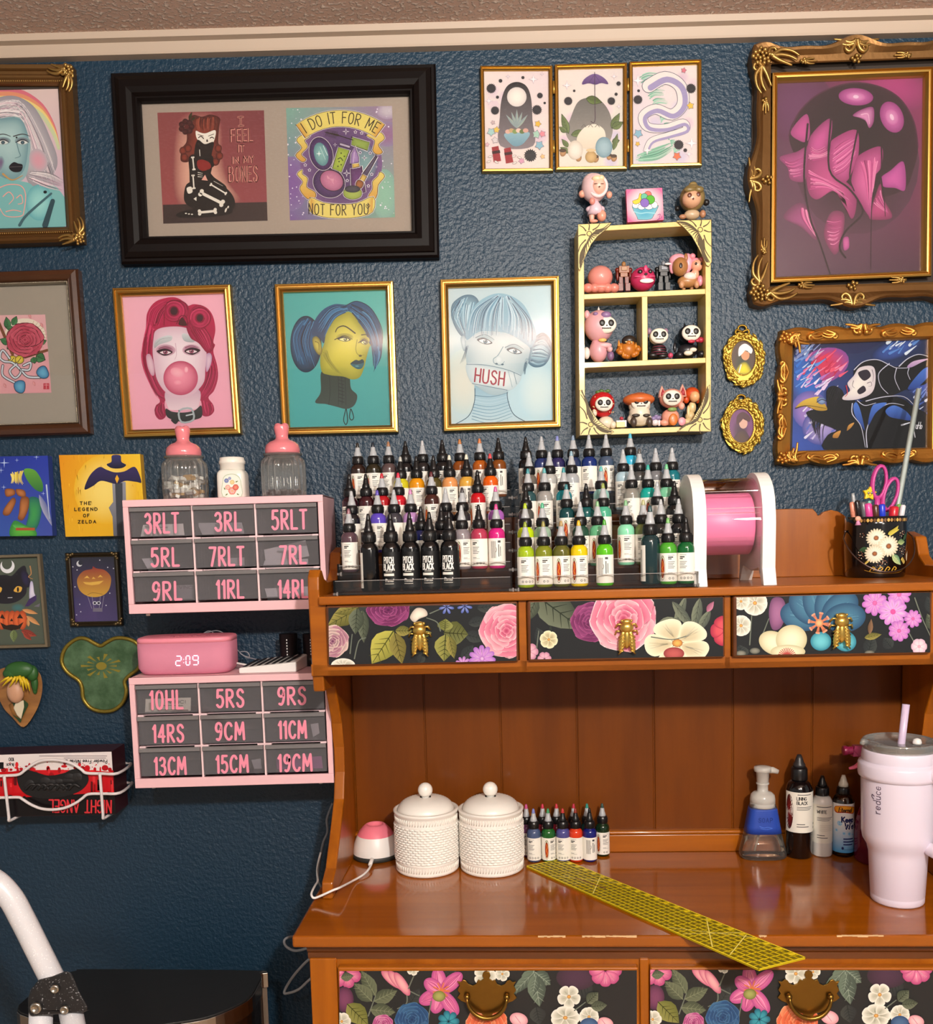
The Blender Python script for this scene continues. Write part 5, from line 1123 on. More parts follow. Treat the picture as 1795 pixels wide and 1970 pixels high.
# ================================================================ pictures on the wall
GOLD = mat('#cfa355',.32, metal=1, name='gold_leaf'); BRONZE = mat('#7d5a34',.42, metal=.8, bump=(60,.25,.002), name='bronze_gilding'); GOLD2 = mat('#b08c50',.38, metal=.9, bump=(70,.2,.002), name='carved_gold')
GLASS = clear('#fafafa',.05,.015,'picture_glass')
def wq(pts, crop, Y):                      # crop pixels -> (x, z) on the plane at Y
 out = []
 for px, py in pts: p = at(px / crop[2] + crop[0], py / crop[2] + crop[1], Y); out.append((p.x, p.z))
 return out
def inset(q, t):
 cx, cz = sum(p[0] for p in q) / 4, sum(p[1] for p in q) / 4; L = []
 for a, b in zip(q, q[1:] + q[:1]):
  dx, dz = b[0] - a[0], b[1] - a[1]; l = math.hypot(dx, dz); n = (-dz / l, dx / l)
  if (cx - a[0]) * n[0] + (cz - a[1]) * n[1] < 0: n = (-n[0],-n[1])
  L.append(((a[0] + n[0] * t, a[1] + n[1] * t),(dx, dz)))
 out = []
 for i in range(4):
  (p, d),(q2, e) = L[i - 1], L[i]; det = d[0] * e[1] - d[1] * e[0]; s_ = ((q2[0] - p[0]) * e[1] - (q2[1] - p[1]) * e[0]) / det; out.append((p[0] + d[0] * s_, p[1] + d[1] * s_))
 return out
def moulding(q, prof, wave=None, n=1, flat=None):   # prof: (inset, height off the wall, wave weight)
 b = B(); V = []; M_ = 4 * n
 for pr in prof:
  t, h = pr[0], pr[1]; wt = pr[2] if len(pr) > 2 else 0; r = inset(q, t)
  for i in range(4):
   a, c = r[i], r[(i + 1) % 4]; dx, dz = c[0] - a[0], c[1] - a[1]; l = math.hypot(dx, dz); nx_, nz_ = (-dz / l, dx / l)
   cx, cz = sum(p[0] for p in q) / 4, sum(p[1] for p in q) / 4
   if (cx - a[0]) * nx_ + (cz - a[1]) * nz_ > 0: nx_, nz_ = -nx_, -nz_
   for k in range(n):
    u = k / n; o = wave(i, u) * wt if wave and wt else 0
    if n > 1 and k == 0: o = 0
    V.append((a[0] + dx * u + nx_ * o, W - h, a[1] + dz * u + nz_ * o))
 F = []
 for j in range(len(prof) - 1):
  for i in range(M_): a = j * M_ + i; c = j * M_ + (i + 1) % M_; F.append((a, c, c + M_, a + M_))
 b.add(V, F, 0, False); return b
def picture(name, label, cat_, quad, crop, prof, M, glass=True, glass_h=.008, back=True, wave=None, n=1, group=None, bevel=0):
 hmax = max(p[1] for p in prof); q = wq(quad, crop, W - hmax * .6); cx, cz = sum(p[0] for p in q) / 4, sum(p[1] for p in q) / 4
 t = thing(name, label, cat_, (cx, W, cz),0, group)
 f = moulding(q, [(prof[0][0],.0005) + tuple(prof[0][2:])] + prof, wave, n).build('frame', M, t, bevel=bevel)
 if back:
  r = inset(q, .004); B().hexa([(x, W - .001, z) for x, z in r],[(x, W - .003, z) for x, z in r]).build('backing', mat('#3a2f28',.8, name='backing_board'), t)
 if glass:
  r = inset(q, prof[-1][0] - .002); B().hexa([(x, W - glass_h, z) for x, z in r],[(x, W - glass_h - .0012, z) for x, z in r]).build('glass', GLASS, t)
 return t, q, f
def pix(pts, crop): return [(x / crop[2] + crop[0], y / crop[2] + crop[1]) for x, y in pts]
def paint(crop, quad, Y, bg, nx=6, ny=6, clip=True, base=.0005):
 a = Art(wallmap(Y), crop, base=base); a.quad(quad, bg, nx, ny)
 if clip: a.clip = pix(quad, crop)
 return a
GP = [(0,.015),(.0015,.018),(.0045,.0185),(.0055,.016),(.0075,.016),(.009,.019),(.0115,.0195),(.013,.017),(.0145,.0135),(.016,.012),(.0165,.006)]
# ---------------------------------------------------------------- portrait with bubble gum
cr5 = (0,500,3.74); GF = 'thin gold framed portraits'
t, q, f = picture('framed_portrait','gold framed pink portrait of red haired woman blowing bubblegum','picture',[(812,205),(1662,178),(1738,1255),(897,1280)], cr5, GP, GOLD, group=GF)
a = paint(cr5,[(850,225),(1645,215),(1715,1232),(925,1245)], W - .0035,['#f3b6c6','#f2b2c4','#eda6bb','#f0abc0'])
HR = ['#8c1238','#c42a5c','#a41a46','#d84470','#7a0e30']
a.vgrad([(1050,480),(1060,380),(1120,300),(1230,268),(1300,285),(1345,330),(1400,318),(1480,340),(1530,400),(1550,500),(1535,590),(1548,612),(1535,660),(1562,760),(1568,850),(1540,940),(1500,990),(1532,1040),(1540,1090),(1500,1125),(1450,1110),(1430,1000),(1200,1000),(1195,1120),(1150,1150),(1115,1110),(1120,1050),(1150,1010),(1080,900),(1030,780),(1015,680),(1035,600)],'#b8204e','#a01844')
a.hair([(1070,420),(1020,700),(1110,960),(1180,1010)],[(1110,500),(1100,700),(1130,860),(1200,960)],26, HR, 9,2); a.hair([(1520,660),(1560,800),(1530,930),(1460,1010)],[(1490,700),(1500,800),(1470,900),(1430,980)],20, HR, 8,2)
a.hair([(1130,1040),(1110,1090),(1150,1150)],[(1180,1020),(1180,1080),(1190,1120)],12, HR, 8,2); a.hair([(1460,1010),(1470,1080),(1490,1120)],[(1520,1020),(1540,1070),(1510,1120)],12, HR, 8,2)
a.hair([(1060,480),(1080,360),(1200,280)],[(1140,480),(1180,380),(1240,300)],22, HR, 9,3)
a.grad([(1052,690),(1080,680),(1105,740),(1112,820),(1090,830),(1062,770)],'#e6c4d0','#c894ac'); a.grad([(1482,690),(1510,670),(1525,700),(1515,760),(1485,805)],'#e0c4d4','#b890b4')
a.vgrad([(1200,940),(1208,1060),(1250,1080),(1390,1075),(1430,1050),(1425,930)],'#c8a4b8','#eed4dc')
a.grad([(1105,560),(1120,510),(1180,485),(1290,480),(1370,500),(1440,540),(1482,600),(1486,680),(1478,780),(1470,870),(1430,930),(1370,980),(1300,998),(1240,985),(1180,940),(1130,860),(1110,760),(1098,660)],'#f4e4ea','#dcb8c8',(1300,680))
a.ell(1192,650,72,42,'#8c3c60','#d8b0c0'); a.ell(1378,648,66,40,'#8c3c60','#d8b0c0')
for ex, ey, s_ in ((1190,664,1),(1378,657,-1)):
 a.poly([(ex - 62 * s_, ey - 10),(ex, ey - 26),(ex + 52 * s_, ey),(ex, ey + 26),(ex - 40 * s_, ey + 12)],'#2a1220'); a.poly([(ex - 40, ey + 2),(ex, ey - 10),(ex + 40, ey + 2),(ex, ey + 15)],'#f4e0e4'); a.ell(ex, ey + 1,17,14,'#c06080','#702848'); a.ell(ex, ey, 7,7,'#2a1018'); a.ell(ex - 4, ey - 4,3,3,'#ffffff')
 a.line([(ex - 46, ey - 26),(ex, ey - 40),(ex + 46, ey - 24)],'#7a2c50',5,2)
a.vgrad([(1112,635),(1120,580),(1195,545),(1238,550),(1228,582),(1150,608)],'#d4d8da','#a8aeb2'); a.vgrad([(1308,545),(1330,528),(1392,570),(1395,592),(1330,585)],'#d4d8da','#a8aeb2')
a.line([(1120,605),(1160,570),(1230,560)],'#8c9296',2); a.line([(1262,600),(1270,680),(1255,720)],'#d0a8bc',5,2)
a.grad([(1340,470),(1390,435),(1460,470),(1530,580),(1535,640),(1490,668),(1430,600),(1370,560)],'#c02c5c','#8c1438'); a.hair([(1350,470),(1400,560),(1480,660)],[(1440,450),(1510,540),(1530,640)],18, HR, 8,2)
for cx, cy, rx, ry, hx, hy, hr in ((1275,365,88,78,1252,368,27),(1432,415,74,92,1438,418,24)):
 a.ell(cx, cy, rx, ry, '#c83060','#94163e')
 for k in range(5): a.line([(hx + (hr + 10 + 11 * k) * math.cos(u / 10 * 6.0 + k), hy + (hr + 10 + 10 * k) * math.sin(u / 10 * 6.0 + k)) for u in range(10)], HR[k],7,2)
 a.ell(hx, hy, hr + 8, hr + 10,'#8c1438'); a.ell(hx, hy, hr, hr + 3,'#3a2028','#4a1828')
a.line([(1180,470),(1190,340),(1240,290),(1330,310),(1350,360)],'#7a0e30',5); a.line([(1270,460),(1300,405),(1340,410),(1350,470)],'#6a0c2a',5); a.poly([(1285,465),(1310,412),(1345,470)],'#4a1c20')
a.grad([(1300 + 124 * math.cos(u * PI / 10),850 + 123 * math.sin(u * PI / 10)) for u in range(20)],'#f49ab0','#bc4468',(1285,820), rings=5)
a.ell(1275,810,50,34,'#f6b4c2','#f09cb0',20); a.ell(1340,790,14,22,'#f8c4d0','#f09cb0'); a.ell(1280,880,30,20,'#f4a8ba','#ec8ca4')
a.vgrad([(1193,1070),(1240,1092),(1320,1098),(1400,1083),(1447,1048),(1453,1125),(1400,1150),(1320,1165),(1250,1152),(1200,1125)],'#3a3836','#1a1816'); a.poly([(1230,1150),(1262,1182),(1285,1150)],'#201e1c')
a.line([(1290,1085),(1375,1070),(1392,1150),(1305,1166)],'#aeb8bc',13, closed=True, n=3); a.line([(1340,1120),(1385,1110)],'#c8d0d4',9)
a.poly([(860,480),(1130,640),(1140,900),(880,560)],'#f4bccb', False) if False else None
a.build('print', ART, t)
# ---------------------------------------------------------------- teal portrait
cr6 = (500,520,2.992)
t, q, f = picture('framed_portrait','gold framed teal portrait of woman with blue hair bun and dark collar','picture',[(85,82),(768,63),(798,935),(130,950)], cr6, GP, GOLD, group=GF)
a = paint(cr6,[(118,108),(750,92),(772,912),(150,925)], W - .0035,['#4fa8a4','#57b4aa','#3f9c9c','#3fa4a4'])
BH = ['#2c6a98','#122c48','#1c4a74','#4484b0','#0e2038']
a.grad([(265 + 90 * math.cos(u * PI / 9),425 + 163 * math.sin(u * PI / 9)) for u in range(18)],'#2c6490','#0e2238',(230,380), rings=4); a.hair([(260,270),(190,380),(220,540)],[(320,290),(290,420),(330,560)],34, BH, 7,2)
a.vgrad([(352,588),(350,700),(318,760),(380,770),(440,785),(500,798),(545,775),(560,720),(525,680),(515,612),(480,600),(400,590)],'#2a3424','#36423a')
for x in (400,450,470,490): a.line([(x, 610),(x + 4,700),(x - 4 + (x - 400) * .1,775)],'#161c14',3,2)
for k in range(7): a.line([(452,630 + 20 * k),(486,640 + 20 * k)],'#11160f',3)
a.grad([(510,238),(430,280),(385,350),(370,420),(348,490),(355,580),(400,603),(480,612),(530,628),(575,615),(600,560),(612,510),(628,450),(640,415),(600,345),(560,285)],'#dcd04c','#969422',(500,420), rings=4)
a.hair([(360,480),(380,520),(440,600)],[(385,440),(410,520),(480,600)],10,['#7c7c20','#5c6420'],2,1)
a.grad([(302,395),(325,380),(350,410),(358,470),(340,488),(312,450)],'#c8b84c','#6c6420'); a.line([(318,410),(338,420),(340,460)],'#4c4418',4,2)
a.vgrad([(300,370),(310,300),(360,230),(430,195),(500,198),(560,178),(640,220),(690,310),(705,400),(698,500),(662,570),(655,585),(672,500),(655,450),(630,420),(600,340),(560,280),(510,235),(430,280),(385,350),(368,420),(345,385),(320,375)],'#1e4c76','#14304c')
a.hair([(500,200),(400,220),(310,330)],[(510,235),(430,280),(375,390)],26, BH, 6,2); a.hair([(520,190),(640,250),(700,420),(670,560)],[(520,235),(600,340),(640,430),(655,560)],34, BH, 6,2)
a.line([(500,200),(560,178),(640,220),(700,330),(705,420)],'#0a1828',4); a.hair([(640,430),(660,500),(655,585)],[(690,440),(690,500),(662,575)],10, BH, 6,1)
for ex, ey, w_ in ((488,397,44),(602,415,26)):
 a.ell(ex, ey - 12, w_ * 1.15,24,'#7c7a20','#bcb23c'); a.poly([(ex - w_, ey - 4),(ex - w_ * .2, ey - 16),(ex + w_ * .8, ey + 2),(ex, ey + 14)],'#181c10'); a.poly([(ex - w_ * .7, ey),(ex, ey - 8),(ex + w_ * .6, ey + 3),(ex, ey + 11)],'#e6e49c'); a.ell(ex + 4, ey + 1,10,9,'#6c7428','#2c3410'); a.ell(ex + 2, ey - 2,3,3,'#ffffff')
 a.line([(ex - w_ * 1.3, ey + 2),(ex - w_ * .8, ey - 8),(ex, ey - 20),(ex + w_, ey)],'#14180c',5,3)
a.line([(435,355),(450,330),(490,322),(548,362)],'#2c2c10',5,8); a.line([(585,372),(615,370),(632,385)],'#2c2c10',6,3)
a.line([(560,400),(552,450),(560,480),(580,490),(600,486)],'#8c8a24',5,3); a.ell(578,492,9,6,'#4c4c14')
a.poly([(520,540),(550,516),(570,520),(590,512),(600,530),(570,540)],'#143844'); a.poly([(522,541),(570,541),(600,532),(588,562),(560,568)],'#2c6470'); a.ell(560,552,14,6,'#5c98a0','#2c6470')
a.line([(495,798),(482,860),(495,888),(505,860),(498,800)],'#10241e',5); a.line([(522,798),(516,845),(528,862),(540,845),(526,800)],'#10241e',5); a.build('print', ART, t)
# ---------------------------------------------------------------- pale blue portrait
t, q, f = picture('framed_portrait','gold framed pale blue portrait of a gagged woman, cloth reading hush','picture',[(1037,55),(1722,33),(1732,905),(1058,930)], cr6, GP, GOLD, group=GF)
a = paint(cr6,[(1070,85),(1705,66),(1710,882),(1088,902)], W - .0035,['#bcd0d6','#b4d0d8','#b8dcea','#c4d8dc'])
a.ell(1180,640,120,190,'#dcdcd0','#c4d8d8'); a.ell(1600,700,110,160,'#d4e4e4','#bcdae4')
LH = ['#a8ccdc','#5c94b0','#8cb8cc','#3c6c88','#c4dce6','#28506c']
a.vgrad([(1240,650),(1235,760),(1200,840),(1110,895),(1550,885),(1460,830),(1425,740),(1420,680),(1380,700),(1320,700)],'#8cb4c8','#c4dce4')
for k in range(9): a.line([(1236 - 2 * k, 720 + 17 * k),(1330,728 + 19 * k),(1428 + 3 * k, 705 + 17 * k)], random.choice(['#6c98b0','#4c7890','#b8d4e0']),4,2)
a.line([(1238,680),(1234,760),(1200,840),(1120,888)],'#24465c',4); a.line([(1424,690),(1428,750),(1462,830),(1540,876)],'#24465c',4)
a.grad([(1100,250),(1110,190),(1170,145),(1230,145),(1262,190),(1235,270),(1200,320),(1190,390),(1150,370),(1115,310)],'#94bccc','#3c6880'); a.hair([(1110,200),(1120,280),(1180,380)],[(1250,170),(1225,260),(1195,380)],24, LH, 5,2)
a.hair([(1150,160),(1100,240),(1110,300)],[(1200,150),(1170,220),(1140,300)],10, LH, 5,2)
a.grad([(1545,470),(1580,390),(1630,358),(1672,400),(1676,480),(1640,545),(1580,558),(1540,525)],'#94bccc','#34607c'); a.hair([(1580,400),(1640,370),(1680,440)],[(1555,530),(1600,550),(1650,530)],22, LH, 5,2)
a.grad([(1188,400),(1260,355),(1440,370),(1545,430),(1548,500),(1510,600),(1450,680),(1390,715),(1320,712),(1240,660),(1200,590),(1185,480)],'#d0dcde','#a4bcc6',(1340,480), rings=4)
a.grad([(1155,390),(1180,380),(1185,450),(1170,460)],'#b8ccd4','#7c9cac'); a.grad([(1530,510),(1548,520),(1530,570),(1515,575)],'#b0c8d0','#7c9cac')
for ex, ey, r_ in ((1295,408,6),(1466,464,10)):
 a.ell(ex, ey - 14,58,30,'#8cacb8','#bccdd2', r_); a.poly([(ex - 46, ey - 8),(ex - 5, ey - 20),(ex + 44, ey + 10),(ex, ey + 18)],'#20384a'); a.poly([(ex - 34, ey - 3),(ex, ey - 12),(ex + 34, ey + 8),(ex, ey + 14)],'#e8eeee'); a.ell(ex + 3, ey + 2,13,12,'#6c98ac','#28485c'); a.ell(ex + 3, ey + 1,5,5,'#10202c'); a.ell(ex - 1, ey - 3,3,3,'#ffffff'); a.line([(ex - 54, ey - 20),(ex, ey - 38),(ex + 54, ey - 8)],'#38586c',4,2)
a.line([(1400,440),(1370,490),(1345,510),(1350,535),(1385,545),(1408,525)],'#7494a4',5,3); a.ell(1362,538,8,5,'#4c6878'); a.ell(1396,542,8,5,'#4c6878'); a.ell(1375,515,20,22,'#dce6e8','#c8d6da')
a.grad([(1188,540),(1300,545),(1420,572),(1505,605),(1475,668),(1425,692),(1330,672),(1222,652)],'#eaeeec','#bccdd4'); a.line([(1190,541),(1300,546),(1420,572),(1503,606)],'#4c6c80',3); a.line([(1222,652),(1330,672),(1424,690)],'#4c6c80',3); a.line([(1430,580),(1452,672)],'#8ca8b4',3); a.line([(1462,590),(1478,655)],'#5c7c8c',3)
a.text('HUSH',1236,640,76,'#a01a34',9, sx=.86, gap=.24, slant=-.04, ang=.14)
a.vgrad([(1188,400),(1195,290),(1250,190),(1350,135),(1440,145),(1520,200),(1570,300),(1592,380),(1562,445),(1530,425),(1440,368),(1350,352),(1260,355)],'#88b4c8','#6c9cb4')
a.hair([(1370,140),(1230,230),(1192,395)],[(1400,145),(1400,250),(1400,372)],46, LH, 6,2); a.hair([(1410,145),(1430,250),(1420,370)],[(1440,150),(1560,290),(1570,440)],40, LH, 6,2)
a.hair([(1190,430),(1175,480),(1150,540)],[(1200,430),(1190,480),(1180,530)],5,['#3c6078'],3,1); a.hair([(1530,520),(1520,560),(1520,600)],[(1540,520),(1530,570),(1528,600)],5,['#3c6078'],3,1)
a.build('print', ART, t)
# ---------------------------------------------------------------- wide dark frame with two square prints
cr1 = (0,100,3.452); cr2 = (500,120,4.925); FU = (0,0,1)
DKF = mat('#0e0706',.48, spec=.15, bump=(12,.1,.002), name='espresso_wood')
t, q, f = picture('wide_double_frame','wide dark brown frame with two square prints in a beige mat','picture',[(212,140),(838,122),(845,495),(233,508)], FU,
 [(0,.02),(.004,.026),(.009,.026),(.011,.03),(.02,.036),(.034,.037),(.044,.033),(.049,.026),(.052,.026),(.055,.018),(.056,.009)], DKF, glass_h=.0085)
r = wq([(266,190.4),(789,174.4),(794,446),(279.5,457)], FU, W - .007); r = inset(r, -.004)
B().hexa([(x, W - .003, z) for x, z in r],[(x, W - .0055, z) for x, z in r]).build('mat_board', mat('#a8988a',.85, name='beige_mat'), t)
a = paint(cr1,[(1045,403),(1753,387),(1777,1120),(1085,1140)], W - .0056,['#8c4848','#7c3c40','#96484c','#9c4c4c'], base=.0002)
a.grad([(1150,700),(1190,450),(1320,390),(1460,450),(1480,700),(1520,860),(1600,1000),(1400,1060),(1180,1010)],'#e8b49c','#8e4648',(1330,780), rings=6)
a.poly([(1082,1015),(1773,996),(1777,1122),(1085,1141)],'#3a2c2a', False)
a.grad([(1240,480),(1280,420),(1340,430),(1400,415),(1460,440),(1455,500),(1450,600),(1470,650),(1455,740),(1420,750),(1400,690),(1300,680),(1250,730),(1200,720),(1210,640),(1240,590)],'#8c3c2c','#4c1c18')
a.hair([(1300,430),(1290,480),(1310,530)],[(1440,430),(1440,480),(1430,530)],26,['#a4503c','#6c2c20','#3c1410'],5,2)
for x, y in ((1215,655),(1225,700),(1250,640),(1450,640),(1458,690),(1430,730)): a.ell(x, y, 24,26,'#8c3828','#3c1412')
for k in range(7): a.ell(1238 + 34 * math.cos(k * .9),496 + 34 * math.sin(k * .9),20,20,'#4c1c1c','#2c0e10')
a.ell(1240,496,16,16,'#5c2424'); a.leaf(1255,450,1275,398,20,'#3c3c20','#2a2814'); a.leaf(1270,455,1300,430,16,'#3c3c20','#2a2814')
a.vgrad([(1300,525),(1330,535),(1366,540),(1430,520),(1425,580),(1400,620),(1360,615),(1310,580)],'#f4ece0','#e8dccc'); a.poly([(1310,585),(1360,612),(1420,600),(1405,690),(1420,760),(1330,770),(1290,690)],'#1c1412')
a.line([(1318,570),(1335,560),(1352,575)],'#2c1414',6); a.line([(1395,572),(1408,566),(1420,574)],'#2c1414',6); a.poly([(1375,578),(1382,595),(1370,595)],'#2c1818'); a.line([(1315,548),(1350,558)],'#3c1818',4); a.line([(1385,558),(1420,545)],'#3c1818',4)
a.poly([(1280,690),(1320,680),(1410,690),(1410,760),(1390,830),(1360,850),(1300,850),(1270,770)],'#161110'); a.poly([(1310,725),(1345,715),(1390,735),(1400,770),(1350,790),(1315,770)],'#8c2420')
a.poly([(1225,920),(1250,870),(1330,850),(1440,870),(1520,920),(1560,990),(1540,1050),(1440,1080),(1310,1050),(1230,1000)],'#181412'); a.poly([(1180,1070),(1300,1040),(1500,1030),(1540,1070),(1400,1095),(1200,1100)],'#161210'); a.poly([(1255,700),(1300,690),(1300,830),(1305,930),(1265,930),(1258,800)],'#161110'); a.poly([(1380,780),(1420,830),(1500,890),(1490,930),(1400,880),(1365,820)],'#181310')
WB = '#ece2d4'
def bone(x0, y0, x1, y1, w_):
 a.line([(x0, y0),(x1, y1)], WB, w_); dx, dy = x1 - x0, y1 - y0; l = math.hypot(dx, dy); nx_, ny_ = -dy / l * w_ * .6, dx / l * w_ * .6
 for x, y in ((x0, y0),(x1, y1)): a.ell(x + nx_, y + ny_, w_ * .7, w_ * .7, WB, n=10, up=False); a.k += .4; a.ell(x - nx_, y - ny_, w_ * .7, w_ * .7, WB, n=10, up=False); a.k += .4
bone(1335,935,1475,1005,20); bone(1325,1066,1430,1056,16); bone(1280,700,1288,780,9); bone(1282,820,1288,905,9); bone(1400,880,1500,940,9); a.poly([(1240,905),(1270,895),(1278,930),(1250,940)], WB); a.poly([(1285,975),(1305,962),(1305,990)], WB, False); a.poly([(1338,850),(1362,815),(1380,855)],'#e8a898', False)
for k in range(3): a.line([(1315,800 + 14 * k),(1345,806 + 12 * k)], WB, 5,2)
for x, y in ((1235,1072),(1255,1076),(1275,1078)): a.ell(x, y, 7,4, WB)
a.line([(1420,858),(1480,890)],'#c8c0b4',4,2); a.ell(1500,1050,6,16, WB, rot=20); a.ell(1515,1030,5,9, WB, rot=20); a.line([(1325,650),(1328,690)], WB, 5)
for st, x0_, x1_, y0_, y1_ in (('I',1585,1612,430,490),('FEEL',1528,1682,508,600),('IT',1575,1625,615,668),('IN',1537,1592,695,745),('MY',1612,1690,688,740),('BONES',1515,1716,757,868)):
 for col, w_ in (('#e89c8c',11),('#4a1616',5.5)): a.fit(st, x0_, x1_, y0_, y1_, col, w_, ang=-.02, gap=.3) if len(st) > 1 else (a.line([(1598, y0_),(1600, y1_)], col, w_), a.line([(1582, y0_ + 3),(1614, y0_ + 1)], col, w_), a.line([(1586, y1_ + 1),(1616, y1_ - 1)], col, w_))
a.build('print', ART, t).name = 'skeleton_print'
a = paint(cr2,[(248,433),(1252,413),(1280,1468),(285,1497)], W - .0056,['#7ea898','#9c7498','#7ea890','#7a5a94'],10,10, base=.0002)
a.ell(1210,460,110,80,'#c4b8c0','#a088a4'); a.ell(1200,680,130,120,'#94688c','#9080a0'); a.ell(300,1150,160,260,'#805a98','#84709c'); a.ell(1180,1250,120,240,'#8cb8a0','#84a89c')
random.seed(2)
for k in range(60): x, y = random.choice([(random.uniform(260,420), random.uniform(440,1480)),(random.uniform(1100,1270), random.uniform(440,1460))]); a.ell(x, y, random.uniform(3,9), None, '#e6dce8', n=8, up=k % 20 == 0)
a.ell(770,960,390,510,'#4c3460','#7c5a88'); a.ell(1000,950,120,180,'#7ca0a0','#64507c')
YB, YO, INK = '#e0cc6c','#d0983c','#2c2018'
for pts, up_ in (([(400,690),(350,740),(400,810),(340,880),(400,940),(435,920),(390,870),(450,800),(420,740),(470,700)],1),([(1010,690),(1090,740),(1070,830),(1110,870),(1160,850),(1120,780),(1180,720),(1130,660)],1),([(400,1020),(355,1060),(410,1130),(380,1200),(450,1290),(520,1280),(520,1230),(440,1180),(450,1100),(400,1060)],1),([(1140,1040),(1180,1080),(1120,1160),(1110,1250),(1080,1300),(1030,1270),(1070,1200),(1070,1130),(1120,1080)],1)):
 a.line(pts, '#f0e4e0',18, closed=True, n=3); a.line(pts, INK, 11, closed=True, n=3); a.vgrad(pts, YB, YO, n=3)
def arc_band(cx, cy, R_, th, a0, a1, c_in, c_out, n=16):
 P = [(cx + (R_ + th) * math.sin(a0 + (a1 - a0) * k / n), cy - (R_ + th) * math.cos(a0 + (a1 - a0) * k / n)) for k in range(n + 1)] + [(cx + R_ * math.sin(a1 - (a1 - a0) * k / n), cy - R_ * math.cos(a1 - (a1 - a0) * k / n)) for k in range(n + 1)]
 a.line(P, '#f0e4e0',16, closed=True, smooth=False); a.line(P, INK, 9, closed=True, smooth=False); a.grad(P, c_in, c_out, smooth=False, rings=1) if False else a.poly(P, c_in, False)
 for s_ in (0,1):
  A = a0 if s_ == 0 else a1; d_ = .12 * (1 if s_ == 0 else -1); Q = [(cx + (R_ + th - 3) * math.sin(A), cy - (R_ + th - 3) * math.cos(A)),(cx + (R_ + th - 3) * math.sin(A + d_), cy - (R_ + th - 3) * math.cos(A + d_)),(cx + (R_ + 3) * math.sin(A + d_), cy - (R_ + 3) * math.cos(A + d_)),(cx + (R_ + 3) * math.sin(A), cy - (R_ + 3) * math.cos(A))]
  a.quad(Q, [c_out, c_in, c_in, c_out],4,1)
arc_band(765,1170,565,150,-.63,.62, YB, YO)
def wp(cx, cy, R_): return lambda X, Y: ((R_ - Y) * math.sin(X / R_), R_ - (R_ - Y) * math.cos(X / R_))
a.text('I DO IT FOR ME',765,575,105, INK, 9, sx=.78, gap=.26, mid=True, warp=wp(0,0,600))
P = [(478,1285),(600,1330),(760,1345),(920,1335),(1075,1275),(1068,1415),(920,1465),(760,1475),(600,1462),(475,1410)]
a.line(P, '#f0e4e0',18, closed=True, n=3); a.line(P, INK, 10, closed=True, n=3); a.poly(P, YB, n=3); a.quad([(480,1290),(540,1312),(535,1440),(478,1408)],[YO, YB, YB, YO],4,1); a.quad([(1020,1300),(1072,1278),(1066,1413),(1015,1438)],[YB, YO, YO, YB],4,1)
a.text('NOT FOR YOU',745,1448,100, INK, 9, sx=.76, gap=.26, mid=True, warp=lambda X, Y: (X, Y - X * X * .00016)); a.line([(1022,1388),(1003,1362),(1010,1346),(1022,1358),(1034,1344),(1042,1358),(1022,1388)], INK, 5, smooth=False)
WL = '#f0e6ec'
def outl(P, fill, c2=None, n=3, smooth=True): a.line(P, WL, 16, closed=True, n=n, smooth=smooth); a.line(P, INK, 9, closed=True, n=n, smooth=smooth); a.grad(P, fill, c2 or fill, n=n, smooth=smooth)
el = lambda cx, cy, rx, ry, rot: [(cx + rx * math.cos(u * PI / 8) * math.cos(rot) - ry * math.sin(u * PI / 8) * math.sin(rot), cy + rx * math.cos(u * PI / 8) * math.sin(rot) + ry * math.sin(u * PI / 8) * math.cos(rot)) for u in range(16)]
outl([(875,710),(1040,760),(1018,832),(868,780)],'#94a84c','#7c9038', smooth=False); a.line([(880,735),(740,690)], INK, 8); a.line([(740,690),(615,660)], INK, 18,6)
for k in range(9): a.line([(640 + 12 * k, 640 + 2 * k),(620 + 12 * k, 695 + 3 * k)], INK, 4)
outl(el(655,1140,150,135,.5),'#5c3c70','#3c2450'); outl(el(580,865,105,155,-.25),'#5c3c74','#3c2450'); a.grad(el(580,870,66,112,-.25),'#84b0ac','#58888c'); a.line([(600,790),(640,880)],'#c8dcd8',7); a.line([(570,800),(620,920)],'#c8dcd8',4); a.star(560,865,28,'#e8f0ec',4,.25)
a.grad(el(680,1120,112,92,.5),'#c8809c','#a45c80'); a.line(el(680,1120,114,94,.5), INK, 6, closed=True, n=3); a.line([(640,1075),(700,1150)],'#dca0b4',3)
for dx in (-1,1): a.poly([(668,1103),(668 + dx * 34,1085 + 16 * dx),(668 + dx * 28,1120 + 16 * dx)],'#d898ac', False)
outl([(745,805),(845,835),(770,1040),(690,1005)],'#a8b844','#8ca034', smooth=False); a.line([(765,775),(845,800)], INK, 26); a.line([(765,775),(845,800)],'#b8a8bc',18)
for x, y in ((770,860),(800,890),(750,940),(770,970),(740,985)): a.ell(x, y, 7,7,'#384014')
a.line([(740,915),(765,905),(785,930)],'#384014',9)
outl([(860,1010),(960,985),(1000,1230),(955,1240),(870,1200)],'#6c3c74','#502858', smooth=False); outl([(875,960),(935,945),(942,985),(880,1000)],'#d8b860','#b89040', smooth=False); outl([(860,960),(868,870),(900,800),(935,900),(935,945)],'#a888b4','#8868a0', smooth=False); a.line([(885,950),(895,850)],'#c8b0d0',7)
outl([(1100,880),(1110,890),(1010,1080),(975,1060)],'#5c5068','#403450', smooth=False); outl([(975,1060),(1010,1082),(980,1140),(940,1120)],'#d8b860','#b89040', smooth=False); outl([(935,1115),(980,1140),(960,1190),(920,1185),(910,1150)],'#a86838','#784420')
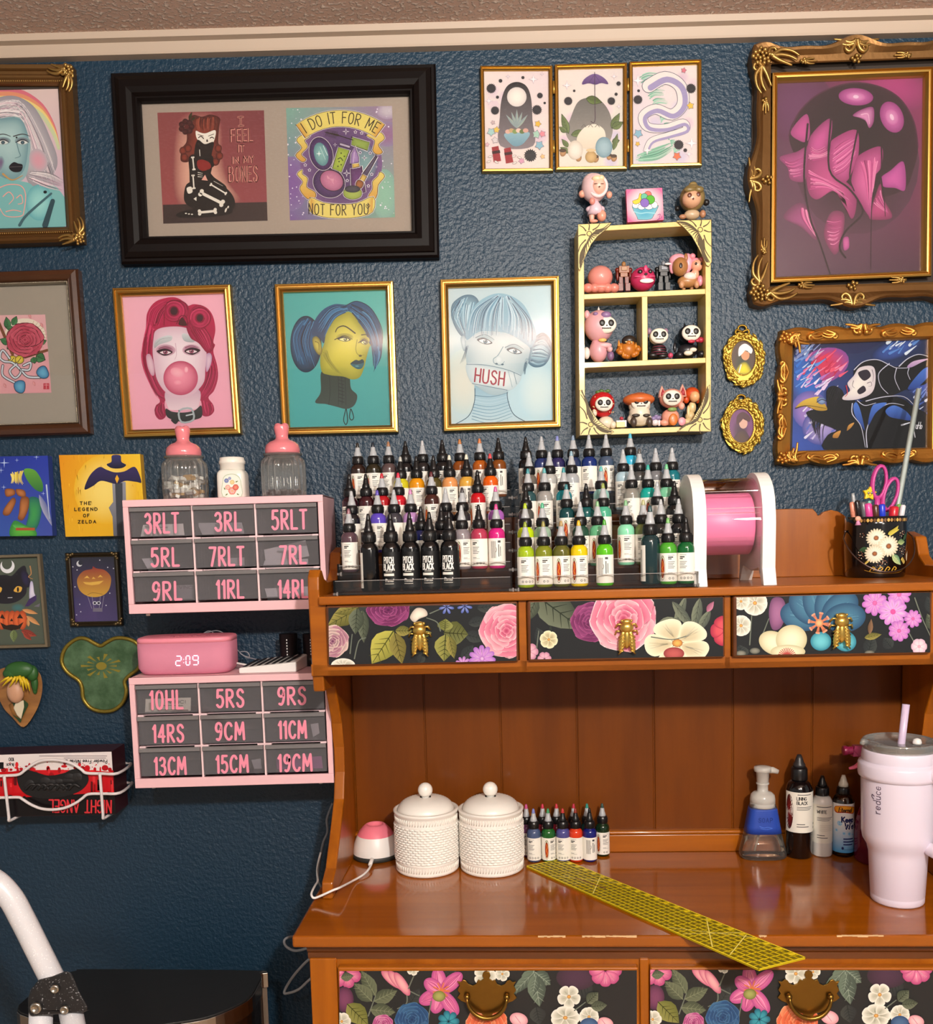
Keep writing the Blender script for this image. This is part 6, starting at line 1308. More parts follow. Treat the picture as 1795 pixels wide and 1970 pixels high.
outl([(800,1210),(880,1180),(955,1210),(955,1270),(880,1296),(805,1270)],'#a8b454','#8c9c40'); a.grad(el(878,1200,74,34,0),'#4c4850','#2c2830')
for x, y, r_ in ((815,655,34),(712,780,20),(990,905,30),(822,1050,38),(1105,990,14)): a.star(x, y, r_, WL, 4,.25); a.star(x, y, r_ * .6,'#4c3460',4,.25)
for x, y in ((905,660),(965,670),(1045,860),(950,855),(470,1020),(430,972),(1060,1060),(828,1120),(1028,1170)): a.star(x, y, 18, WL, 5,.6); a.star(x, y, 11,'#4c3460',5,.6)
a.build('print', ART, t).name = 'makeup_print'
# ---------------------------------------------------------------- three hinged frames
cr3 = (900,100,3.819); TP = [(0,.011),(.0012,.013),(.003,.0135),(.004,.0115),(.0055,.012),(.0068,.0105),(.0078,.008),(.008,.0045)]
tri = None; QS = ([(90,105),(622,103),(628,880),(103,885)],[(637,95),(1170,82),(1170,865),(645,872)],[(1185,75),(1716,57),(1718,840),(1188,852)])
c0 = wq([(903,470)], cr3, W)[0]; tri = thing('hinged_triple_frame','three hinged small gold frames with pastel prints above the gold shelf','picture',(c0[0], W, c0[1]))
for k, Q in enumerate(QS):
 q = wq(Q, cr3, W - .009); f = moulding(q, [(0,.0005)] + TP).build('frame', GOLD, tri); r = inset(q, .003); B().hexa([(x, W - .001, z) for x, z in r],[(x, W - .003, z) for x, z in r]).build('backing', mat('#3a2f28',.8, name='backing_board'), tri)
 r = inset(q, .006); B().hexa([(x, W - .0052, z) for x, z in r],[(x, W - .006, z) for x, z in r]).build('glass', GLASS, f)
 iq = [(Q[0][0] + 26, Q[0][1] + 28),(Q[1][0] - 26, Q[1][1] + 28),(Q[2][0] - 26, Q[2][1] - 26),(Q[3][0] + 26, Q[3][1] - 26)]
 a = paint(cr3, iq, W - .0034,(['#ecdcd6','#e6d2d6','#ecdcd0','#e8d4d4'],['#ecdcd4','#e4d6d4','#dcdccc','#ecdcd0'],['#e8d4d8','#e8dcd8','#e8d8d4','#dcd4dc'])[k],6,8, base=.0002)
 random.seed(20 + k); x0_, y0_ = Q[0]
 for j in range(9): a.ell(x0_ + random.uniform(60,480), y0_ + random.uniform(60,720), random.uniform(40,80), None, random.choice(['#dcc0d0','#e4ccd4','#d4c8dc']),['#ecdcd6','#ecdcd4','#e8d8d8'][k])
 def star5(x, y, r_, c): a.star(x, y, r_ * 1.18,'#8c7c88',5,.62, rot=-80 + x); a.star(x, y, r_, c, 5,.62, rot=-80 + x)
 def twin(x, y, r_): a.star(x, y, r_, '#f6eef0',4,.3, edge='#c8b0bc', ew=3)
 def dot(x, y, r_): a.star(x, y, r_ * 1.3,'#1e1c22',17,.78); a.ell(x, y, r_, None, '#2a282e')
 if k == 0:                             # dark arched doorway with flowers, bowl and parcels
  a.vgrad([(240,690),(235,480),(250,340),(290,250),(360,220),(430,250),(465,340),(475,500),(480,690)],'#17161a','#8c8084'); a.ell(360,330,72,72,'#f4ece2','#dcd0cc')
  for j in range(5): a.leaf(360,560,280 + 40 * j, 420 + 20 * abs(j - 2),22,'#a8b4a4','#8898a0')
  a.vgrad([(270,600),(450,590),(420,660),(370,692),(320,680)],'#94b8c4','#7098a8');
  for j in range(6): a.ell(295 + 26 * j, 585 - 8 * (j % 2),20,16,['#e0b0a0','#c8a878','#889c5c','#e8c4b4','#6c7c48','#d8a494'][j])
  for x, y in ((175,690),(265,700)): a.poly([(x, y + 10),(x + 50, y),(x + 70, y + 110),(x + 15, y + 120)],'#a02830', False); a.poly([(x + 2, y + 40),(x + 60, y + 30),(x + 64, y + 52),(x + 6, y + 60)],'#3c1418', False)
  for p in ((172,268,30),(240,212,12),(405,188,10),(530,320,18),(565,375,8),(200,430,26),(508,425,30),(460,760,38),(218,332,10)): dot(*p)
  for x, y, r_, c in ((185,518,16,'#c8b0b0'),(172,588,30,'#a8ccc8'),(212,572,24,'#e8c454'),(515,528,24,'#e4b844'),(505,605,30,'#a8ccb8'),(548,602,24,'#e4909c'),(526,685,32,'#8cb8c8'),(200,648,24,'#dcd0d0'),(142,680,16,'#dcb0b8'),(395,800,22,'#dca0b8'),(550,768,18,'#ecc084')): star5(x, y, r_, c)
  for x, y, r_ in ((482,200,34),(155,360,28),(545,162,14),(295,180,16)): twin(x, y, r_)
  for x, y in ((165,768),(155,805),(210,808),(340,765),(345,815),(380,775)): a.ell(x, y, 18,8,'#a49090', rot=x); a.ell(x, y, 14,5,'#eee4dc', rot=x)
 if k == 1:                             # umbrella, grey hill and acorns among leaves
  a.vgrad([(720,600),(750,500),(800,380),(860,340),(940,345),(1000,380),(1050,470),(1062,600),(1000,690),(800,690)],'#6c6864','#a09890')
  for x0__, y0__, x1__, y1__, w_ in ((740,600,690,455,50),(725,590,672,550,40),(1055,560,1115,450,50),(1060,560,1140,515,55),(740,700,690,640,36),(745,740,680,700,40),(1060,660,1115,650,44),(1070,720,1100,600,36),(760,610,875,580,50)): a.leaf(x0__, y0__, x1__, y1__, w_, '#7c8c54','#5c6c3c','#3c4828','#3c4830')
  a.vgrad([(800,640),(850,560),(930,530),(1000,570),(1010,650),(960,700),(840,705)],'#f0e4d4','#e0d0bc'); a.leaf(870,340,985,370,60,'#6c8040','#4c5c28','#38441c','#303c18')
  a.vgrad([(840,238),(860,195),(930,160),(1000,190),(1032,235),(980,228),(940,240),(890,230)],'#7c5c94','#5c3c78'); a.line([(932,150),(934,400),(936,490),(925,520),(905,510)],'#4c3448',5)
  for x in (890,930,975): a.line([(932,165),(x, 230)],'#4c3064',3)
  for x, y, r_ in ((815,780,26),(1040,770,24),(940,785,28),(1075,780,26),(700,740,28)): a.ell(x, y, r_ * .8, r_, '#c89868','#94683c', rot=20); a.ell(x - 3, y - r_ * .6, r_ * .9, r_ * .5,'#5c4430','#3c2c20')
  a.grad(el(790,720,56,70,0),'#f0e6da','#d4c4b4'); a.grad(el(1000,700,62,76,0),'#a8c0c8','#7898a4'); a.grad(el(905,770,42,44,0),'#d8b47c','#b08c54'); a.ell(905,722,36,12,'#e0c498')
  for j in range(3): a.line([(835 + 50 * j, 552),(852 + 50 * j, 532),(868 + 50 * j, 552)],'#6c6460',4, smooth=False)
  for p in ((738,360,26),(1055,360,24),(1108,232,14),(782,285,8),(1090,310,10)): dot(*p)
  for x, y, r_ in ((728,245,32),(1075,180,22),(1110,400,18)): twin(x, y, r_)
 if k == 2:                             # pale ribbon curling in green waves
  for j in range(10): a.hair([(1260 + 30 * j, 180 + 60 * j),(1330 + 20 * j, 150 + 62 * j),(1420 + 14 * j, 160 + 60 * j)],[(1270 + 30 * j, 230 + 60 * j),(1340 + 20 * j, 200 + 60 * j),(1440 + 14 * j, 220 + 56 * j)],8,['#88c0a4','#a4d0b8','#6ca890'],9,2)
  S = [(1330,250),(1450,190),(1560,250),(1580,380),(1500,460),(1380,420),(1290,470),(1320,550),(1450,560),(1580,520),(1600,570),(1480,610),(1350,650),(1310,720)]
  a.line(S, '#54506c',104,40); a.line(S, '#ece0dc',96,34); a.line([(x + 14, y + 12) for x, y in S],'#a498c0',46,14); a.hair([(1240,760),(1380,700),(1500,660)],[(1230,800),(1400,790),(1530,700)],26,['#88c0a4','#a4d0b8','#58947c'],8,2)
  for p in ((1250,350,28),(1640,268,30),(1550,682,30),(1255,285,9),(1598,722,12)): dot(*p)
  for x, y, r_, c in ((1587,135,20,'#d87888'),(1636,395,26,'#e8c050'),(1252,600,32,'#8cb8cc'),(1248,675,18,'#e4b850'),(1537,765,30,'#e07850')): star5(x, y, r_, c)
  for x, y, r_ in ((1250,210,44),(1645,670,46),(1625,750,24),(1318,722,34)): twin(x, y, r_)
 a.build('print', ART, f)
for hx, ys in ((632,(260,695)),(1178,(240,690))):
 for hy in ys: p = at(hx / cr3[2] + cr3[0], hy / cr3[2] + cr3[1], W - .012); B().tube([p + Vector((0,0,-.012)), p + Vector((0,0,.012))],.0022,8).build('hinge', BRASS, tri)
# ---------------------------------------------------------------- carved ornament helpers
MOT = {'spray': [[(0,0),(.3,.24),(.7,.22),(1,.06)],[(0,0),(.3,.06),(.65,.02),(.92,-.1)],[(0,0),(.25,-.13),(.5,-.22),(.74,-.3)],[(.02,.02),(-.12,.1),(-.08,.26),(.06,.3),(.13,.2),(.06,.13)]],
 'leaf3': [[(0,0),(.35,.18),(.8,.2)],[(0,0),(.4,0),(1,0)],[(0,0),(.35,-.18),(.8,-.2)],[(-.3,0),(0,0)]],
 'scroll': [[(0,.5),(.1,.1),(.3,-.05),(.46,.08),(.4,.24),(.27,.2),(.3,.12)],[(.05,.4),(.25,.35),(.6,.45),(1,.5)],[(.1,.3),(.35,.22),(.7,.3)]]}
def motif(b, kind, px, py, crop, size, ang=0, mir=1, h=.03, r=.004):
 ca, sa = math.cos(ang), math.sin(ang)
 for st in MOT[kind]:
  P = [(x * size, y * size * mir) for x, y in st]; P = [(px + x * ca - y * sa, py + x * sa + y * ca) for x, y in P]
  W_ = cat([at(x / crop[2] + crop[0], y / crop[2] + crop[1], W - h) for x, y in P], False, 5); n = len(W_)
  b.tube(W_, [r * (1.15 - .85 * i / n) for i in range(n)],7)
def balls(b, px, py, crop, R_, n, h, r, seed=1):
 random.seed(seed)
 for k in range(n): A = k * 2.4; d = R_ * math.sqrt((k + .5) / n); p = at((px + d * math.cos(A)) / crop[2] + crop[0],(py + d * math.sin(A)) / crop[2] + crop[1], W - h); b.ell(p, r * random.uniform(.8,1.25),8,6)
# ---------------------------------------------------------------- large ornate frame with the jellyfish painting
cr4 = (1420,60,3.582)
def wv(i, u):
 k = abs(((u * 2) % 1) - .5) * 2; s_ = .009 * math.cos(u * 4 * PI) + .004 * math.cos(u * 8 * PI); return s_ * min(1, u * 12,(1 - u) * 12)
OUT = [(100,110),(1500,60),(1490,1850),(95,1890)]
t, q, f = picture('ornate_framed_painting','large ornate bronze frame around a magenta painting of a dark jellyfish','picture', OUT, cr4,[(0,.03,1),(.003,.034,1),(.009,.032,.7),(.02,.024,.1),(.032,.022,0),(.036,.024,0)], BRONZE, glass=False, wave=wv, n=40)
r4 = [(232,282),(1352,238),(1335,1690),(222,1738)]; qi = wq(r4, cr4, W - .025)
moulding(qi, [(0,.02),(.0015,.026),(.004,.027),(.0055,.024),(.007,.024),(.0085,.027),(.011,.026),(.013,.02),(.0145,.017),(.015,.008)]).build('inner_lip', GOLD, t)
HL = .036
for (cx, cy, a1, m1, a2, m2) in ((165,170,.05,-1, PI / 2 - .05,1),(150,1800,-.05,1,-PI / 2,-1)):
 b = B(); balls(b, cx, cy, cr4,62,18, HL, .0042,3)
 motif(b, 'spray', cx + 70, cy, cr4,190, a1, m1, HL - .003,.0046); motif(b, 'spray', cx, cy + (70 if a2 > 0 else -70), cr4,190, a2, m2, HL - .003,.0046); b.build('corner_carving', GOLD2, t)
for (cx, cy, an) in ((455,205,0),(190,480, PI / 2),(440,1750,0),(180,1510,-PI / 2),(1165,165, PI),(1130,1715, PI)): b = B(); motif(b, 'leaf3', cx, cy, cr4,90, an, 1,.027,.0032); balls(b, cx, cy, cr4,20,5,.028,.003); b.build('leaf_carving', GOLD2, t)
for (cx, cy, an) in ((815,130,0),(790,1815, PI),(150,1025,-PI / 2)):
 b = B()
 for s_ in (-1,1):
  motif(b, 'scroll', cx + 6 * math.cos(an) * s_, cy + 6 * math.sin(an) * s_, cr4,150, an if s_ > 0 else an + PI, 1 if s_ < 0 else -1, HL - .006,.0045)
 balls(b, cx + 25 * math.sin(-an) * 2, cy + (60 if an == 0 else (-60 if an == PI else 0)), cr4,34,6,.027,.0038); b.build('centre_carving', GOLD2, t)
a = paint(cr4,[(268,315),(1315,275),(1290,1665),(260,1702)], W - .0065,['#5c2c4c','#943064','#4c3040','#5c4254'],8,8)
a.ell(1080,380,260,150,'#b03c7c','#84306080'[:7],20); a.ell(420,520,240,260,'#6a3860','#5c2c4c')
a.ell(820,900,430,500,'#2a141c','#52304480'[:7])
a.grad([(350,720),(420,560),(560,430),(760,360),(950,375),(1110,460),(1210,620),(1240,800),(1200,980),(1130,1100),(900,1150),(600,1100),(420,900)],'#150b0e','#2e1620',(800,700), rings=4); a.line([(350,720),(420,560),(560,430),(760,360),(950,375),(1110,460),(1210,620),(1240,800)],'#4c2038',10)
for cx, cy, rx, ry, ro in ((812,452,120,60,4),(1060,592,78,112,-22)): a.ell(cx, cy, rx, ry, '#cc6cac','#94347c', ro); a.ell(cx, cy, rx * .55, ry * .5,'#dc98c4','#c868a8', ro); a.ell(cx, cy, rx * .16, ry * .2,'#f0d0e4', None, ro)
a.grad([(790,580),(850,540),(930,525),(935,620),(905,668),(880,620),(840,598)],'#dc94c0','#8c3474'); a.line([(850,575),(895,572),(905,640)],'#ecb8d4',9,3)
PK = ['#e070a8','#c04c8c','#f098c0','#98306c']
for P, c1, c2_ in (([(285,870),(400,832),(490,800),(470,1000),(440,1040),(360,1020),(340,940)],'#b85490','#843464'),([(310,1280),(430,1180),(520,1300),(540,1440),(430,1350)],'#a45084','#6a3454'),([(590,1400),(640,1250),(730,1260),(720,1420),(690,1520),(650,1530)],'#b84c84','#74305480'[:7]),
 ([(480,880),(600,800),(640,950),(760,1050),(815,1130),(805,1260),(770,1282),(720,1110),(640,1105),(540,1160),(480,1090)],'#c85490','#8c2c64'),([(362,695),(470,570),(495,680),(480,755),(430,758)],'#c85498','#a0407c'),([(480,870),(500,720),(640,600),(630,780),(560,860)],'#cc589c','#8c3068'),
 ([(635,800),(660,740),(815,680),(830,850),(790,960),(740,1040),(660,1010),(630,920)],'#d060a0','#9c3470'),([(930,1180),(980,1050),(1000,1150),(1062,1282),(930,1300),(900,1270)],'#c04884','#7c2854'),([(800,930),(840,850),(985,795),(990,930),(940,1010),(920,1180),(920,1290),(850,1200),(780,1080)],'#d868a4','#94306c'),([(985,1010),(1050,960),(1140,900),(1152,1090),(1080,1080),(1000,1070)],'#cc5ca8','#a03c88'),([(725,1430),(760,1420),(765,1490),(730,1508)],'#d468a8','#a03c80')): a.grad(P, c1, c2_, rings=3)
a.hair([(640,830),(720,760),(810,720)],[(660,1000),(740,960),(820,850)],22, PK, 7,2); a.hair([(480,950),(560,1000),(700,1060)],[(490,1090),(640,1090),(790,1200)],26, PK, 7,2); a.hair([(830,900),(870,1000),(900,1230)],[(980,850),(950,980),(920,1200)],22, PK, 7,2); a.hair([(490,780),(540,820),(620,780)],[(480,900),(580,880),(640,860)],16, PK, 6,2); a.hair([(300,870),(360,900),(460,860)],[(370,1010),(410,1000),(460,990)],14, PK, 6,2); a.hair([(600,1300),(660,1310),(720,1300)],[(620,1460),(660,1470),(700,1440)],14, PK, 6,2); a.hair([(430,1210),(440,1290),(520,1400)],[(480,1220),(500,1300),(540,1420)],14, PK, 6,2); a.hair([(930,1190),(970,1220),(1050,1270)],[(980,1070),(990,1140),(1030,1240)],12, PK, 6,2)
for P, w1, w2_ in (([(480,640),(455,1000),(495,1280),(560,1450),(640,1690)],14,10),([(640,600),(628,950),(760,1080),(830,1170),(855,1260),(740,1380),(700,1490),(740,1560)],12,14),([(825,680),(770,980),(800,1100)],12,8),([(988,795),(985,960),(925,1150),(915,1640)],10,4),([(985,1010),(1005,1150),(1015,1275)],10,4)): a.line(P, '#1e0e16', w1, w2_)
a.quad([(1285,276),(1316,275),(1291,1665),(1262,1666)],'#a88868'); a.build('painting', ART, t)
r = wq([(255,300),(1330,258),(1308,1680),(248,1718)], cr4, W - .009); B().hexa([(x, W - .0098, z) for x, z in r],[(x, W - .0108, z) for x, z in r]).build('glass', clear('#f8f6f7',.05,.1,'hazy_picture_glass',.015,'#d8c8cc'), t)

# ---------------------------------------------------------------- gold carved frame with the dark bird painting
cr7 = (1370,600,4.224); R7 = [(556,150),(1890,96),(1876,1208),(530,1240)]
wv2 = lambda i, u: (.007 * abs(math.sin(u * (5 if i % 2 == 0 else 4) * PI)) - .002) * min(1, u * 14,(1 - u) * 14)
CGOLD = mat('#c0863c',.38, metal=.85, bump=(70,.2,.002), name='carved_gilt_wood')
t, q, f = picture('carved_gilt_frame','carved orange gold frame around painting of black bird with yellow beak','picture', R7, cr7,[(0,.018,1),(.002,.026,1),(.008,.031,.7),(.016,.026,.2),(.02,.024,0),(.0245,.022,0),(.027,.017,0),(.0285,.008,0)], CGOLD, wave=wv2, n=36, glass_h=.0075)
for (x, y, an) in ((600,205,.3),(580,1190,-.3)):
 b = B(); balls(b, x, y, cr7,50,10,.03,.0045,5)
 for s_ in (-1,1): motif(b, 'scroll', x + 40, y - 20 * (1 if an > 0 else -1), cr7,150,0 if s_ > 0 else (PI / 2 if an > 0 else -PI / 2), s_ * (1 if an > 0 else -1),.031,.0048)
 b.build('corner_carving', CGOLD, t)
for (x, y, an) in ((1225,165,0),(1200,1180, PI),(595,690,-PI / 2)):
 b = B()
 for s_ in (-1,1): motif(b, 'scroll', x + 12 * s_ * math.cos(an), y + 12 * s_ * math.sin(an), cr7,130, an if s_ > 0 else an + PI, 1 if s_ < 0 else -1,.031,.0048); p = at((x + 28 * s_ * abs(math.cos(an))) / cr7[2] + cr7[0],(y + 28 * s_ * abs(math.sin(an))) / cr7[2] + cr7[1], W - .031); b.ell(p, .0065,10,8)
 b.build('centre_carving', CGOLD, t)
for (x, y, an, m_) in ((800,190,.0,1),(1000,180, PI, -1),(1400,165,0,1),(1640,155, PI, -1),(790,1195,0,-1),(1010,1190, PI, 1),(1400,1170,0,-1),(1640,1160, PI, 1),(590,420, PI / 2,1),(590,560,-PI / 2,-1),(575,850, PI / 2,1),(570,1020,-PI / 2,-1)): b = B(); motif(b, 'spray', x, y, cr7,110, an, m_, .029,.0042); b.build('leaf_carving', CGOLD, t)
a = paint(cr7,[(668,250),(1775,210),(1765,1092),(650,1132)], W - .0035,['#2c3050','#1c2c54','#1a2238','#3858b8'],8,8)
random.seed(8)
for c1, c2_, cx, cy, rx, ry in (('#d43858','#8c4c9c',900,440,220,140),('#2c6cc8','#3c4c90',760,560,130,260),('#b088d0','#5c5cac',800,800,150,160),('#b0a0d8','#4c50a0',900,930,170,150),('#3c58a8','#1e2a54',1500,300,220,80),('#2c4ca0','#161c34',1550,860,190,140),('#4860c0','#1c2850',1690,560,130,140)): a.ell(cx, cy, rx, ry, c1, c2_, -20)
for k in range(190):
 reg = random.choice([(900,450,160,90,['#e03850','#e85a78','#c02c50','#e890b8']),(820,600,130,90,['#e8d0f0','#d090d0','#f0e4f4','#b478c8']),(760,480,90,160,['#3878d4','#5c90dc','#c8d8f0']),(900,930,170,130,['#d8d0f0','#a890dc','#e8e4f8','#5c70c8']),(1520,280,130,60,['#5888d0','#dce8f4','#3858a0']),(1690,800,70,160,['#d0d8f0','#6c88d0','#3c58a8']),(750,330,80,60,['#4c80c0','#8c98c8'])])
 x, y = reg[0] + random.uniform(-1,1) * reg[2], reg[1] + random.uniform(-1,1) * reg[3]; L_ = random.uniform(40,110); A = -.7 + random.uniform(-.3,.3); a.line([(x, y),(x + L_ * math.cos(A), y + L_ * math.sin(A))], random.choice(reg[4]), random.uniform(8,26),4)
BB = '#0e0c10'
a.poly([(930,640),(990,600),(1060,640),(1090,720),(1160,715),(1180,800),(1235,950),(1245,1110),(910,1116),(940,1000),(1010,960),(880,905),(800,865),(765,815),(850,790),(930,790)], BB, n=3)
a.hair([(990,610),(960,660),(930,760)],[(1060,620),(1050,680),(1000,780)],14,[BB, '#1c1a22'],9,2,12); a.hair([(790,820),(800,900),(840,1010)],[(930,880),(900,960),(900,1100)],16,[BB, '#16141c'],9,1,10)
a.vgrad([(678,783),(738,722),(840,690),(882,702),(934,780),(920,802),(850,800),(762,766)],'#e0c048','#b08828'); a.line([(678,783),(770,762),(930,785)],'#2c2010',7,3); a.ell(888,722,38,30,'#8ca4cc','#4c5c8c',15); a.line([(850,735),(890,712),(930,725)],'#1c1c2c',6)
a.vgrad([(1095,960),(1110,920),(1155,900),(1130,940),(1100,965)],'#d8a050','#a06c28'); a.vgrad([(980,1020),(990,990),(1045,965),(1025,1020),(1000,1025)],'#d8a050','#a06c28')
a.poly([(1150,480),(1230,405),(1340,388),(1440,430),(1520,442),(1590,380),(1680,345),(1772,370),(1772,560),(1600,620),(1500,665),(1400,700),(1270,722),(1190,690)], BB, n=3); a.poly([(1140,745),(1270,722),(1500,690),(1640,770),(1770,860),(1766,1096),(1245,1108),(1210,980),(1150,860)], BB, n=3)
a.grad([(1150,520),(1200,452),(1310,446),(1328,560),(1295,660),(1185,710),(1075,716),(1062,690),(1120,640),(1100,580)],'#efe9e2','#d4c8d0')
for P in ([(1190,490),(1260,470),(1290,520),(1240,560),(1200,530)],[(1180,640),(1230,600),(1250,640),(1200,670)]): a.poly(P, '#2c2230')
for P in ([(1260,580),(1290,570),(1295,600),(1270,605)],[(1150,560),(1140,600),(1160,620)],[(1300,470),(1312,520),(1305,570)]): a.line(P, '#4c3c50',5,2)
a.line([(1090,600),(1100,660),(1080,690)],'#b83040',10,4)
for P, w_ in (([(1155,470),(1230,405),(1340,388),(1440,430),(1500,455),(1600,455)],8),([(1440,420),(1355,500),(1370,600),(1430,665)],8),([(1500,455),(1485,540),(1525,635)],7),([(1600,460),(1590,500),(1610,550)],6),([(1520,442),(1590,380),(1680,345),(1772,368)],9),([(1250,725),(1400,690),(1560,690),(1660,780)],8),([(1140,745),(1140,830),(1210,930),(1245,1100)],9),([(1260,1100),(1256,960),(1320,820),(1440,745),(1560,760)],9),([(1180,720),(1240,760),(1330,740)],7)): a.line(P, '#c8c8dc', w_, 4)
for P in ([(1148,765),(1172,735),(1205,800),(1240,960),(1205,910),(1160,840)],[(1270,880),(1300,770),(1340,745),(1420,742),(1330,820),(1275,920)],[(1410,800),(1480,760),(1580,810),(1620,880),(1520,870),(1440,850)],[(1590,620),(1700,480),(1765,450),(1760,520),(1660,620)]): a.vgrad(P, '#4c78d0','#24408c')
a.vgrad([(1585,445),(1640,400),(1760,380),(1700,410),(1620,450)],'#d8b8d8','#a888b8'); a.line([(1540,920),(1640,890)],'#dce0f0',14,4); a.line([(1640,960),(1650,1020)],'#e8e8f0',5); a.text('raHo',1640,950,55,'#e8e8f0',4.5, sx=.6, slant=.2); a.build('painting', ART_GLOSS, t)
# ---------------------------------------------------------------- left edge frames
T1 = [(-600,90),(482,92),(552,1265),(-560,1300)]
t, q, f = picture('bronze_framed_portrait','bronze framed pastel portrait of pale haired woman cut by the left edge','picture', T1, cr1,[(0,.026),(.004,.032),(.01,.03),(.013,.024),(.018,.022),(.021,.025),(.025,.024),(.028,.02),(.031,.018),(.033,.014),(.034,.006)], BRONZE, glass=False)
for cx, cy in ((450,115),(525,1245)): b = B(); balls(b, cx, cy, cr1,34,9,.033,.004,7); motif(b, 'spray', cx - 30, cy, cr1,110, PI, 1 if cy > 500 else -1,.032,.004); motif(b, 'spray', cx, cy + (40 if cy < 500 else -40), cr1,110, PI / 2 if cy < 500 else -PI / 2,1 if cy > 500 else -1,.032,.004); b.build('corner_carving', GOLD2, t)
b = B()
for x in range(-100,420,14): b.ell(at((x + 5) / 3.452,(188 + 100) / 3.452 + 72, W - .026),.0016,6,4); b.ell(at((x + 60) / 3.452,1205 / 3.452 + 100 - x * .008, W - .026),.0016,6,4)
b.build('beading', GOLD2, t)
a = paint(cr1,[(-520,265),(385,245),(440,1160),(-480,1185)], W - .004,['#c8b8b4','#ccb4b0','#b89cb4','#a8a8b0'],6,6)
for r_, c in ((0,'#c86878'),(28,'#d08868'),(56,'#d8c078'),(84,'#b8c098')): a.line([(-300,290 + r_),(60,250 + r_),(250,330 + r_ * .8),(350,480 + r_ * .6),(390,640)], c, 34,20)
a.grad([(-200,500),(-60,330),(80,290),(200,340),(270,430),(330,560),(380,700),(360,800),(240,900),(180,850),(150,700),(100,480)],'#b8b0b4','#8c8890', rings=2); a.poly([(-250,460),(20,420),(150,450),(200,560),(190,760),(150,850),(60,860),(-250,850)],'#84a4a8')
a.grad([(-200,480),(20,440),(140,450),(185,560),(180,700),(150,800),(70,850),(-40,800),(-200,700)],'#a0bcbc','#688c94',(60,560)); a.poly([(-200,850),(150,860),(240,900),(380,900),(430,1160),(-450,1170)],'#70a8a8'); a.ell(260,1000,90,120,'#8cc4c0','#5c9ca4')
HG = ['#d8d0d0','#8c848c','#b4acb4','#6c6870','#c89cac','#e4dcdc']
a.hair([(-60,380),(120,320),(260,520),(360,760),(400,880)],[(0,440),(140,440),(210,640),(230,800),(250,900)],60, HG, 6,2); a.hair([(-200,420),(20,320),(140,330)],[(-200,460),(20,430),(140,440)],30, HG, 6,2); a.ell(255,720,60,80,'#c8909c','#a8a0a8',-20); a.hair([(180,840),(300,900),(420,930)],[(200,790),(330,800),(420,850)],30, HG, 5,1)
for ex in (20,150): a.ell(ex, 590,52,26,'#4c4450','#84a0a4'); a.poly([(ex - 36,602),(ex, 586),(ex + 34,602),(ex, 614)],'#c8ccc8'); a.ell(ex, 601,13,12,'#4c6470','#20282c'); a.line([(ex - 44,600),(ex, 582),(ex + 40,600)],'#1c1820',7,3); a.line([(ex - 60,560),(ex, 545),(ex + 50,560)],'#3c3438',7,3)
a.line([(110,600),(125,660),(135,690),(100,705)],'#5c7c84',6,3); a.ell(110,568,6,6,'#1c1c20'); a.poly([(60,760),(90,732),(120,740),(150,750),(140,790),(100,798),(70,785)],'#1e1c22'); a.line([(62,765),(105,762),(150,760)],'#4c484c',4); a.grad([(-20,720),(10,690),(30,730),(0,800)],'#6c5878','#84a4a8'); a.line([(20,810),(80,850),(150,820)],'#b08c58',14,4)
for P in ([(0,900),(60,880),(140,890),(170,950),(160,1050),(140,1090),(40,1090),(0,1040)],[(20,960),(60,930),(90,970),(60,1010)],[(110,970),(140,950),(150,1000),(120,1010)],[(40,1060),(90,1050),(140,1060)]): a.line(P, '#dc9c94',7,5)
a.line([(130,1150),(180,1080),(340,940)],'#3c5c64',20,14); a.line([(300,1150),(350,990)],'#2c444c',40,30); a.ell(300,930,12,10,'#1c2428'); a.build('painting', ART, t)
T2 = [(-560,105),(565,68),(655,1250),(-520,1290)]
BRW = mat('#4a2812',.32, coat=.35, vary=('#331a0a',(6,6,20),.3,.8), name='walnut_frame')
t, q, f = picture('walnut_framed_print','walnut framed rose print in grey mat cut by the left edge','picture', T2, cr5,[(0,.02),(.003,.026),(.012,.028),(.019,.023),(.0205,.024),(.0225,.02),(.023,.008)], BRW)
r = inset(q, .0226); moulding(r, [(0,.018),(.001,.0215),(.0025,.0215),(.0035,.018),(.0036,.008)]).build('silver_lip', mat('#a89c88',.35, metal=.8, bump=(420,.8,.003), name='beaded_silver'), t)
r = inset(q, .021); B().hexa([(x, W - .003, z) for x, z in r],[(x, W - .0055, z) for x, z in r]).build('mat_board', mat('#a2988a',.85, name='grey_mat'), t)
a = paint(cr5,[(-110,400),(325,393),(370,955),(-90,965)], W - .0056,['#e8b4b4','#e4b0b4','#e09ca4','#e4a4a8'], base=.0002)
a.ell(180,550,150,130,'#ece0cc')
for k in range(12): A = -1.2 + k * .2; a.line([(190,560),(190 + 150 * math.cos(A),560 + 130 * math.sin(A))],'#bca88c',3)
a.line([(-10,450),(90,680)],'#7c4c30',22); a.line([(340,650),(180,700)],'#7c4c30',20)
for P in ((60,500,45,410,50),(90,470,120,405,44),(110,510,40,480,40),(70,600,0,570,50),(80,620,50,640,40),(280,600,335,580,40),(260,690,325,720,70),(240,700,250,745,50)): a.leaf(*P, '#4c9058','#2c6c40','#1c3c24','#1c2c1c')
a.ell(180,572,136,122,'#5c1c2c','#8c2c40'); a.rose(180,575,132,['#9c2c44','#d46074','#c44c62','#5c1424'],.9,.3)
for x in (90,140): P = el(x, 718,30,28,0); a.line(P, '#2c2410',6, closed=True, n=3); a.grad(P, '#ecd850','#b8a028'); a.line([(x - 12,735),(x + 10,705)],'#3c3010',5)
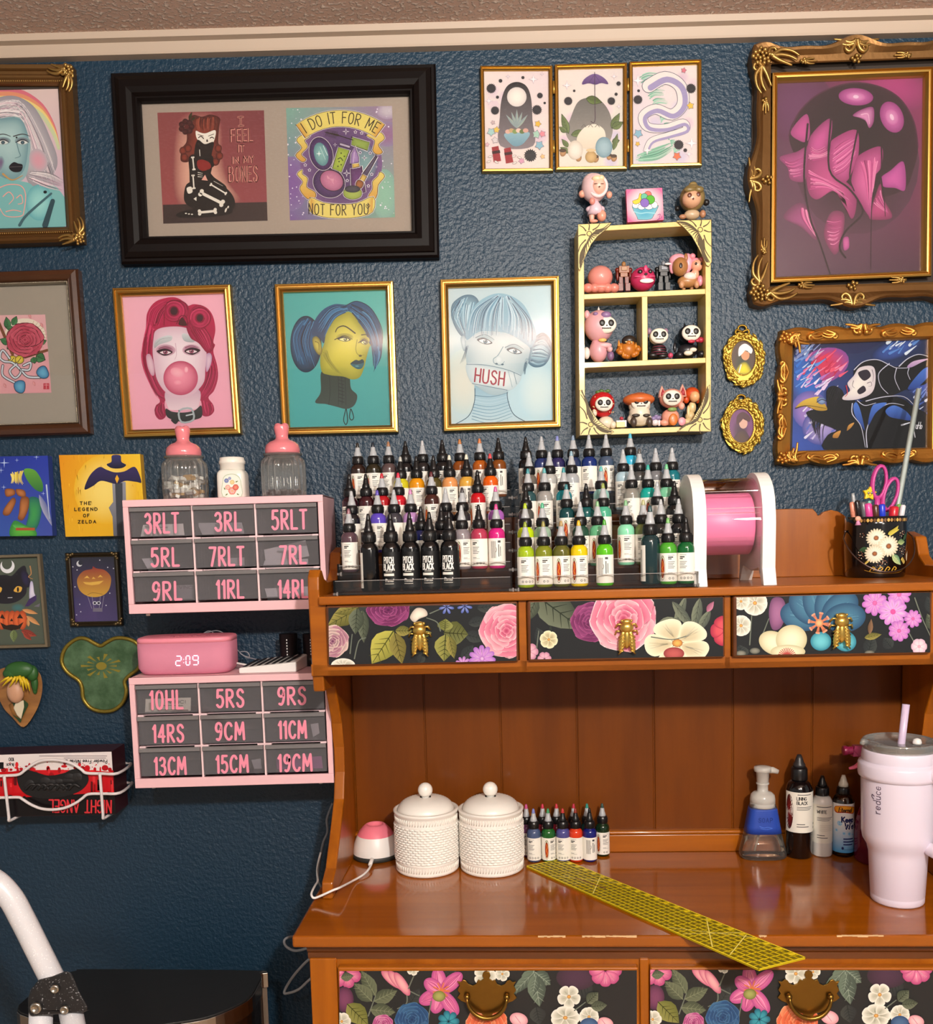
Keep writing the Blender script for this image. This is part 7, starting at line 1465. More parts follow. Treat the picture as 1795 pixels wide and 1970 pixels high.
for P in ([(70,710),(20,650),(0,700),(30,730),(90,740),(150,800),(110,850),(70,800),(120,750)],[(20,760),(20,830),(100,880),(150,900)],[(150,790),(200,840),(290,845)],[(170,760),(220,740),(210,790),(160,790)]): a.line(P, '#2c2c34',20); a.line(P, '#d4dce4',11)
for x, y, ro in ((305,810,-.3),(140,910,.2)): P = [(x + px_ * math.cos(ro) - py_ * math.sin(ro), y + px_ * math.sin(ro) + py_ * math.cos(ro)) for px_, py_ in ((-40,-10),(-10,-40),(30,-36),(40,20),(20,44),(-20,34))]; a.line(P, '#1c2c3c',8, closed=True, n=3); a.grad(P, '#68b0d0','#2c70a0')
for x, y in ((300,470),(245,890),(35,905),(215,405)): a.leaf(x - 8, y - 16, x + 8, y + 16,18,'#e8a8a8','#d88c8c', None, '#8c2c38')
a.rect(312,888,354,930,'#c03044'); a.line([(318,900),(348,900)],'#e89ca0',4); a.line([(333,892),(333,926)],'#e89ca0',4); a.build('print', ART, t)
# ---------------------------------------------------------------- small pictures on the left
cr8 = (0,860,4.924)
def canvas(name, label, Q, th, bg, nx=6, ny=6):
 o = thing(name, label, 'picture', at((Q[0][0] + Q[1][0]) / 2 / 4.924,(Q[0][1] + Q[2][1]) / 2 / 4.924 + 860, W)); q = wq(Q, cr8, W - th); B().hexa([(x, W - .001, z) for x, z in q],[(x, W - th, z) for x, z in q]).build('stretched_canvas', mat('#c89a30' if 'gold' in label else '#28408c',.8, name='canvas_edge'), o); return o, paint(cr8, Q, W - th, bg, nx, ny, base=.0002)
o, a = canvas('canvas_print','blue canvas with green leafy shapes and stars at the left edge',[(-380,95),(452,82),(498,840),(-330,850)],.022,['#1c2c84','#2438a0','#3c4ca0','#2c58a8'])
for x, y, r_ in ((40,150,50),(160,125,22),(345,95,30),(35,380,26),(10,220,30),(410,440,22)): a.star(x, y, r_, '#b8ccf0',4,.12)
a.vgrad([(230,210),(330,220),(400,330),(400,420),(330,400),(250,300)],'#5c9c38','#2c6c38'); a.hair([(90,240),(110,300),(90,360)],[(220,220),(200,300),(230,360)],18,['#d8c454','#b89c34','#e8d870'],12,3)
a.grad([(280,480),(380,500),(390,640),(340,780),(240,800),(270,640)],'#3c9450','#1c5c5c'); a.grad([(130,700),(240,740),(330,780),(330,850),(100,850)],'#5cb03c','#2c7c38')
for P in ([(40,580),(120,480),(150,520),(90,640),(30,640)],[(180,620),(200,480),(270,480),(270,580),(220,690),(170,680)],[(50,400),(130,400),(140,450),(60,470)],[(150,400),(230,410),(240,470),(170,460)]): a.grad(P, '#b07040','#6c3c20')
a.leaf(120,740,240,750,60,'#5cb850','#2c7c40'); a.rect(150,765,330,790,'#a84c30'); a.leaf(370,450,500,760,60,'#9ca0b8','#5c68a0'); a.line([(440,360),(470,680)],'#b8c8d8',14,4); a.build('print', ART_MATTE, o)
o, a = canvas('canvas_print','gold canvas with four short lines of dark lettering and a dark sword',[(558,76),(1326,66),(1382,838),(622,850)],.022,['#d88c10','#e8c030','#e0b020','#dca820'],10,10)
a.ell(1000,400,300,330,'#ecd470','#e0b028'); random.seed(12)
for k in range(120): x, y = random.uniform(560,1380), random.uniform(70,845); a.line([(x, y),(x + random.uniform(-10,10), y + random.uniform(20,70))], random.choice(['#c87c0c','#e0a018','#ecc038','#d09418']), random.uniform(2,7),1, up=k % 20 == 0) if x < 900 or y < 200 or x > 1220 else None
a.vgrad([(1062,330),(1190,330),(1196,560),(1205,842),(1075,842),(1066,660),(1030,575),(1072,520)],'#8c8e98','#5c606c', False); a.poly([(1090,340),(1160,340),(1165,842),(1110,842)],'#3c4048', False); a.vgrad([(800,400),(850,270),(940,190),(1010,215),(1090,240),(1180,230),(1280,190),(1340,330),(1290,330),(1190,320),(1100,350),(960,320),(880,370)],'#342c5c','#1c1c38')
a.vgrad([(1062,80),(1140,80),(1150,140),(1195,170),(1150,200),(1060,200),(1010,165),(1055,140)],'#38386c','#16182c'); a.poly([(1108,262),(1128,300),(1108,345),(1090,300)],'#e0a828', False)
for w_, p0, p1, y0_, y1_ in (('THE',755,862,515,551),('LEGEND',703,925,573,608),('OF',787,850,632,668),('ZELDA',737,912,692,726)): a.fit(w_, p0, p1, y0_, y1_, '#2c2008',8, ang=-.01, gap=.4)
a.build('print', ART_MATTE, o)
o = thing('cat_picture','green picture of black cat head above orange pumpkin, thin olive frame','picture', at(20,1155, W)); q = wq([(-370,1035),(382,1012),(460,1893),(-310,1915)], cr8, W - .01); moulding(q, [(0,.0005),(0,.014),(.0008,.015),(.005,.015),(.0062,.013),(.0065,.006)]).build('frame', mat('#6a604c',.5, name='olive_frame'), o); r = inset(q, .002); B().hexa([(x, W - .001, z) for x, z in r],[(x, W - .004, z) for x, z in r]).build('backing', mat('#3a2f28',.8, name='backing_board'), o)
a = paint(cr8,[(-340,1060),(360,1035),(432,1870),(-290,1890)], W - .0045,'#4c554a')
a.ell(70,1130,68,66,'#dfe2e8'); a.ell(66,1105,48,54,'#4c554a'); a.grad([(-150,1400),(-140,1250),(40,1210),(110,1220),(180,1150),(235,1125),(255,1200),(255,1330),(240,1400),(170,1460),(70,1485),(-50,1470)],'#1c1a20','#24222a')
for x, y in ((170,1350),(-20,1355)): a.poly([(x - 40, y + 15),(x - 10, y - 30),(x + 38, y - 20),(x + 20, y + 25)],'#d8a848'); a.ell(x, y, 10,24,'#1c1410')
a.line([(75,1428),(115,1426)],'#c8ccd8',6); a.grad(el(240,1245,40,90,-.3),'#2c2848','#1e1c26'); a.ell(170,1520,70,40,'#3c6c70','#4c554a'); a.line([(285,1130),(295,1200),(270,1230),(310,1250)],'#b08050',12,4); a.grad([(285,1290),(310,1280),(325,1380),(340,1430),(280,1440)],'#dcd8e8','#a8a4c8'); a.poly([(235,1510),(275,1440),(345,1400),(345,1450),(270,1510)],'#3c2c5c', False); a.poly([(320,1510),(380,1480),(370,1515)],'#6c6878', False)
for k in range(5): a.grad(el(20 + 48 * k, 1640,44,90,0),'#d86838','#a04020')
for P in ([(0,1620),(20,1580),(50,1630)],[(160,1620),(190,1580),(220,1625)],[(95,1650),(110,1620),(125,1650)],[(0,1660),(60,1690),(110,1680),(170,1690),(225,1655),(190,1720),(110,1740),(30,1720)]): a.poly(P, '#2a1c14', False)
for P in ((210,1540,360,1580,40),(250,1600,380,1690,44),(270,1700,260,1620,30)): a.leaf(*P, '#d8a068','#b07848')
for P in ((200,1740,350,1790,60),(0,1750,-80,1800,60),(220,1760,300,1830,44)): a.leaf(*P, '#a84838','#7c3028','#4c1c18')
a.leaf(130,1730,130,1850,70,'#7c8c5c','#5c6c40','#2c341c'); a.build('print', ART, o)
o, q, f = picture('balloon_picture','dark framed night print of smiling pumpkin hot air balloon','picture',[(618,1003),(1120,993),(1163,1692),(667,1703)], cr8,[(0,.009),(.0015,.012),(.005,.013),(.0075,.01),(.0095,.009),(.0098,.005)], mat('#2e2517',.3, metal=.5, name='dark_bronze'), glass_h=.0046)
b = B()
for cx, cy in ((640,1020),(1100,1010),(1140,1670),(690,1680)):
 for dx, dy in ((0,0),(26,4),(4,26),(-8,44),(44,-6)): b.ell(at((cx + dx * (1 if cx < 900 else -1)) / 4.924,(cy + dy * (1 if cy < 1300 else -1)) / 4.924 + 860, W - .012),(.004,.003,.0035),8,6)
b.build('corner_ornament', mat('#6a5a3c',.3, metal=.8, name='dark_bronze_high'), o)
a = paint(cr8,[(662,1038),(1085,1030),(1120,1645),(705,1655)], W - .0035,['#242236','#1e1e30','#4c3c74','#54407c'],6,8)
a.quad([(690,1420),(910,1430),(920,1650),(705,1655)],['#3c3468','#4c3c74','#54407c','#54407c']); a.ell(752,1105,28,28,'#e8e8ec'); a.ell(764,1096,23,23,'#242236')
P = [(870,1155),(880,1130),(915,1150),(990,1165),(1045,1220),(1050,1290),(1020,1370),(950,1415),(850,1418),(770,1375),(735,1310),(735,1240),(790,1175)]
a.vgrad(P, '#9c2828','#e0b038', n=4)
for P in ([(795,1245),(825,1218),(850,1245),(825,1240)],[(925,1238),(950,1210),(975,1235),(950,1230)],[(870,1248),(885,1230),(905,1248)],[(785,1278),(850,1282),(985,1265),(940,1300),(870,1310),(810,1300)]): a.poly(P, '#f0c050', False)
a.line([(830,1400),(880,1380),(970,1395)],'#a87c28',6)
for x0_, x1_ in ((830,870),(870,890),(950,940),(985,965)): a.line([(x0_, 1410),(x1_, 1530)],'#b8b0c0',3)
for x in (898,935): a.ell(x, 1478,20,17,'#e8e8f0'); a.ell(x, 1478,12,11,'#2c2440')
a.rect(880,1525,970,1560,'#7c7488'); random.seed(1)
for x, y in ((945,1072),(730,1165),(690,1135),(1075,1150),(710,1325),(1040,1385),(755,1490),(1005,1500),(765,1560),(725,1590),(1020,1140)): a.ell(x, y, 6,6,'#e8e4f0', n=8)
a.build('print', ART_GLOSS, o)
# resin dish
cq = (0,1210,5.052); TF = [(600,290),(640,180),(740,100),(830,93),(930,145),(985,162),(1040,128),(1130,88),(1250,98),(1340,150),(1375,260),(1345,380),(1260,450),(1212,510),(1228,600),(1203,700),(1120,780),(1010,802),(890,772),(812,680),(797,570),(765,500),(680,440),(622,375)]
TFs = [(p.x, p.y) for p in cat([(x, y, 0) for x, y in TF], True, 5)]; pw_ = lambda u, v, d: at(u / 5.052, v / 5.052 + 1210, W - d)
o = thing('resin_dish','green resin dish of three rounded lobes with gold rim on wall','dish', pw_(990,450,0)); B().prism(TFs, pw_, .001,.009).build('body', mat('#33502f',.2, coat=.4, vary=('#5c7a58',(30,30,30),.4,.75), name='green_resin'), o); B().tube([pw_(u, v, .01) for u, v in TFs],.0042,10, closed=True).build('gold_rim', mat('#8c7a30',.4, metal=.7, bump=(120,.5,.002), name='gold_paint'), o)
a = Art(lambda x, y, o_: pw_(x, y, .0095 + o_), base=.0002); gd = '#84782c'
for k in range(14):
 A = k * PI / 7; L_ = 200 if k % 2 else 150; a.poly([(985 + 70 * math.cos(A),360 + 50 * math.sin(A)),(985 + L_ * math.cos(A - .1),360 + .6 * L_ * math.sin(A - .1)),(985 + L_ * math.cos(A + .1),360 + .6 * L_ * math.sin(A + .1))], gd, False)
a.ell(985,360,52,38, gd); a.build('inlay', ART_GLOSS, o)
# wooden shield plaque with a plain carved relief
SH = [(p.x, p.y) for p in cat([(x, y, 0) for x, y in ((-20,420),(60,372),(200,350),(360,405),(408,500),(405,640),(350,800),(232,955),(120,860),(30,760),(-30,600))], True, 4)]
o = thing('shield_plaque','wooden shield plaque with green, yellow and cream carved relief','plaque', pw_(190,650,0)); B().prism(SH, pw_, .001,.016).build('shield', mat('#a8743c',.45, coat=.2, vary=('#6c4420',(8,8,40),.3,.75), name='oak_plaque_wood'), o, bevel=.003)
def blob(nm, col, items, par=o):
 b = B()
 for x, y, d, rx, ry, rd in items: b.ell(pw_(x, y, d),(rx / 4525, rd * .6, ry / 4525),16,12)
 return b.build(nm, mat(col, .45, name=nm + '_paint'), par)
blob('green_fold','#2c5c28',[(190,400,.03,145,85,.022),(120,430,.03,90,60,.02),(310,430,.026,60,80,.016),(335,520,.022,34,90,.01),(340,590,.02,22,45,.008)])
blob('tan_medallion','#c89878',[(150,610,.026,82,112,.02)])
b = B()
for x0_, y0_, x1_, y1_, w_ in ((120,470,20,560,30),(150,465,90,570,30),(190,460,200,560,32),(220,470,260,590,34),(250,490,290,610,28),(90,470,-10,530,26),(170,465,150,540,26),(200,475,230,610,24)): b.tube(cat([pw_(x0_, y0_, .041), pw_((x0_ + x1_) / 2 + 6,(y0_ + y1_) / 2 - 10,.045), pw_(x1_, y1_, .038)], False, 4),[w_ / 9500 * k for k in (1,1,1,.95,.9,.75,.55,.35,.12)][:9],8)
b.build('yellow_tufts', mat('#d8b81c',.45, name='yellow_paint'), o)
b = B().prism([(150,720),(230,690),(235,760),(205,880),(165,840),(130,770)], pw_, .016,.024); b.build('cream_collar', mat('#d8ccb0',.5, name='cream_paint'), o, bevel=.002)
b = B().prism([(85,740),(120,715),(150,790),(205,880),(275,740),(270,720),(235,690),(205,900),(195,910),(120,830)], pw_, .016,.021); b.build('dark_lapel', mat('#22401f',.5, name='dark_green_paint'), o)
# ---------------------------------------------------------------- oval cameo frames
cf = lambda x, y, d: at(x / 4.224 + 1370, y / 4.224 + 600, W - d)
YG2 = mat('#c4a244',.38, metal=.7, name='bright_gilt')
for cx, cy, ox, oy, lab, cols, ring in ((258,385,256,370,'oval gilt wreath frame with silver and yellow cameo, above the other oval',('#54443c','#3c4438','#e8e4e4','#c8906c','#e0d020'),(245,135)),(245,925,240,925,'oval gilt wreath frame with dark brown and purple cameo, below the other oval',('#6c3c6c','#3c2434','#4c2c34','#c8a090','#4c3428'),(235,700))):
 o = thing('cameo_frame', lab, 'picture', cf(cx, cy, 0),0,'small oval gilt frames')
 E_ = lambda rx, ry, n=60, x=ox, y=oy: [(x + rx * math.cos(2 * PI * k / n), y + ry * math.sin(2 * PI * k / n)) for k in range(n)]
 B().prism(E_(165,215,60, cx, cy), cf, .001,.009).build('frame', YG2, o, bevel=.002)
 b = B(); random.seed(int(cy))
 for k in range(150):
  A = random.random() * 2 * PI; rr = random.uniform(.68,1.0); x, y = cx + 172 * rr * math.cos(A), cy + 228 * rr * math.sin(A); ta = A + PI / 2 + random.uniform(-.5,.5); dx, dy = 26 * math.cos(ta),32 * math.sin(ta)
  if ((x - ox) / 108) ** 2 + ((y - oy) / 150) ** 2 < 1: continue
  b.tube([cf(x - dx, y - dy, .010), cf(x, y, .0165 - .004 * rr), cf(x + dx, y + dy, .010)],[.0008,.0028,.0008],6)
 b.build('leaf_wreath', YG2, o)
 b = B()
 for k in range(54): A = 2 * PI * k / 54; b.ell(cf(ox + 101 * math.cos(A), oy + 141 * math.sin(A),.014),.0014,6,4)
 b.build('beaded_rim', YG2, o)
 rx_, ry_ = ring; b = B(); b.tube([cf(rx_ + 34 * math.cos(u * PI / 10), ry_ + 26 * math.sin(u * PI / 10),.008) for u in range(20)],.0022,6, closed=True)
 for s_ in (-1,1): b.tube(cat([cf(rx_, ry_ + 30,.01), cf(rx_ + 46 * s_, ry_ + 10,.012), cf(rx_ + 52 * s_, ry_ + 44,.012), cf(rx_ + 14 * s_, ry_ + 44,.012)], False, 4),.0024,6)
 b.build('bow_ring', mat('#9c7828',.4, metal=.8, name='old_gilt'), o)
 a = Art(lambda x, y, o_: cf(x, y, .0095 + o_), base=.0002); a.poly(E_(98,138,30), cols[0]); a.clip = E_(97,137,28)
 a.ell(ox - 10, oy + 40,70,110, cols[1], cols[0]); a.grad([(ox - 70, oy + 140),(ox - 30, oy + 50),(ox + 30, oy + 40),(ox + 70, oy + 140)], cols[4], cols[1]); a.ell(ox + 14, oy - 20,34,44, cols[3], cols[3]); a.grad([(ox - 40, oy - 10),(ox - 36, oy - 80),(ox + 14, oy - 112),(ox + 70, oy - 70),(ox + 60, oy - 30),(ox + 20, oy - 60),(ox - 10, oy - 30)], cols[2], cols[2]); a.line([(ox - 20, oy + 60),(ox - 40, oy + 130)], cols[2],8); a.build('cameo', ART_GLOSS, o)
# ================================================================ floral paper on the drawer fronts
def floral(dr, d, crop, Q, fn):
 a = Art(hutchmap(d), crop, eps=8e-6, base=.0003); a.quad(Q, '#26282a'); a.clip = pix(Q, crop); fn(a); a.build('floral_paper', ART_GLOSS, dr)
RP = ['#b03c64','#e88ca4','#f4b8c4','#fbdce0']; RPU = ['#4c1c44','#7c3464','#98487c','#b06090']
OL = ('#98904c','#5c5c2c','#3c4020'); GR = ('#6c7460','#3c4438','#2c3428'); DKG = ('#3c4240','#2c3032','#222628')
def lv(a, x0, y0, x1, y1, w_, c, b_=0): a.leaf(x0, y0, x1, y1, w_, c[0], c[1], c[2], bend=b_)
def white(a, x, y, r, n=5, rot=0, sq=1.0, c=('#f4f0e4','#b8b8a4')): a.petals(x, y, r, n, c[1], c[0], wd=.9, lines='#c8c4b0', rot=rot, squash=sq, core=('#e8b460','#a86838'), core_r=.16)
def stem(a, *P): a.line(list(P),'#6c7468',7,5)
def f1(a):
 for P in ((600,260,130,300,60),(950,270,1080,250,70),(900,360,1010,330,60),(880,420,1000,450,70),(860,560,930,480,60),(620,590,640,520,50)): lv(a, *P, DKG)
 a.rose(440,280,120, RPU, .75); lv(a, 270,270,90,370,110, OL); lv(a, 270,260,130,300,60, OL); lv(a, 290,280,300,470,70, GR); lv(a, 260,270,250,420,90, GR); a.rose(120,460,90,['#5c2c50','#c08c9c','#e0c4bc','#f4e4d4'])
 white(a, 180,600,70,12,0,.6); stem(a, (220,530),(232,420)); stem(a, (245,560),(270,460),(310,440))
 lv(a, 470,400,345,590,150,('#b8b454','#88883c','#4c5020')); lv(a, 475,410,520,590,95,('#8c8444','#6c6430','#403c1c')); lv(a, 480,400,580,400,60, OL); lv(a, 690,410,580,440,40, OL); lv(a, 760,410,900,420,140,('#747848','#54582c','#34381c')); lv(a, 765,400,770,330,90,('#8c9050','#646830','#34381c')); lv(a, 770,420,760,575,120,('#989850','#6c7038','#34381c')); lv(a, 790,430,820,560,60, OL)
 stem(a, (740,400),(720,350),(660,325)); a.grad([(565,320),(600,270),(650,275),(665,310),(620,330),(590,350)],'#f4ecdc','#b8aca0'); stem(a, (680,300),(760,265))
 for x, y in ((775,262),(880,258)): a.petals(x, y, 44,7,'#8090cc','#4858a0',.35,.2)
 a.rose(1120,400,150, RP); a.petals(980,560,78,11,'#d89ce0','#a468c0',.4,.1, core=('#e8c0e8','#9c50a8'), lines='#f0d0f0'); a.petals(870,590,44,9,'#d8a0d8','#a470b8',.4)
floral(HD[0], dF - .0124,(600,1080,2.992),[(95,268),(1176,243),(1178,572),(100,596)], f1)
def f2(a):
 for P in ((700,560,560,470,80),(740,480,700,380,70),(1500,560,1380,440,80)): lv(a, *P, DKG)
 lv(a, 690,190,960,390,190, GR); lv(a, 700,210,640,350,80, GR); a.ell(780,430,10,60,'#303630'); stem(a, (700,500),(712,400))
 a.rose(1010,350,110, RPU); a.rose(1200,330,185, RP); white(a, 770,450,52,6,.3,1,('#f0ecc8','#b8ac80')); a.petals(660,520,50,6,'#e8b4c4','#b87c98',.8); a.petals(745,560,40,6,'#e8b4c4','#b87c98',.8)
 for P in ((1560,200,1480,420,50),(1480,230,1610,400,56),(1640,210,1600,420,60),(1500,330,1380,380,60),(1700,280,1620,420,50)): lv(a, *P, ('#78806c','#4c544c','#383e38'))
 white(a, 1510,470,190,5,.5,.75,('#f4eed0','#c8bc98')); a.ell(1490,530,60,36,'#c0605c','#8c3c40')
 stem(a, (1360,435),(1480,450),(1560,430)); a.petals(1790,400,90,6,'#e05c64','#a02c48',.9); a.leaf(1680,290,1720,230,34,'#c07c98','#8c5068')
floral(HD[1], dF - .0124,(798.5,1080,2.992),[(664,236),(1772,206),(1774,546),(666,564)], f2)
def f3(a):
 for P in ((700,560,680,480,90),(1420,540,1450,420,80),(1560,500,1510,440,70),(1790,300,1760,200,60),(1240,240,1130,220,60)): lv(a, *P, DKG)
 for x, y, r_ in ((770,240,72),(690,370,60),(690,230,50)): white(a, x, y, r_, 9,.2)
 stem(a, (740,480),(752,310)); stem(a, (800,460),(850,330)); a.grad([(850,300),(870,215),(930,215),(950,290),(920,380),(870,390)],'#a06c94','#6c4468')
 for k in range(6): A = -2.9 + k * .55; a.grad(el(1160 + 130 * math.cos(A),340 + 105 * math.sin(A),120,84, A),'#4c7c98','#2c4c6c'); a.hair([(1160,340),(1160 + 120 * math.cos(A - .15),340 + 100 * math.sin(A - .15)),(1160 + 220 * math.cos(A - .1),340 + 170 * math.sin(A - .1))],[(1160,340),(1160 + 120 * math.cos(A + .15),340 + 100 * math.sin(A + .15)),(1160 + 220 * math.cos(A + .1),340 + 170 * math.sin(A + .1))],8,['#6ca0b8','#3c6484'],4,1)
 for x, y, rx, ry, ro in ((1150,460,60,54,0),(1290,460,64,58,.3)): a.grad(el(x, y, rx, ry, ro),'#70c8d4','#2c7c94')
 for k in range(26): A = k * .8; a.line([(1140,355),(1140 + 60 * math.cos(A),355 + 58 * math.sin(A))],'#d8805c',4); a.ell(1140 + 60 * math.cos(A),355 + 58 * math.sin(A),6,6,'#e8a888', n=7, up=False)
 a.ell(1140,355,24,24,'#ecb884','#c87048')
 for x, y, rx, ry, ro in ((880,470,90,66,.4),(980,450,90,84,-.2),(960,520,100,40,0)): a.grad(el(x, y, rx, ry, ro),'#f4f0d0','#c4bc94')
 for k in range(14): a.line([(955,545),(955 + 50 * math.cos(-PI * k / 13),545 - 46 * math.sin(PI * k / 13))],'#b8504c',5)
 PM = ('#e49cdc','#b468bc')
 for x, y, r_ in ((1460,240,74),(1600,190,70),(1680,330,52)): a.petals(x, y, r_, 9, *PM, wd=.5, rot=x, core=('#e870b0','#c05898'), lines='#f4c8ec')
 stem(a, (1650,400),(1690,470)); stem(a, (1690,210),(1730,320),(1780,430)); a.petals(1565,290,84,10,'#f0b0e8','#c07ccc',.45,.2, core=('#e85ca4','#c84c94'), lines='#fae0f4'); a.petals(1600,400,62,9, *PM, wd=.55, core=('#e870b0','#b84c90'), lines='#f4c8ec'); a.petals(1715,490,46,6,'#f4dce4','#d0a8c0',.9, core=('#f0b8c8','#c87c9c'))
 lv(a, 1400,440,1500,420,40, OL); a.leaf(1430,420,1440,330,30,'#8c6c50','#5c4838'); lv(a, 1800,400,1760,300,60, GR)
 for x, y in ((690,530),(770,515),(1430,530)): a.ell(x, y, 30,18,'#8c8c80','#4c5048')
floral(HD[2], dF - .0124,(1195,1080,2.992),[(664,208),(1778,178),(1778,522),(666,540)], f3)
def f4(a):
 PK2 = ('#e884a8','#b04478')
 for P in ((1700,820,1600,900,130),(700,960,760,860,80),(960,790,900,760,80),(1400,960,1420,1060,90)): lv(a, *P, DKG)
 a.ell(1620,800,110,70,'#4c3448','#3a2c38'); a.petals(355,770,90,7, *PK2, wd=.7, rot=.4, lines='#f4b8cc')
 for P in ((520,900,440,760,75),(500,930,400,830,80),(510,930,640,870,80),(490,975,630,990,84),(330,800,400,790,50)): lv(a, *P, ('#687058','#444c3c','#7c8468'))
 stem(a, (480,1010),(520,900)); stem(a, (690,880),(690,940),(640,970)); stem(a, (700,870),(760,900)); a.ell(350,920,50,70,'#7c4464','#4c2c44'); lv(a, 365,945,480,1060,110,('#8c8c4c','#686c34','#3c401c')); white(a, 335,1040,50,6)
 for k, (x, y, ro) in enumerate(((610,810,.7),(640,820,.85),(665,835,1.0))): a.grad(el(x, y, 74,26, ro),'#f0b0b4','#c05c7c')
 stem(a, (700,860),(730,790),(750,760))
 for A, L_ in ((-1.75,135),(-.75,150),(2.7,130),(1.9,120),(.95,150),(-2.5,110)): x, y = 880 + .5 * L_ * math.cos(A),880 + .5 * L_ * math.sin(A); P = el(x, y, L_ * .52,40, A); a.grad(P, '#e478a8','#b04888'); a.hair([(880,880),(x - 20 * math.sin(A), y + 20 * math.cos(A)),(880 + L_ * math.cos(A),880 + L_ * math.sin(A))],[(880,880),(x + 20 * math.sin(A), y - 20 * math.cos(A)),(880 + L_ * math.cos(A),880 + L_ * math.sin(A))],7,['#f4a8cc','#983470'],4,1)
 for k in range(22): A = k * .71; a.line([(880,870),(880 + 48 * math.cos(A),870 + 44 * math.sin(A))],'#d87840',5,3)
 a.ell(868,902,36,30,'#a8a860','#6c7038'); stem(a, (825,930),(805,1050)); a.rose(720,1030,90,['#1c3458','#2c5484','#3c6c98','#5c88ac']); a.rose(560,1060,56,['#7c2458','#c05c94','#dc8cb4','#f0b8d0']); a.petals(920,1040,60,7,'#3c9cac','#205c74',.6)
 for x, y, r_ in ((1120,790,62),(1215,780,40)): white(a, x, y, r_)
 a.rose(1130,1060,110,['#b0401c','#ec7450','#f49468','#f8b890'])
 for P in ((1390,760,1330,860,90),(1390,770,1260,900,60),(1395,770,1480,840,80),(1390,780,1420,960,100),(1400,790,1380,900,60)): lv(a, *P, ('#687868','#445048','#90a090'))
 white(a, 1580,905,64,5,.3); white(a, 1560,1020,80,7,0,.8); white(a, 1690,1015,54,8,.2); white(a, 725,755,34)
 stem(a, (1610,980),(1670,935)); lv(a, 1680,940,1740,880,70, GR); lv(a, 1700,960,1790,950,60, GR)
 for x, y, r_ in ((1305,1030,46),(1780,1050,40)): a.grad(el(x, y, r_ * 1.1, r_ * .8,.3),'#f4ccd0','#d8909c'); a.line([(x - 20, y - 20),(x + 10, y + 20)],'#d88ca0',4)
 a.petals(1780,760,90,8, *PK2, wd=.7, lines='#f8c8d8'); a.ell(1690,1060,50,40,'#4c6c94','#2c4870')
floral(DRAW[0],.0156,(540,1600,2.849),[(322,764),(1952,760),(1952,1280),(322,1280)], f4)
floral(DRAW[1],.0156,(1138,1596,2.849),[(322,768),(1990,772),(1990,1280),(322,1280)], f4)

# ================================================================ gold display shelf and its figurines
YS = W - .066; K7 = (1100,320,6.41); K8 = (1100,550,6.41)
PG = mat('#dcc070',.38, coat=.15, vary=('#c8a854',(60,60,60),.55,.8), name='pale_gold_paint')
s0 = at(1240,838, W); shelf = thing('display_shelf','pale gold wall shelf with carved corners and four compartments of figurines','shelf', s0)
def board(nm, pts, ya=YS): F_ = [at(x, y, ya) for x, y in pts]; B().hexa(F_, [Vector((p.x, W - .001, p.z)) for p in F_]).build(nm, PG, shelf, bevel=.0008)
board('side_panel',[(1112,437),(1123,436.5),(1126,838),(1115,838.5)]); board('side_panel',[(1357,423.5),(1367.5,423),(1368,828),(1358.5,828.5)])
board('top_board',[(1112,437),(1367,423),(1367,432.5),(1112,446.5)]); board('bottom_board',[(1115,827),(1368,819),(1368,829),(1115,838.5)])
board('shelf_board',[(1122.5,566),(1358,555.5),(1358,565.5),(1122.5,576)], YS + .003); board('shelf_board',[(1123.5,697.5),(1358.5,688),(1358.5,698),(1123.5,708)], YS + .003); board('divider',[(1234.8,570),(1245.6,569.5),(1246,694),(1236,694.5)], YS + .004)
for crop, P, c, spans in ((K7,[(78,715),(490,695),(430,770),(320,860),(240,960),(160,1130),(130,1200),(100,1290),(80,1250)],(215,830),(-.45,2.0)),(K7,[(1290,668),(1722,655),(1726,1180),(1690,1235),(1660,1220),(1620,1120),(1560,1000),(1480,860),(1390,760),(1310,690)],(1585,780),(1.15,3.6)),(K8,[(95,1290),(125,1285),(160,1380),(210,1480),(260,1570),(330,1660),(430,1740),(520,1800),(480,1825),(100,1845)],(235,1710),(-2.0,.45)),(K8,[(1700,1220),(1718,1795),(1300,1795),(1400,1730),(1490,1650),(1540,1560),(1590,1480),(1640,1350),(1670,1260)],(1580,1650),(2.75,5.1))):
 ff = lambda u, v, d, crop=crop: at(u / crop[2] + crop[0], v / crop[2] + crop[1], YS - d); o = B().prism(P, ff, 0,.003).build('carved_corner', mat('#e0c672',.4, name='corner_gold'), shelf, bevel=.0006)
 a = Art(lambda x, y, o_, crop=crop: at(x, y, YS - .003 - o_), crop, base=.0002); a.clip = None
 random.seed(3); n = 15; dk = '#4c3a10'; a.ell(*c, 34,34, dk); a.ell(*c, 24,24,'#e0c672'); ctr = (sum(p[0] for p in P) / len(P), sum(p[1] for p in P) / len(P)); Q = cat([(x, y, 0) for x, y in P], True, 6)
 for k in range(0, len(Q),1 if False else 2):
  q_ = Q[k]; dx, dy = q_.x - c[0], q_.y - c[1]; l = math.hypot(dx, dy)
  if l > 60: a.line([(c[0] + dx * .3, c[1] + dy * .3),(c[0] + dx * .6 - dy * .06, c[1] + dy * .6 + dx * .06),(c[0] + dx * .88, c[1] + dy * .88)], dk, 17,8)
 a.line(P, dk, 6, closed=True, smooth=False); a.build('grooves', ART, o)
YFG = W - .036; MP = YFG / FPX / 6.41
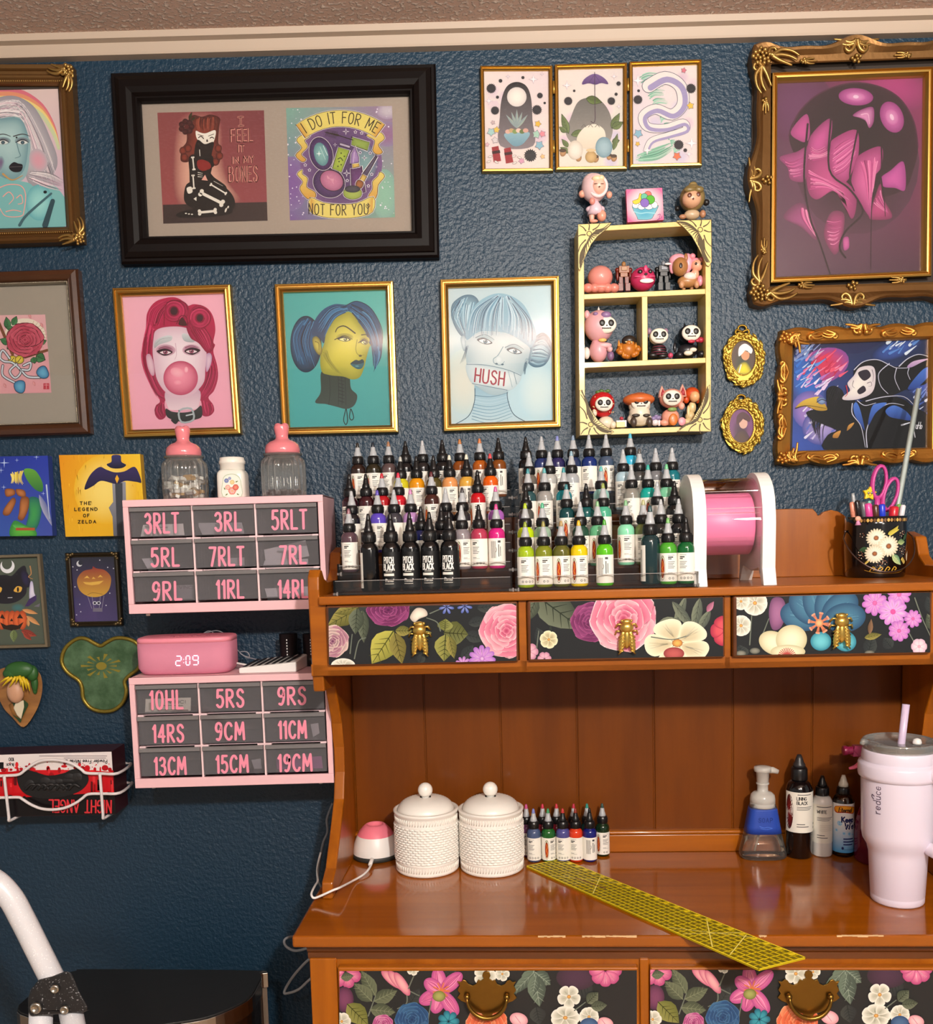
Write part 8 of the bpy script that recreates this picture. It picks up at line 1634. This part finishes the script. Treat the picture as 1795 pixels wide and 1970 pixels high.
def fig(name, label, crop, parts, cat_='figurine', skull=None, foot=None, dz=0):
 Y = YFG + dz; f3_ = lambda x, y, fwd=0: at(x / crop[2] + crop[0], y / crop[2] + crop[1], Y) + Vector((0,-fwd * MP, 0)); allp = [p for _, _, L in parts for p in L]; ft = foot or max(p[1] + p[3] for p in allp if len(p) > 3)
 o = thing(name, label, cat_, f3_(sum(p[0] for p in allp) / len(allp), ft),0,'figurines on the gold shelf')
 parts = [(n_.rstrip('*'), c_, l_) for n_, c_, L_2 in parts for l_ in ([[p] for p in L_2] if n_[-1] == '*' else [L_2])]
 for nm, col, L in parts:
  b = B()
  for p in L:
   x, y, rx, ry = p[:4]; fwd = p[4] if len(p) > 4 else 0; kind = p[5] if len(p) > 5 else 'e'; c = f3_(x, y, fwd); dep = min(rx, ry) if len(p) < 7 else p[6]
   if kind == 'e': b.ell(c, (rx * MP, min(dep, 150) * MP, ry * MP),18,12)
   elif kind == 'b': b.box(-rx * MP, rx * MP, -dep * MP, dep * MP, -ry * MP, ry * MP, xf=Matrix.Translation(c))
   elif kind == 'c': b.lathe([(rx * MP, -ry * MP),(rx * MP * .75,0),(rx * .08 * MP, ry * MP)],14, xf=Matrix.Translation(c))
  b.build(nm, mat(col, .38, coat=.15, name='painted_resin'), o, bevel=.0006 if any(len(p) > 5 and p[5] == 'b' for p in L) else 0)
 if skull:
  x, y, s_, fwd = skull; b = B(); b.ell(f3_(x, y, fwd),(1.1 * s_ * MP, .36 * s_ * MP, .9 * s_ * MP),20,12); fc = b.build('skull_face', mat('#efe6d8',.45, name='bone_white'), o); e = B()
  for sx in (-.48,.48): e.ell(f3_(x + sx * s_, y - .14 * s_, fwd + .31 * s_),(.33 * s_ * MP, .1 * s_ * MP, .35 * s_ * MP),12,8)
  e.ell(f3_(x + .02 * s_, y + .14 * s_, fwd + .35 * s_),(.08 * s_ * MP, .04 * s_ * MP, .08 * s_ * MP),8,6)
  e.tube([f3_(x - .5 * s_, y + .42 * s_, fwd + .28 * s_), f3_(x, y + .45 * s_, fwd + .34 * s_), f3_(x + .5 * s_, y + .4 * s_, fwd + .28 * s_)],.04 * s_ * MP, 5)
  for k in range(6): xx = x + (-.42 + .168 * k) * s_; e.tube([f3_(xx, y + .36 * s_, fwd + .31 * s_), f3_(xx, y + .52 * s_, fwd + .31 * s_)],.032 * s_ * MP, 4)
  e.build('eye_sockets', mat('#15100f',.4, name='black_paint'), fc)
 return o
fig('hooded_doll','pale pink hooded doll with pompom ears standing on shelf top', K7,[('hood','#e8c4c6',[(275,270,150,165),(250,400,60,40),(250,220,120,120)]),('face','#f0b8a4',[(312,280,92,100,85)]),('hair','#f0d0a8',[(290,205,60,36,135),(340,200,40,34,140)]),('pompom*','#e8a48c',[(128,342,42,42),(462,352,36,42)]),('robe','#e4c4d0',[(290,500,100,95,10,'c'),(290,530,115,50,0,'e',60)]),('hands','#d88c80',[(240,460,36,40,80)]),('leg','#e0a894',[(246,600,34,100)]),('foot','#e89c84',[(362,628,54,66,50),(270,682,50,20,20)]),('hood_rim','#f0d4d4',[(310 + 104 * math.cos(k * PI / 20),282 + 122 * math.sin(k * PI / 20),20,20,98) for k in range(40)]),('lashes','#5c3428',[(270,282,22,4,178),(350,282,22,4,178),(315,320,10,8,184)])],'doll', foot=700)
q4 = [(670,285),(1115,265),(1135,660),(688,690)]; P4 = [at(x / 6.41 + 1100, y / 6.41 + 320, YFG) for x, y in q4]; o = thing('mini_canvas','tiny pink canvas painted with a blue fruit bowl on the shelf top','picture',(P4[2] + P4[3]) / 2); B().hexa(P4,[p + Vector((0,.012,0)) for p in P4]).build('stretched_canvas', mat('#d8688c',.7, name='pink_canvas_edge'), o)
a = Art(wallmap(YFG), K7, base=.0002); a.quad(q4,'#e86c98'); a.clip = pix(q4, K7); a.ell(905,480,260,250,'#fbe4e4','#ee7ca0'); oc = lambda P, f, g_=None: (a.line(P, '#1c2c34',9, closed=True, n=3), a.grad(P, f, g_ or f))
oc([(755,520),(790,590),(810,630),(830,655),(970,650),(1010,600),(1055,520),(1040,480),(770,480)],'#58a4c0','#78b8c8'); a.line([(770,560),(850,580),(930,570),(1030,580)],'#94c8d4',14)
for x, y, rx, ry in ((790,480,40,36),(860,500,44,32),(950,500,50,30),(1020,475,36,40)): oc(el(x, y, rx, ry, 0),'#f4f0ec')
oc([(840,335),(862,360),(840,440),(780,465),(752,430),(820,400)],'#e8c848')
for x, y, r_, c in ((940,350,42,'#e07468'),(895,375,40,'#68b898'),(970,410,52,'#5cac38'),(900,450,52,'#8468b8')): oc(el(x, y, r_, r_, 0), c)
a.line([(1060,600),(1090,590),(1080,640),(1050,660),(1100,640),(1110,610)],'#6c4880',6); a.build('print', ART_MATTE, o)
fig('blond_doll','blond doll with black earmuff balls seated on the shelf corner', K7,[('hair','#8c7648',[(1485,395,150,155),(1495,235,52,42)]),('face','#d8a684',[(1455,440,112,100,95)]),('fringe','#7c683c',[(1420,345,70,34,150),(1530,340,60,38,140)]),('earmuff*','#141214',[(1302,520,30,30),(1650,457,38,38,30)]),('body','#c4a888',[(1480,600,95,58,10)]),('foot*','#b07c5c',[(1358,636,44,28,40),(1602,606,36,46,50)]),('eyes','#5c2c1c',[(1408,425,24,26,190,'e',8),(1515,412,24,26,185,'e',8),(1450,472,10,12,196,'e',8)])],'doll', foot=660)
fig('trinket','plain rounded pink trinket on a puffy pink cushion', K7,[('dome','#dc8c82',[(350,1370,150,135)]),('cushion','#d88476',[(350,1512,200,58,0,'e',130)] + [(190 + 80 * k, 1520,62,54,70) for k in range(5)])],'trinket', foot=1566)
def robot(x, y, c1, c2_, c3): return [('head', c3,[(x, y - 120,26,34)]),('torso', c1,[(x, y - 50,62,40,0,'b',40),(x, y + 10,44,30,0,'b',34)]),('arm', c2_, [(x - 78, y + 10,20,70),(x - 80, y - 50,28,28)]),('arm', c2_, [(x + 78, y + 10,20,70),(x + 80, y - 50,28,28)]),('leg', c2_, [(x - 36, y + 90,24,52,0,'b',26),(x - 42, y + 168,30,46,10,'b',34)]),('leg', c2_, [(x + 36, y + 90,24,52,0,'b',26),(x + 46, y + 168,30,46,10,'b',34)]),('chest_plate', c3,[(x, y - 56,34,22,44,'b',6)])]
fig('toy_robot','small copper and red robot toy beside the pink mask ball', K7, robot(640,1330,'#8c4c18','#6c1e10','#a07040'),'toy', foot=1540, dz=.008)
fig('mask_ball','round magenta mask ball with bared teeth on upper shelf', K7,[('ball','#c02c5c',[(875,1392,150,140)]),('eyes','#1c0a10',[(820,1335,28,24,128,'e',12),(945,1330,24,24,120,'e',12),(886,1370,18,14,146,'e',8)]),('teeth','#f0e0dc',[(900,1446,84,28,128,'e',14)]),('brow','#d84878',[(885,1300,24,40,132,'e',14),(800,1395,50,10,124,'e',14),(960,1390,46,10,118,'e',14)])],'ornament', foot=1532)
fig('toy_robot','small black robot toy with white markings beside the unicorn toy', K7, robot(1130,1320,'#0e0e12','#0b0b0e','#80848c'),'toy', foot=1508, dz=.012)
fig('unicorn_toy','tan unicorn toy with pink mane carrying a small doll', K7,[('body','#b07c4c',[(1430,1420,125,72)]),('head','#a87444',[(1325,1250,95,110,40)]),('leg*','#c8946c',[(1345,1470,34,44,40),(1530,1470,32,44,40),(1390,1475,28,40,-40),(1490,1475,28,40,-40)]),('mane','#eca4b4',[(1310,1160,110,76),(1240,1240,40,80),(1430,1190,60,110),(1410,1280,50,40)]),('ear','#a06c40',[(1395,1140,24,50,50)]),('horn','#f0e8e4',[(1180,1212,40,14,30)]),('eye','#2c1810',[(1315,1262,20,32,130,'e',8)]),('blanket','#f0d8cc',[(1450,1370,80,50,40)]),('rider','#e8a88c',[(1535,1232,74,70,30),(1510,1340,50,60,30)]),('rider_hat','#e890a0',[(1525,1180,70,40,30),(1478,1122,36,34,40),(1590,1160,24,34,30)]),('rider_eyes','#20120c',[(1508,1228,14,16,98,'e',8),(1575,1228,14,16,90,'e',8)]),('tail','#e898ac',[(1575,1420,36,62,30)])],'toy', foot=1514)
fig('skull_figurine','pink skull faced unicorn figurine with white horn, largest on middle shelf', K8,[('head','#dca4aa',[(335,500,180,190)]),('horn','#f0ece8',[(332,315,28,56,0,'c')]),('hair','#8c6c98',[(405,385,62,42,110),(280,370,30,24,100)]),('ear','#e0a8b0',[(185,360,34,52,20)]),('body','#dca0a8',[(330,800,112,140),(320,720,80,70)]),('arm','#e4b0b4',[(390,750,90,34,80),(455,800,34,34,90)]),('hoof','#7c5c80',[(470,875,42,60,60)]),('tail','#e8dcd8',[(185,830,40,72)]),('scarf','#e0b860',[(365,690,50,22,100)])], skull=(408,505,112,110), foot=938)
random.seed(6)
fig('dragon_figurine','lumpy orange figurine with dark brown dome on the middle shelf', K8,[('body','#b86c20',[(690,790,110,110)] + [(690 + 115 * math.cos(k),800 + 75 * math.sin(k),40,34, random.uniform(20,90)) for k in range(12)]),('spikes','#d88c30',[(570 + 26 * k, 720 + 30 * ((k * 7) % 5),18,40,70,'c') for k in range(10)]),('dome','#2c221c',[(700,685,88,66,30),(690,715,70,30,60)]),('eyes','#e0c080',[(650,715,14,8,120,'e',6),(715,718,14,8,120,'e',6)])], foot=915)
fig('skull_figurine','skull figurine in black body with pink stripes beside the shelf divider', K8,[('head','#e8dccc',[(1065,632,108,94)]),('ear*','#9c7c94',[(955,560,28,40),(1162,562,26,38)]),('body','#1c1416',[(1070,800,96,84),(1120,850,60,40,30)]),('stripe','#b0506c',[(1070,760 + 32 * k, 80 + 8 * k, 6,12,'e',88) for k in range(4)]),('foot*','#141012',[(990,868,60,34,60),(1110,880,60,30,70)]),('tail_tip','#c84868',[(1212,862,32,32,20)])], skull=(1065,630,100,62), foot=908)
fig('skull_figurine','skull figurine in black hood with red bow on the middle shelf', K8,[('hood','#17151a',[(1445,595,125,108),(1390,500,20,44,0,'c'),(1500,500,20,44,0,'c')]),('body','#1a181e',[(1430,800,125,84),(1320,860,44,36,50),(1590,850,50,42,40)]),('bow','#b82c44',[(1450,708,44,20,110),(1525,700,26,18,110),(1575,680,40,34,60)]),('arm_bone','#e8e0cc',[(1410,850,54,30,110),(1470,810,44,26,110)]),('tail','#17151a',[(1270,760,20,60)])], skull=(1452,600,104,88), foot=888)
fig('skull_figurine','strawberry headed skull figurine on the bottom shelf', K8,[('strawberry','#c01c24',[(375,1450,152,140),(380,1550,110,70)]),('seeds','#e8c08c',[(375 + 140 * math.cos(k * 1.9) * .9,1465 + 120 * math.sin(k * 2.7) * .9,6,9,82) for k in range(18)]),('leaves','#4c6c30',[(380 + 60 * (k - 1.5) / 1.5,1315 - 14 * (k % 2),34,20,30) for k in range(4)]),('body','#eadcc4',[(420,1690,100,80),(500,1720,40,46,50),(275,1570,30,48,50)])], skull=(380,1472,98,112), foot=1762)
fig('cake_slice','tiny yellow cake slice with cherry beside strawberry figurine', K8,[('cake','#e8d880',[(592,1715,52,36,40,'b',40)]),('icing','#f4ece4',[(592,1678,54,10,40,'b',42),(650,1706,12,40,40,'b',38)]),('cherry','#b03040',[(606,1640,24,22,40)])],'miniature', foot=1752)
fig('skull_figurine','mushroom skull figurine with wide orange cap on bottom shelf', K8,[('cap','#d06a34',[(825,1405,195,80,0,'e',150),(835,1365,110,50)]),('stem_body','#eadcc6',[(835,1480,132,110),(835,1580,128,140),(835,1640,150,90)]),('hand*','#3c322c',[(770,1612,50,20,118),(898,1612,46,20,118)]),('foot*','#4a3c34',[(748,1690,40,62,80),(942,1688,40,58,80)])], skull=(835,1450,106,82), foot=1740)
fig('miniature_cupcakes','tiny white and purple cupcakes between mushroom and cat figurines', K8,[('cases','#ece0e4',[(1020,1690,44,40,30),(1075,1690,24,40,10)]),('frosting','#8c7ca8',[(1000,1640,34,26,40),(1060,1630,38,28,30),(1030,1612,24,18,40)])],'miniature', foot=1735)
fig('skull_figurine','peach cat skull figurine with raised paw and orange coin', K8,[('head','#e89c88',[(1230,1390,150,118)]),('ear*','#f0b4a4',[(1112,1305,48,70,0,'c'),(1365,1290,52,76,0,'c')]),('inner_ear*','#a83440',[(1116,1320,26,44,34,'c'),(1362,1306,28,48,38,'c')]),('body','#e8a08a',[(1215,1620,110,100),(1140,1690,60,40,30)]),('paw','#ecac98',[(1340,1490,38,44,60)]),('coin','#d0742c',[(1230,1660,54,72,100,'e',16)]),('bib','#7c9c54',[(1220,1535,56,26,90)]),('plate','#eca0ac',[(1340,1682,46,50,80,'e',16)])], skull=(1218,1395,104,92), foot=1728)
fig('redhead_doll','orange haired cream doll beside the peach cat figurine', K8,[('hair','#cc4c1c',[(1480,1335,92,84),(1410,1400,40,50),(1550,1400,26,50)]),('face','#e8b07c',[(1500,1375,62,66,60)]),('body','#ead29c',[(1485,1500,48,74),(1460,1610,60,60),(1430,1560,20,80,30),(1420,1680,70,40,30)])],'doll', foot=1722, dz=.01)
# ================================================================ in front on the left: bin and step ladder
zl = .56; lp = lambda x, y: atz(x / 2.895, y / 2.895 + 1640, zl)
LP = [lp(*p) for p in ((330,690),(420,658),(520,648),(1420,655),(1450,668),(1458,690),(1440,730))]; ce = lp(880,700); LW = LP[5].x
pts = [(p.x, p.y) for p in LP] + [(lp(1380,815).x, lp(1380,815).y),(lp(1200,902).x, lp(1200,902).y),(lp(1000,945).x, lp(1000,945).y)]
fy = lp(1000,945).y; pts += [(ce.x, fy - .015),(ce.x - .1, fy),(LP[0].x + .02, lp(1200,902).y + .01),(LP[0].x - .03, lp(1380,815).y)]
pts = [(x, min(y, W - .02)) for x, y in pts]; PT = [(p.x, min(p.y, W - .018)) for p in cat([(x, y, 0) for x, y in pts], True, 4)]
o = thing('pedal_bin','half round steel pedal bin with flat black lid against the wall','bin',(ce.x, ce.y, 0)); up3 = lambda u, v, d: Vector((u, v, d)); sc_ = lambda k: [(ce.x + (x - ce.x) * k, ce.y + (y - ce.y) * k) for x, y in PT]
B().prism(sc_(.985), up3,.03, zl - .035).build('body', mat('#8a8480',.28, metal=1, name='brushed_steel'), o); B().prism(sc_(.99), up3,0,.03).build('base', BLK, o); B().prism(PT, up3, zl - .034, zl - .004).build('rim', mat('#b0a8a0',.25, metal=1, name='steel_rim'), o, bevel=.004); B().prism(sc_(.992), up3, zl - .004, zl).build('lid', mat('#1b1d1e',.5, bump=(30,.1,.002), name='black_lid'), o, bevel=.002)
YLD = 1.25; sp3 = lambda x, y, Y=YLD: at(x / 2.895, y / 2.895 + 1640, Y)
SPW = mat('#d3d2d6',.3, coat=.3, vary=('#f4f2f4',(420,420,420),.6,.66), name='speckled_white_enamel'); SPB = mat('#1a1a1c',.45, vary=('#b0b0b4',(380,380,380),.62,.68), name='speckled_black_plastic')
g0 = sp3(200,1000); ld = thing('step_ladder','folding step ladder of speckled white tube with black joint, cut by left edge','step ladder',(g0.x, YLD, 0))
B().tube(cat([sp3(-500,110), sp3(-260,95), sp3(-60,145), sp3(50,240), sp3(125,370), sp3(200,520), sp3(260,640), sp3(300,720), sp3(320,760)], False, 6),.0163,18).build('handrail', SPW, ld)
JP = [(155,815),(170,765),(215,708),(290,690),(365,660),(395,668),(412,700),(440,770),(490,862),(484,885),(465,890),(170,912),(158,885)]
B().prism(JP, lambda u, v, d: sp3(u, v, YLD - d),-.022,.022).build('joint_cover', SPB, ld, bevel=.005)
for x, y, r_ in ((308,757,27),(203,863,34),(362,873,26)): p = sp3(x, y, YLD - .023); k_ = r_ / 2.895 * YLD / FPX; B().lathe([(k_, 0),(k_ * .95,.003),(k_ * .6,.005),(k_ * .55,.002),(k_ * .1,.002)],18, xf=Matrix.Translation(p) @ Matrix.Rotation(PI / 2,4,'X')).build('bolt', mat('#b8b0a4',.3, metal=1, name='bolt_steel'), ld)
p = sp3(230,850); B().tube([p, Vector((p.x - .03, YLD + .0, p.z - .3)), Vector((p.x - .09, YLD + .02,.02))],.0158,16).build('leg', SPW, ld); q_ = sp3(385,840); B().tube([q_, Vector((q_.x + .045, YLD - .06, q_.z - .12)), Vector((q_.x + .3, YLD - .42,.02))],.0158,16).build('leg', SPW, ld)
for px_, py_, pz_ in ((p.x - .09, YLD + .02,.0),(q_.x + .3, YLD - .42,.0)): B().lathe([(.02,0),(.02,.03),(.017,.034)],16,(px_, py_, 0)).build('rubber_foot', BLK, ld)
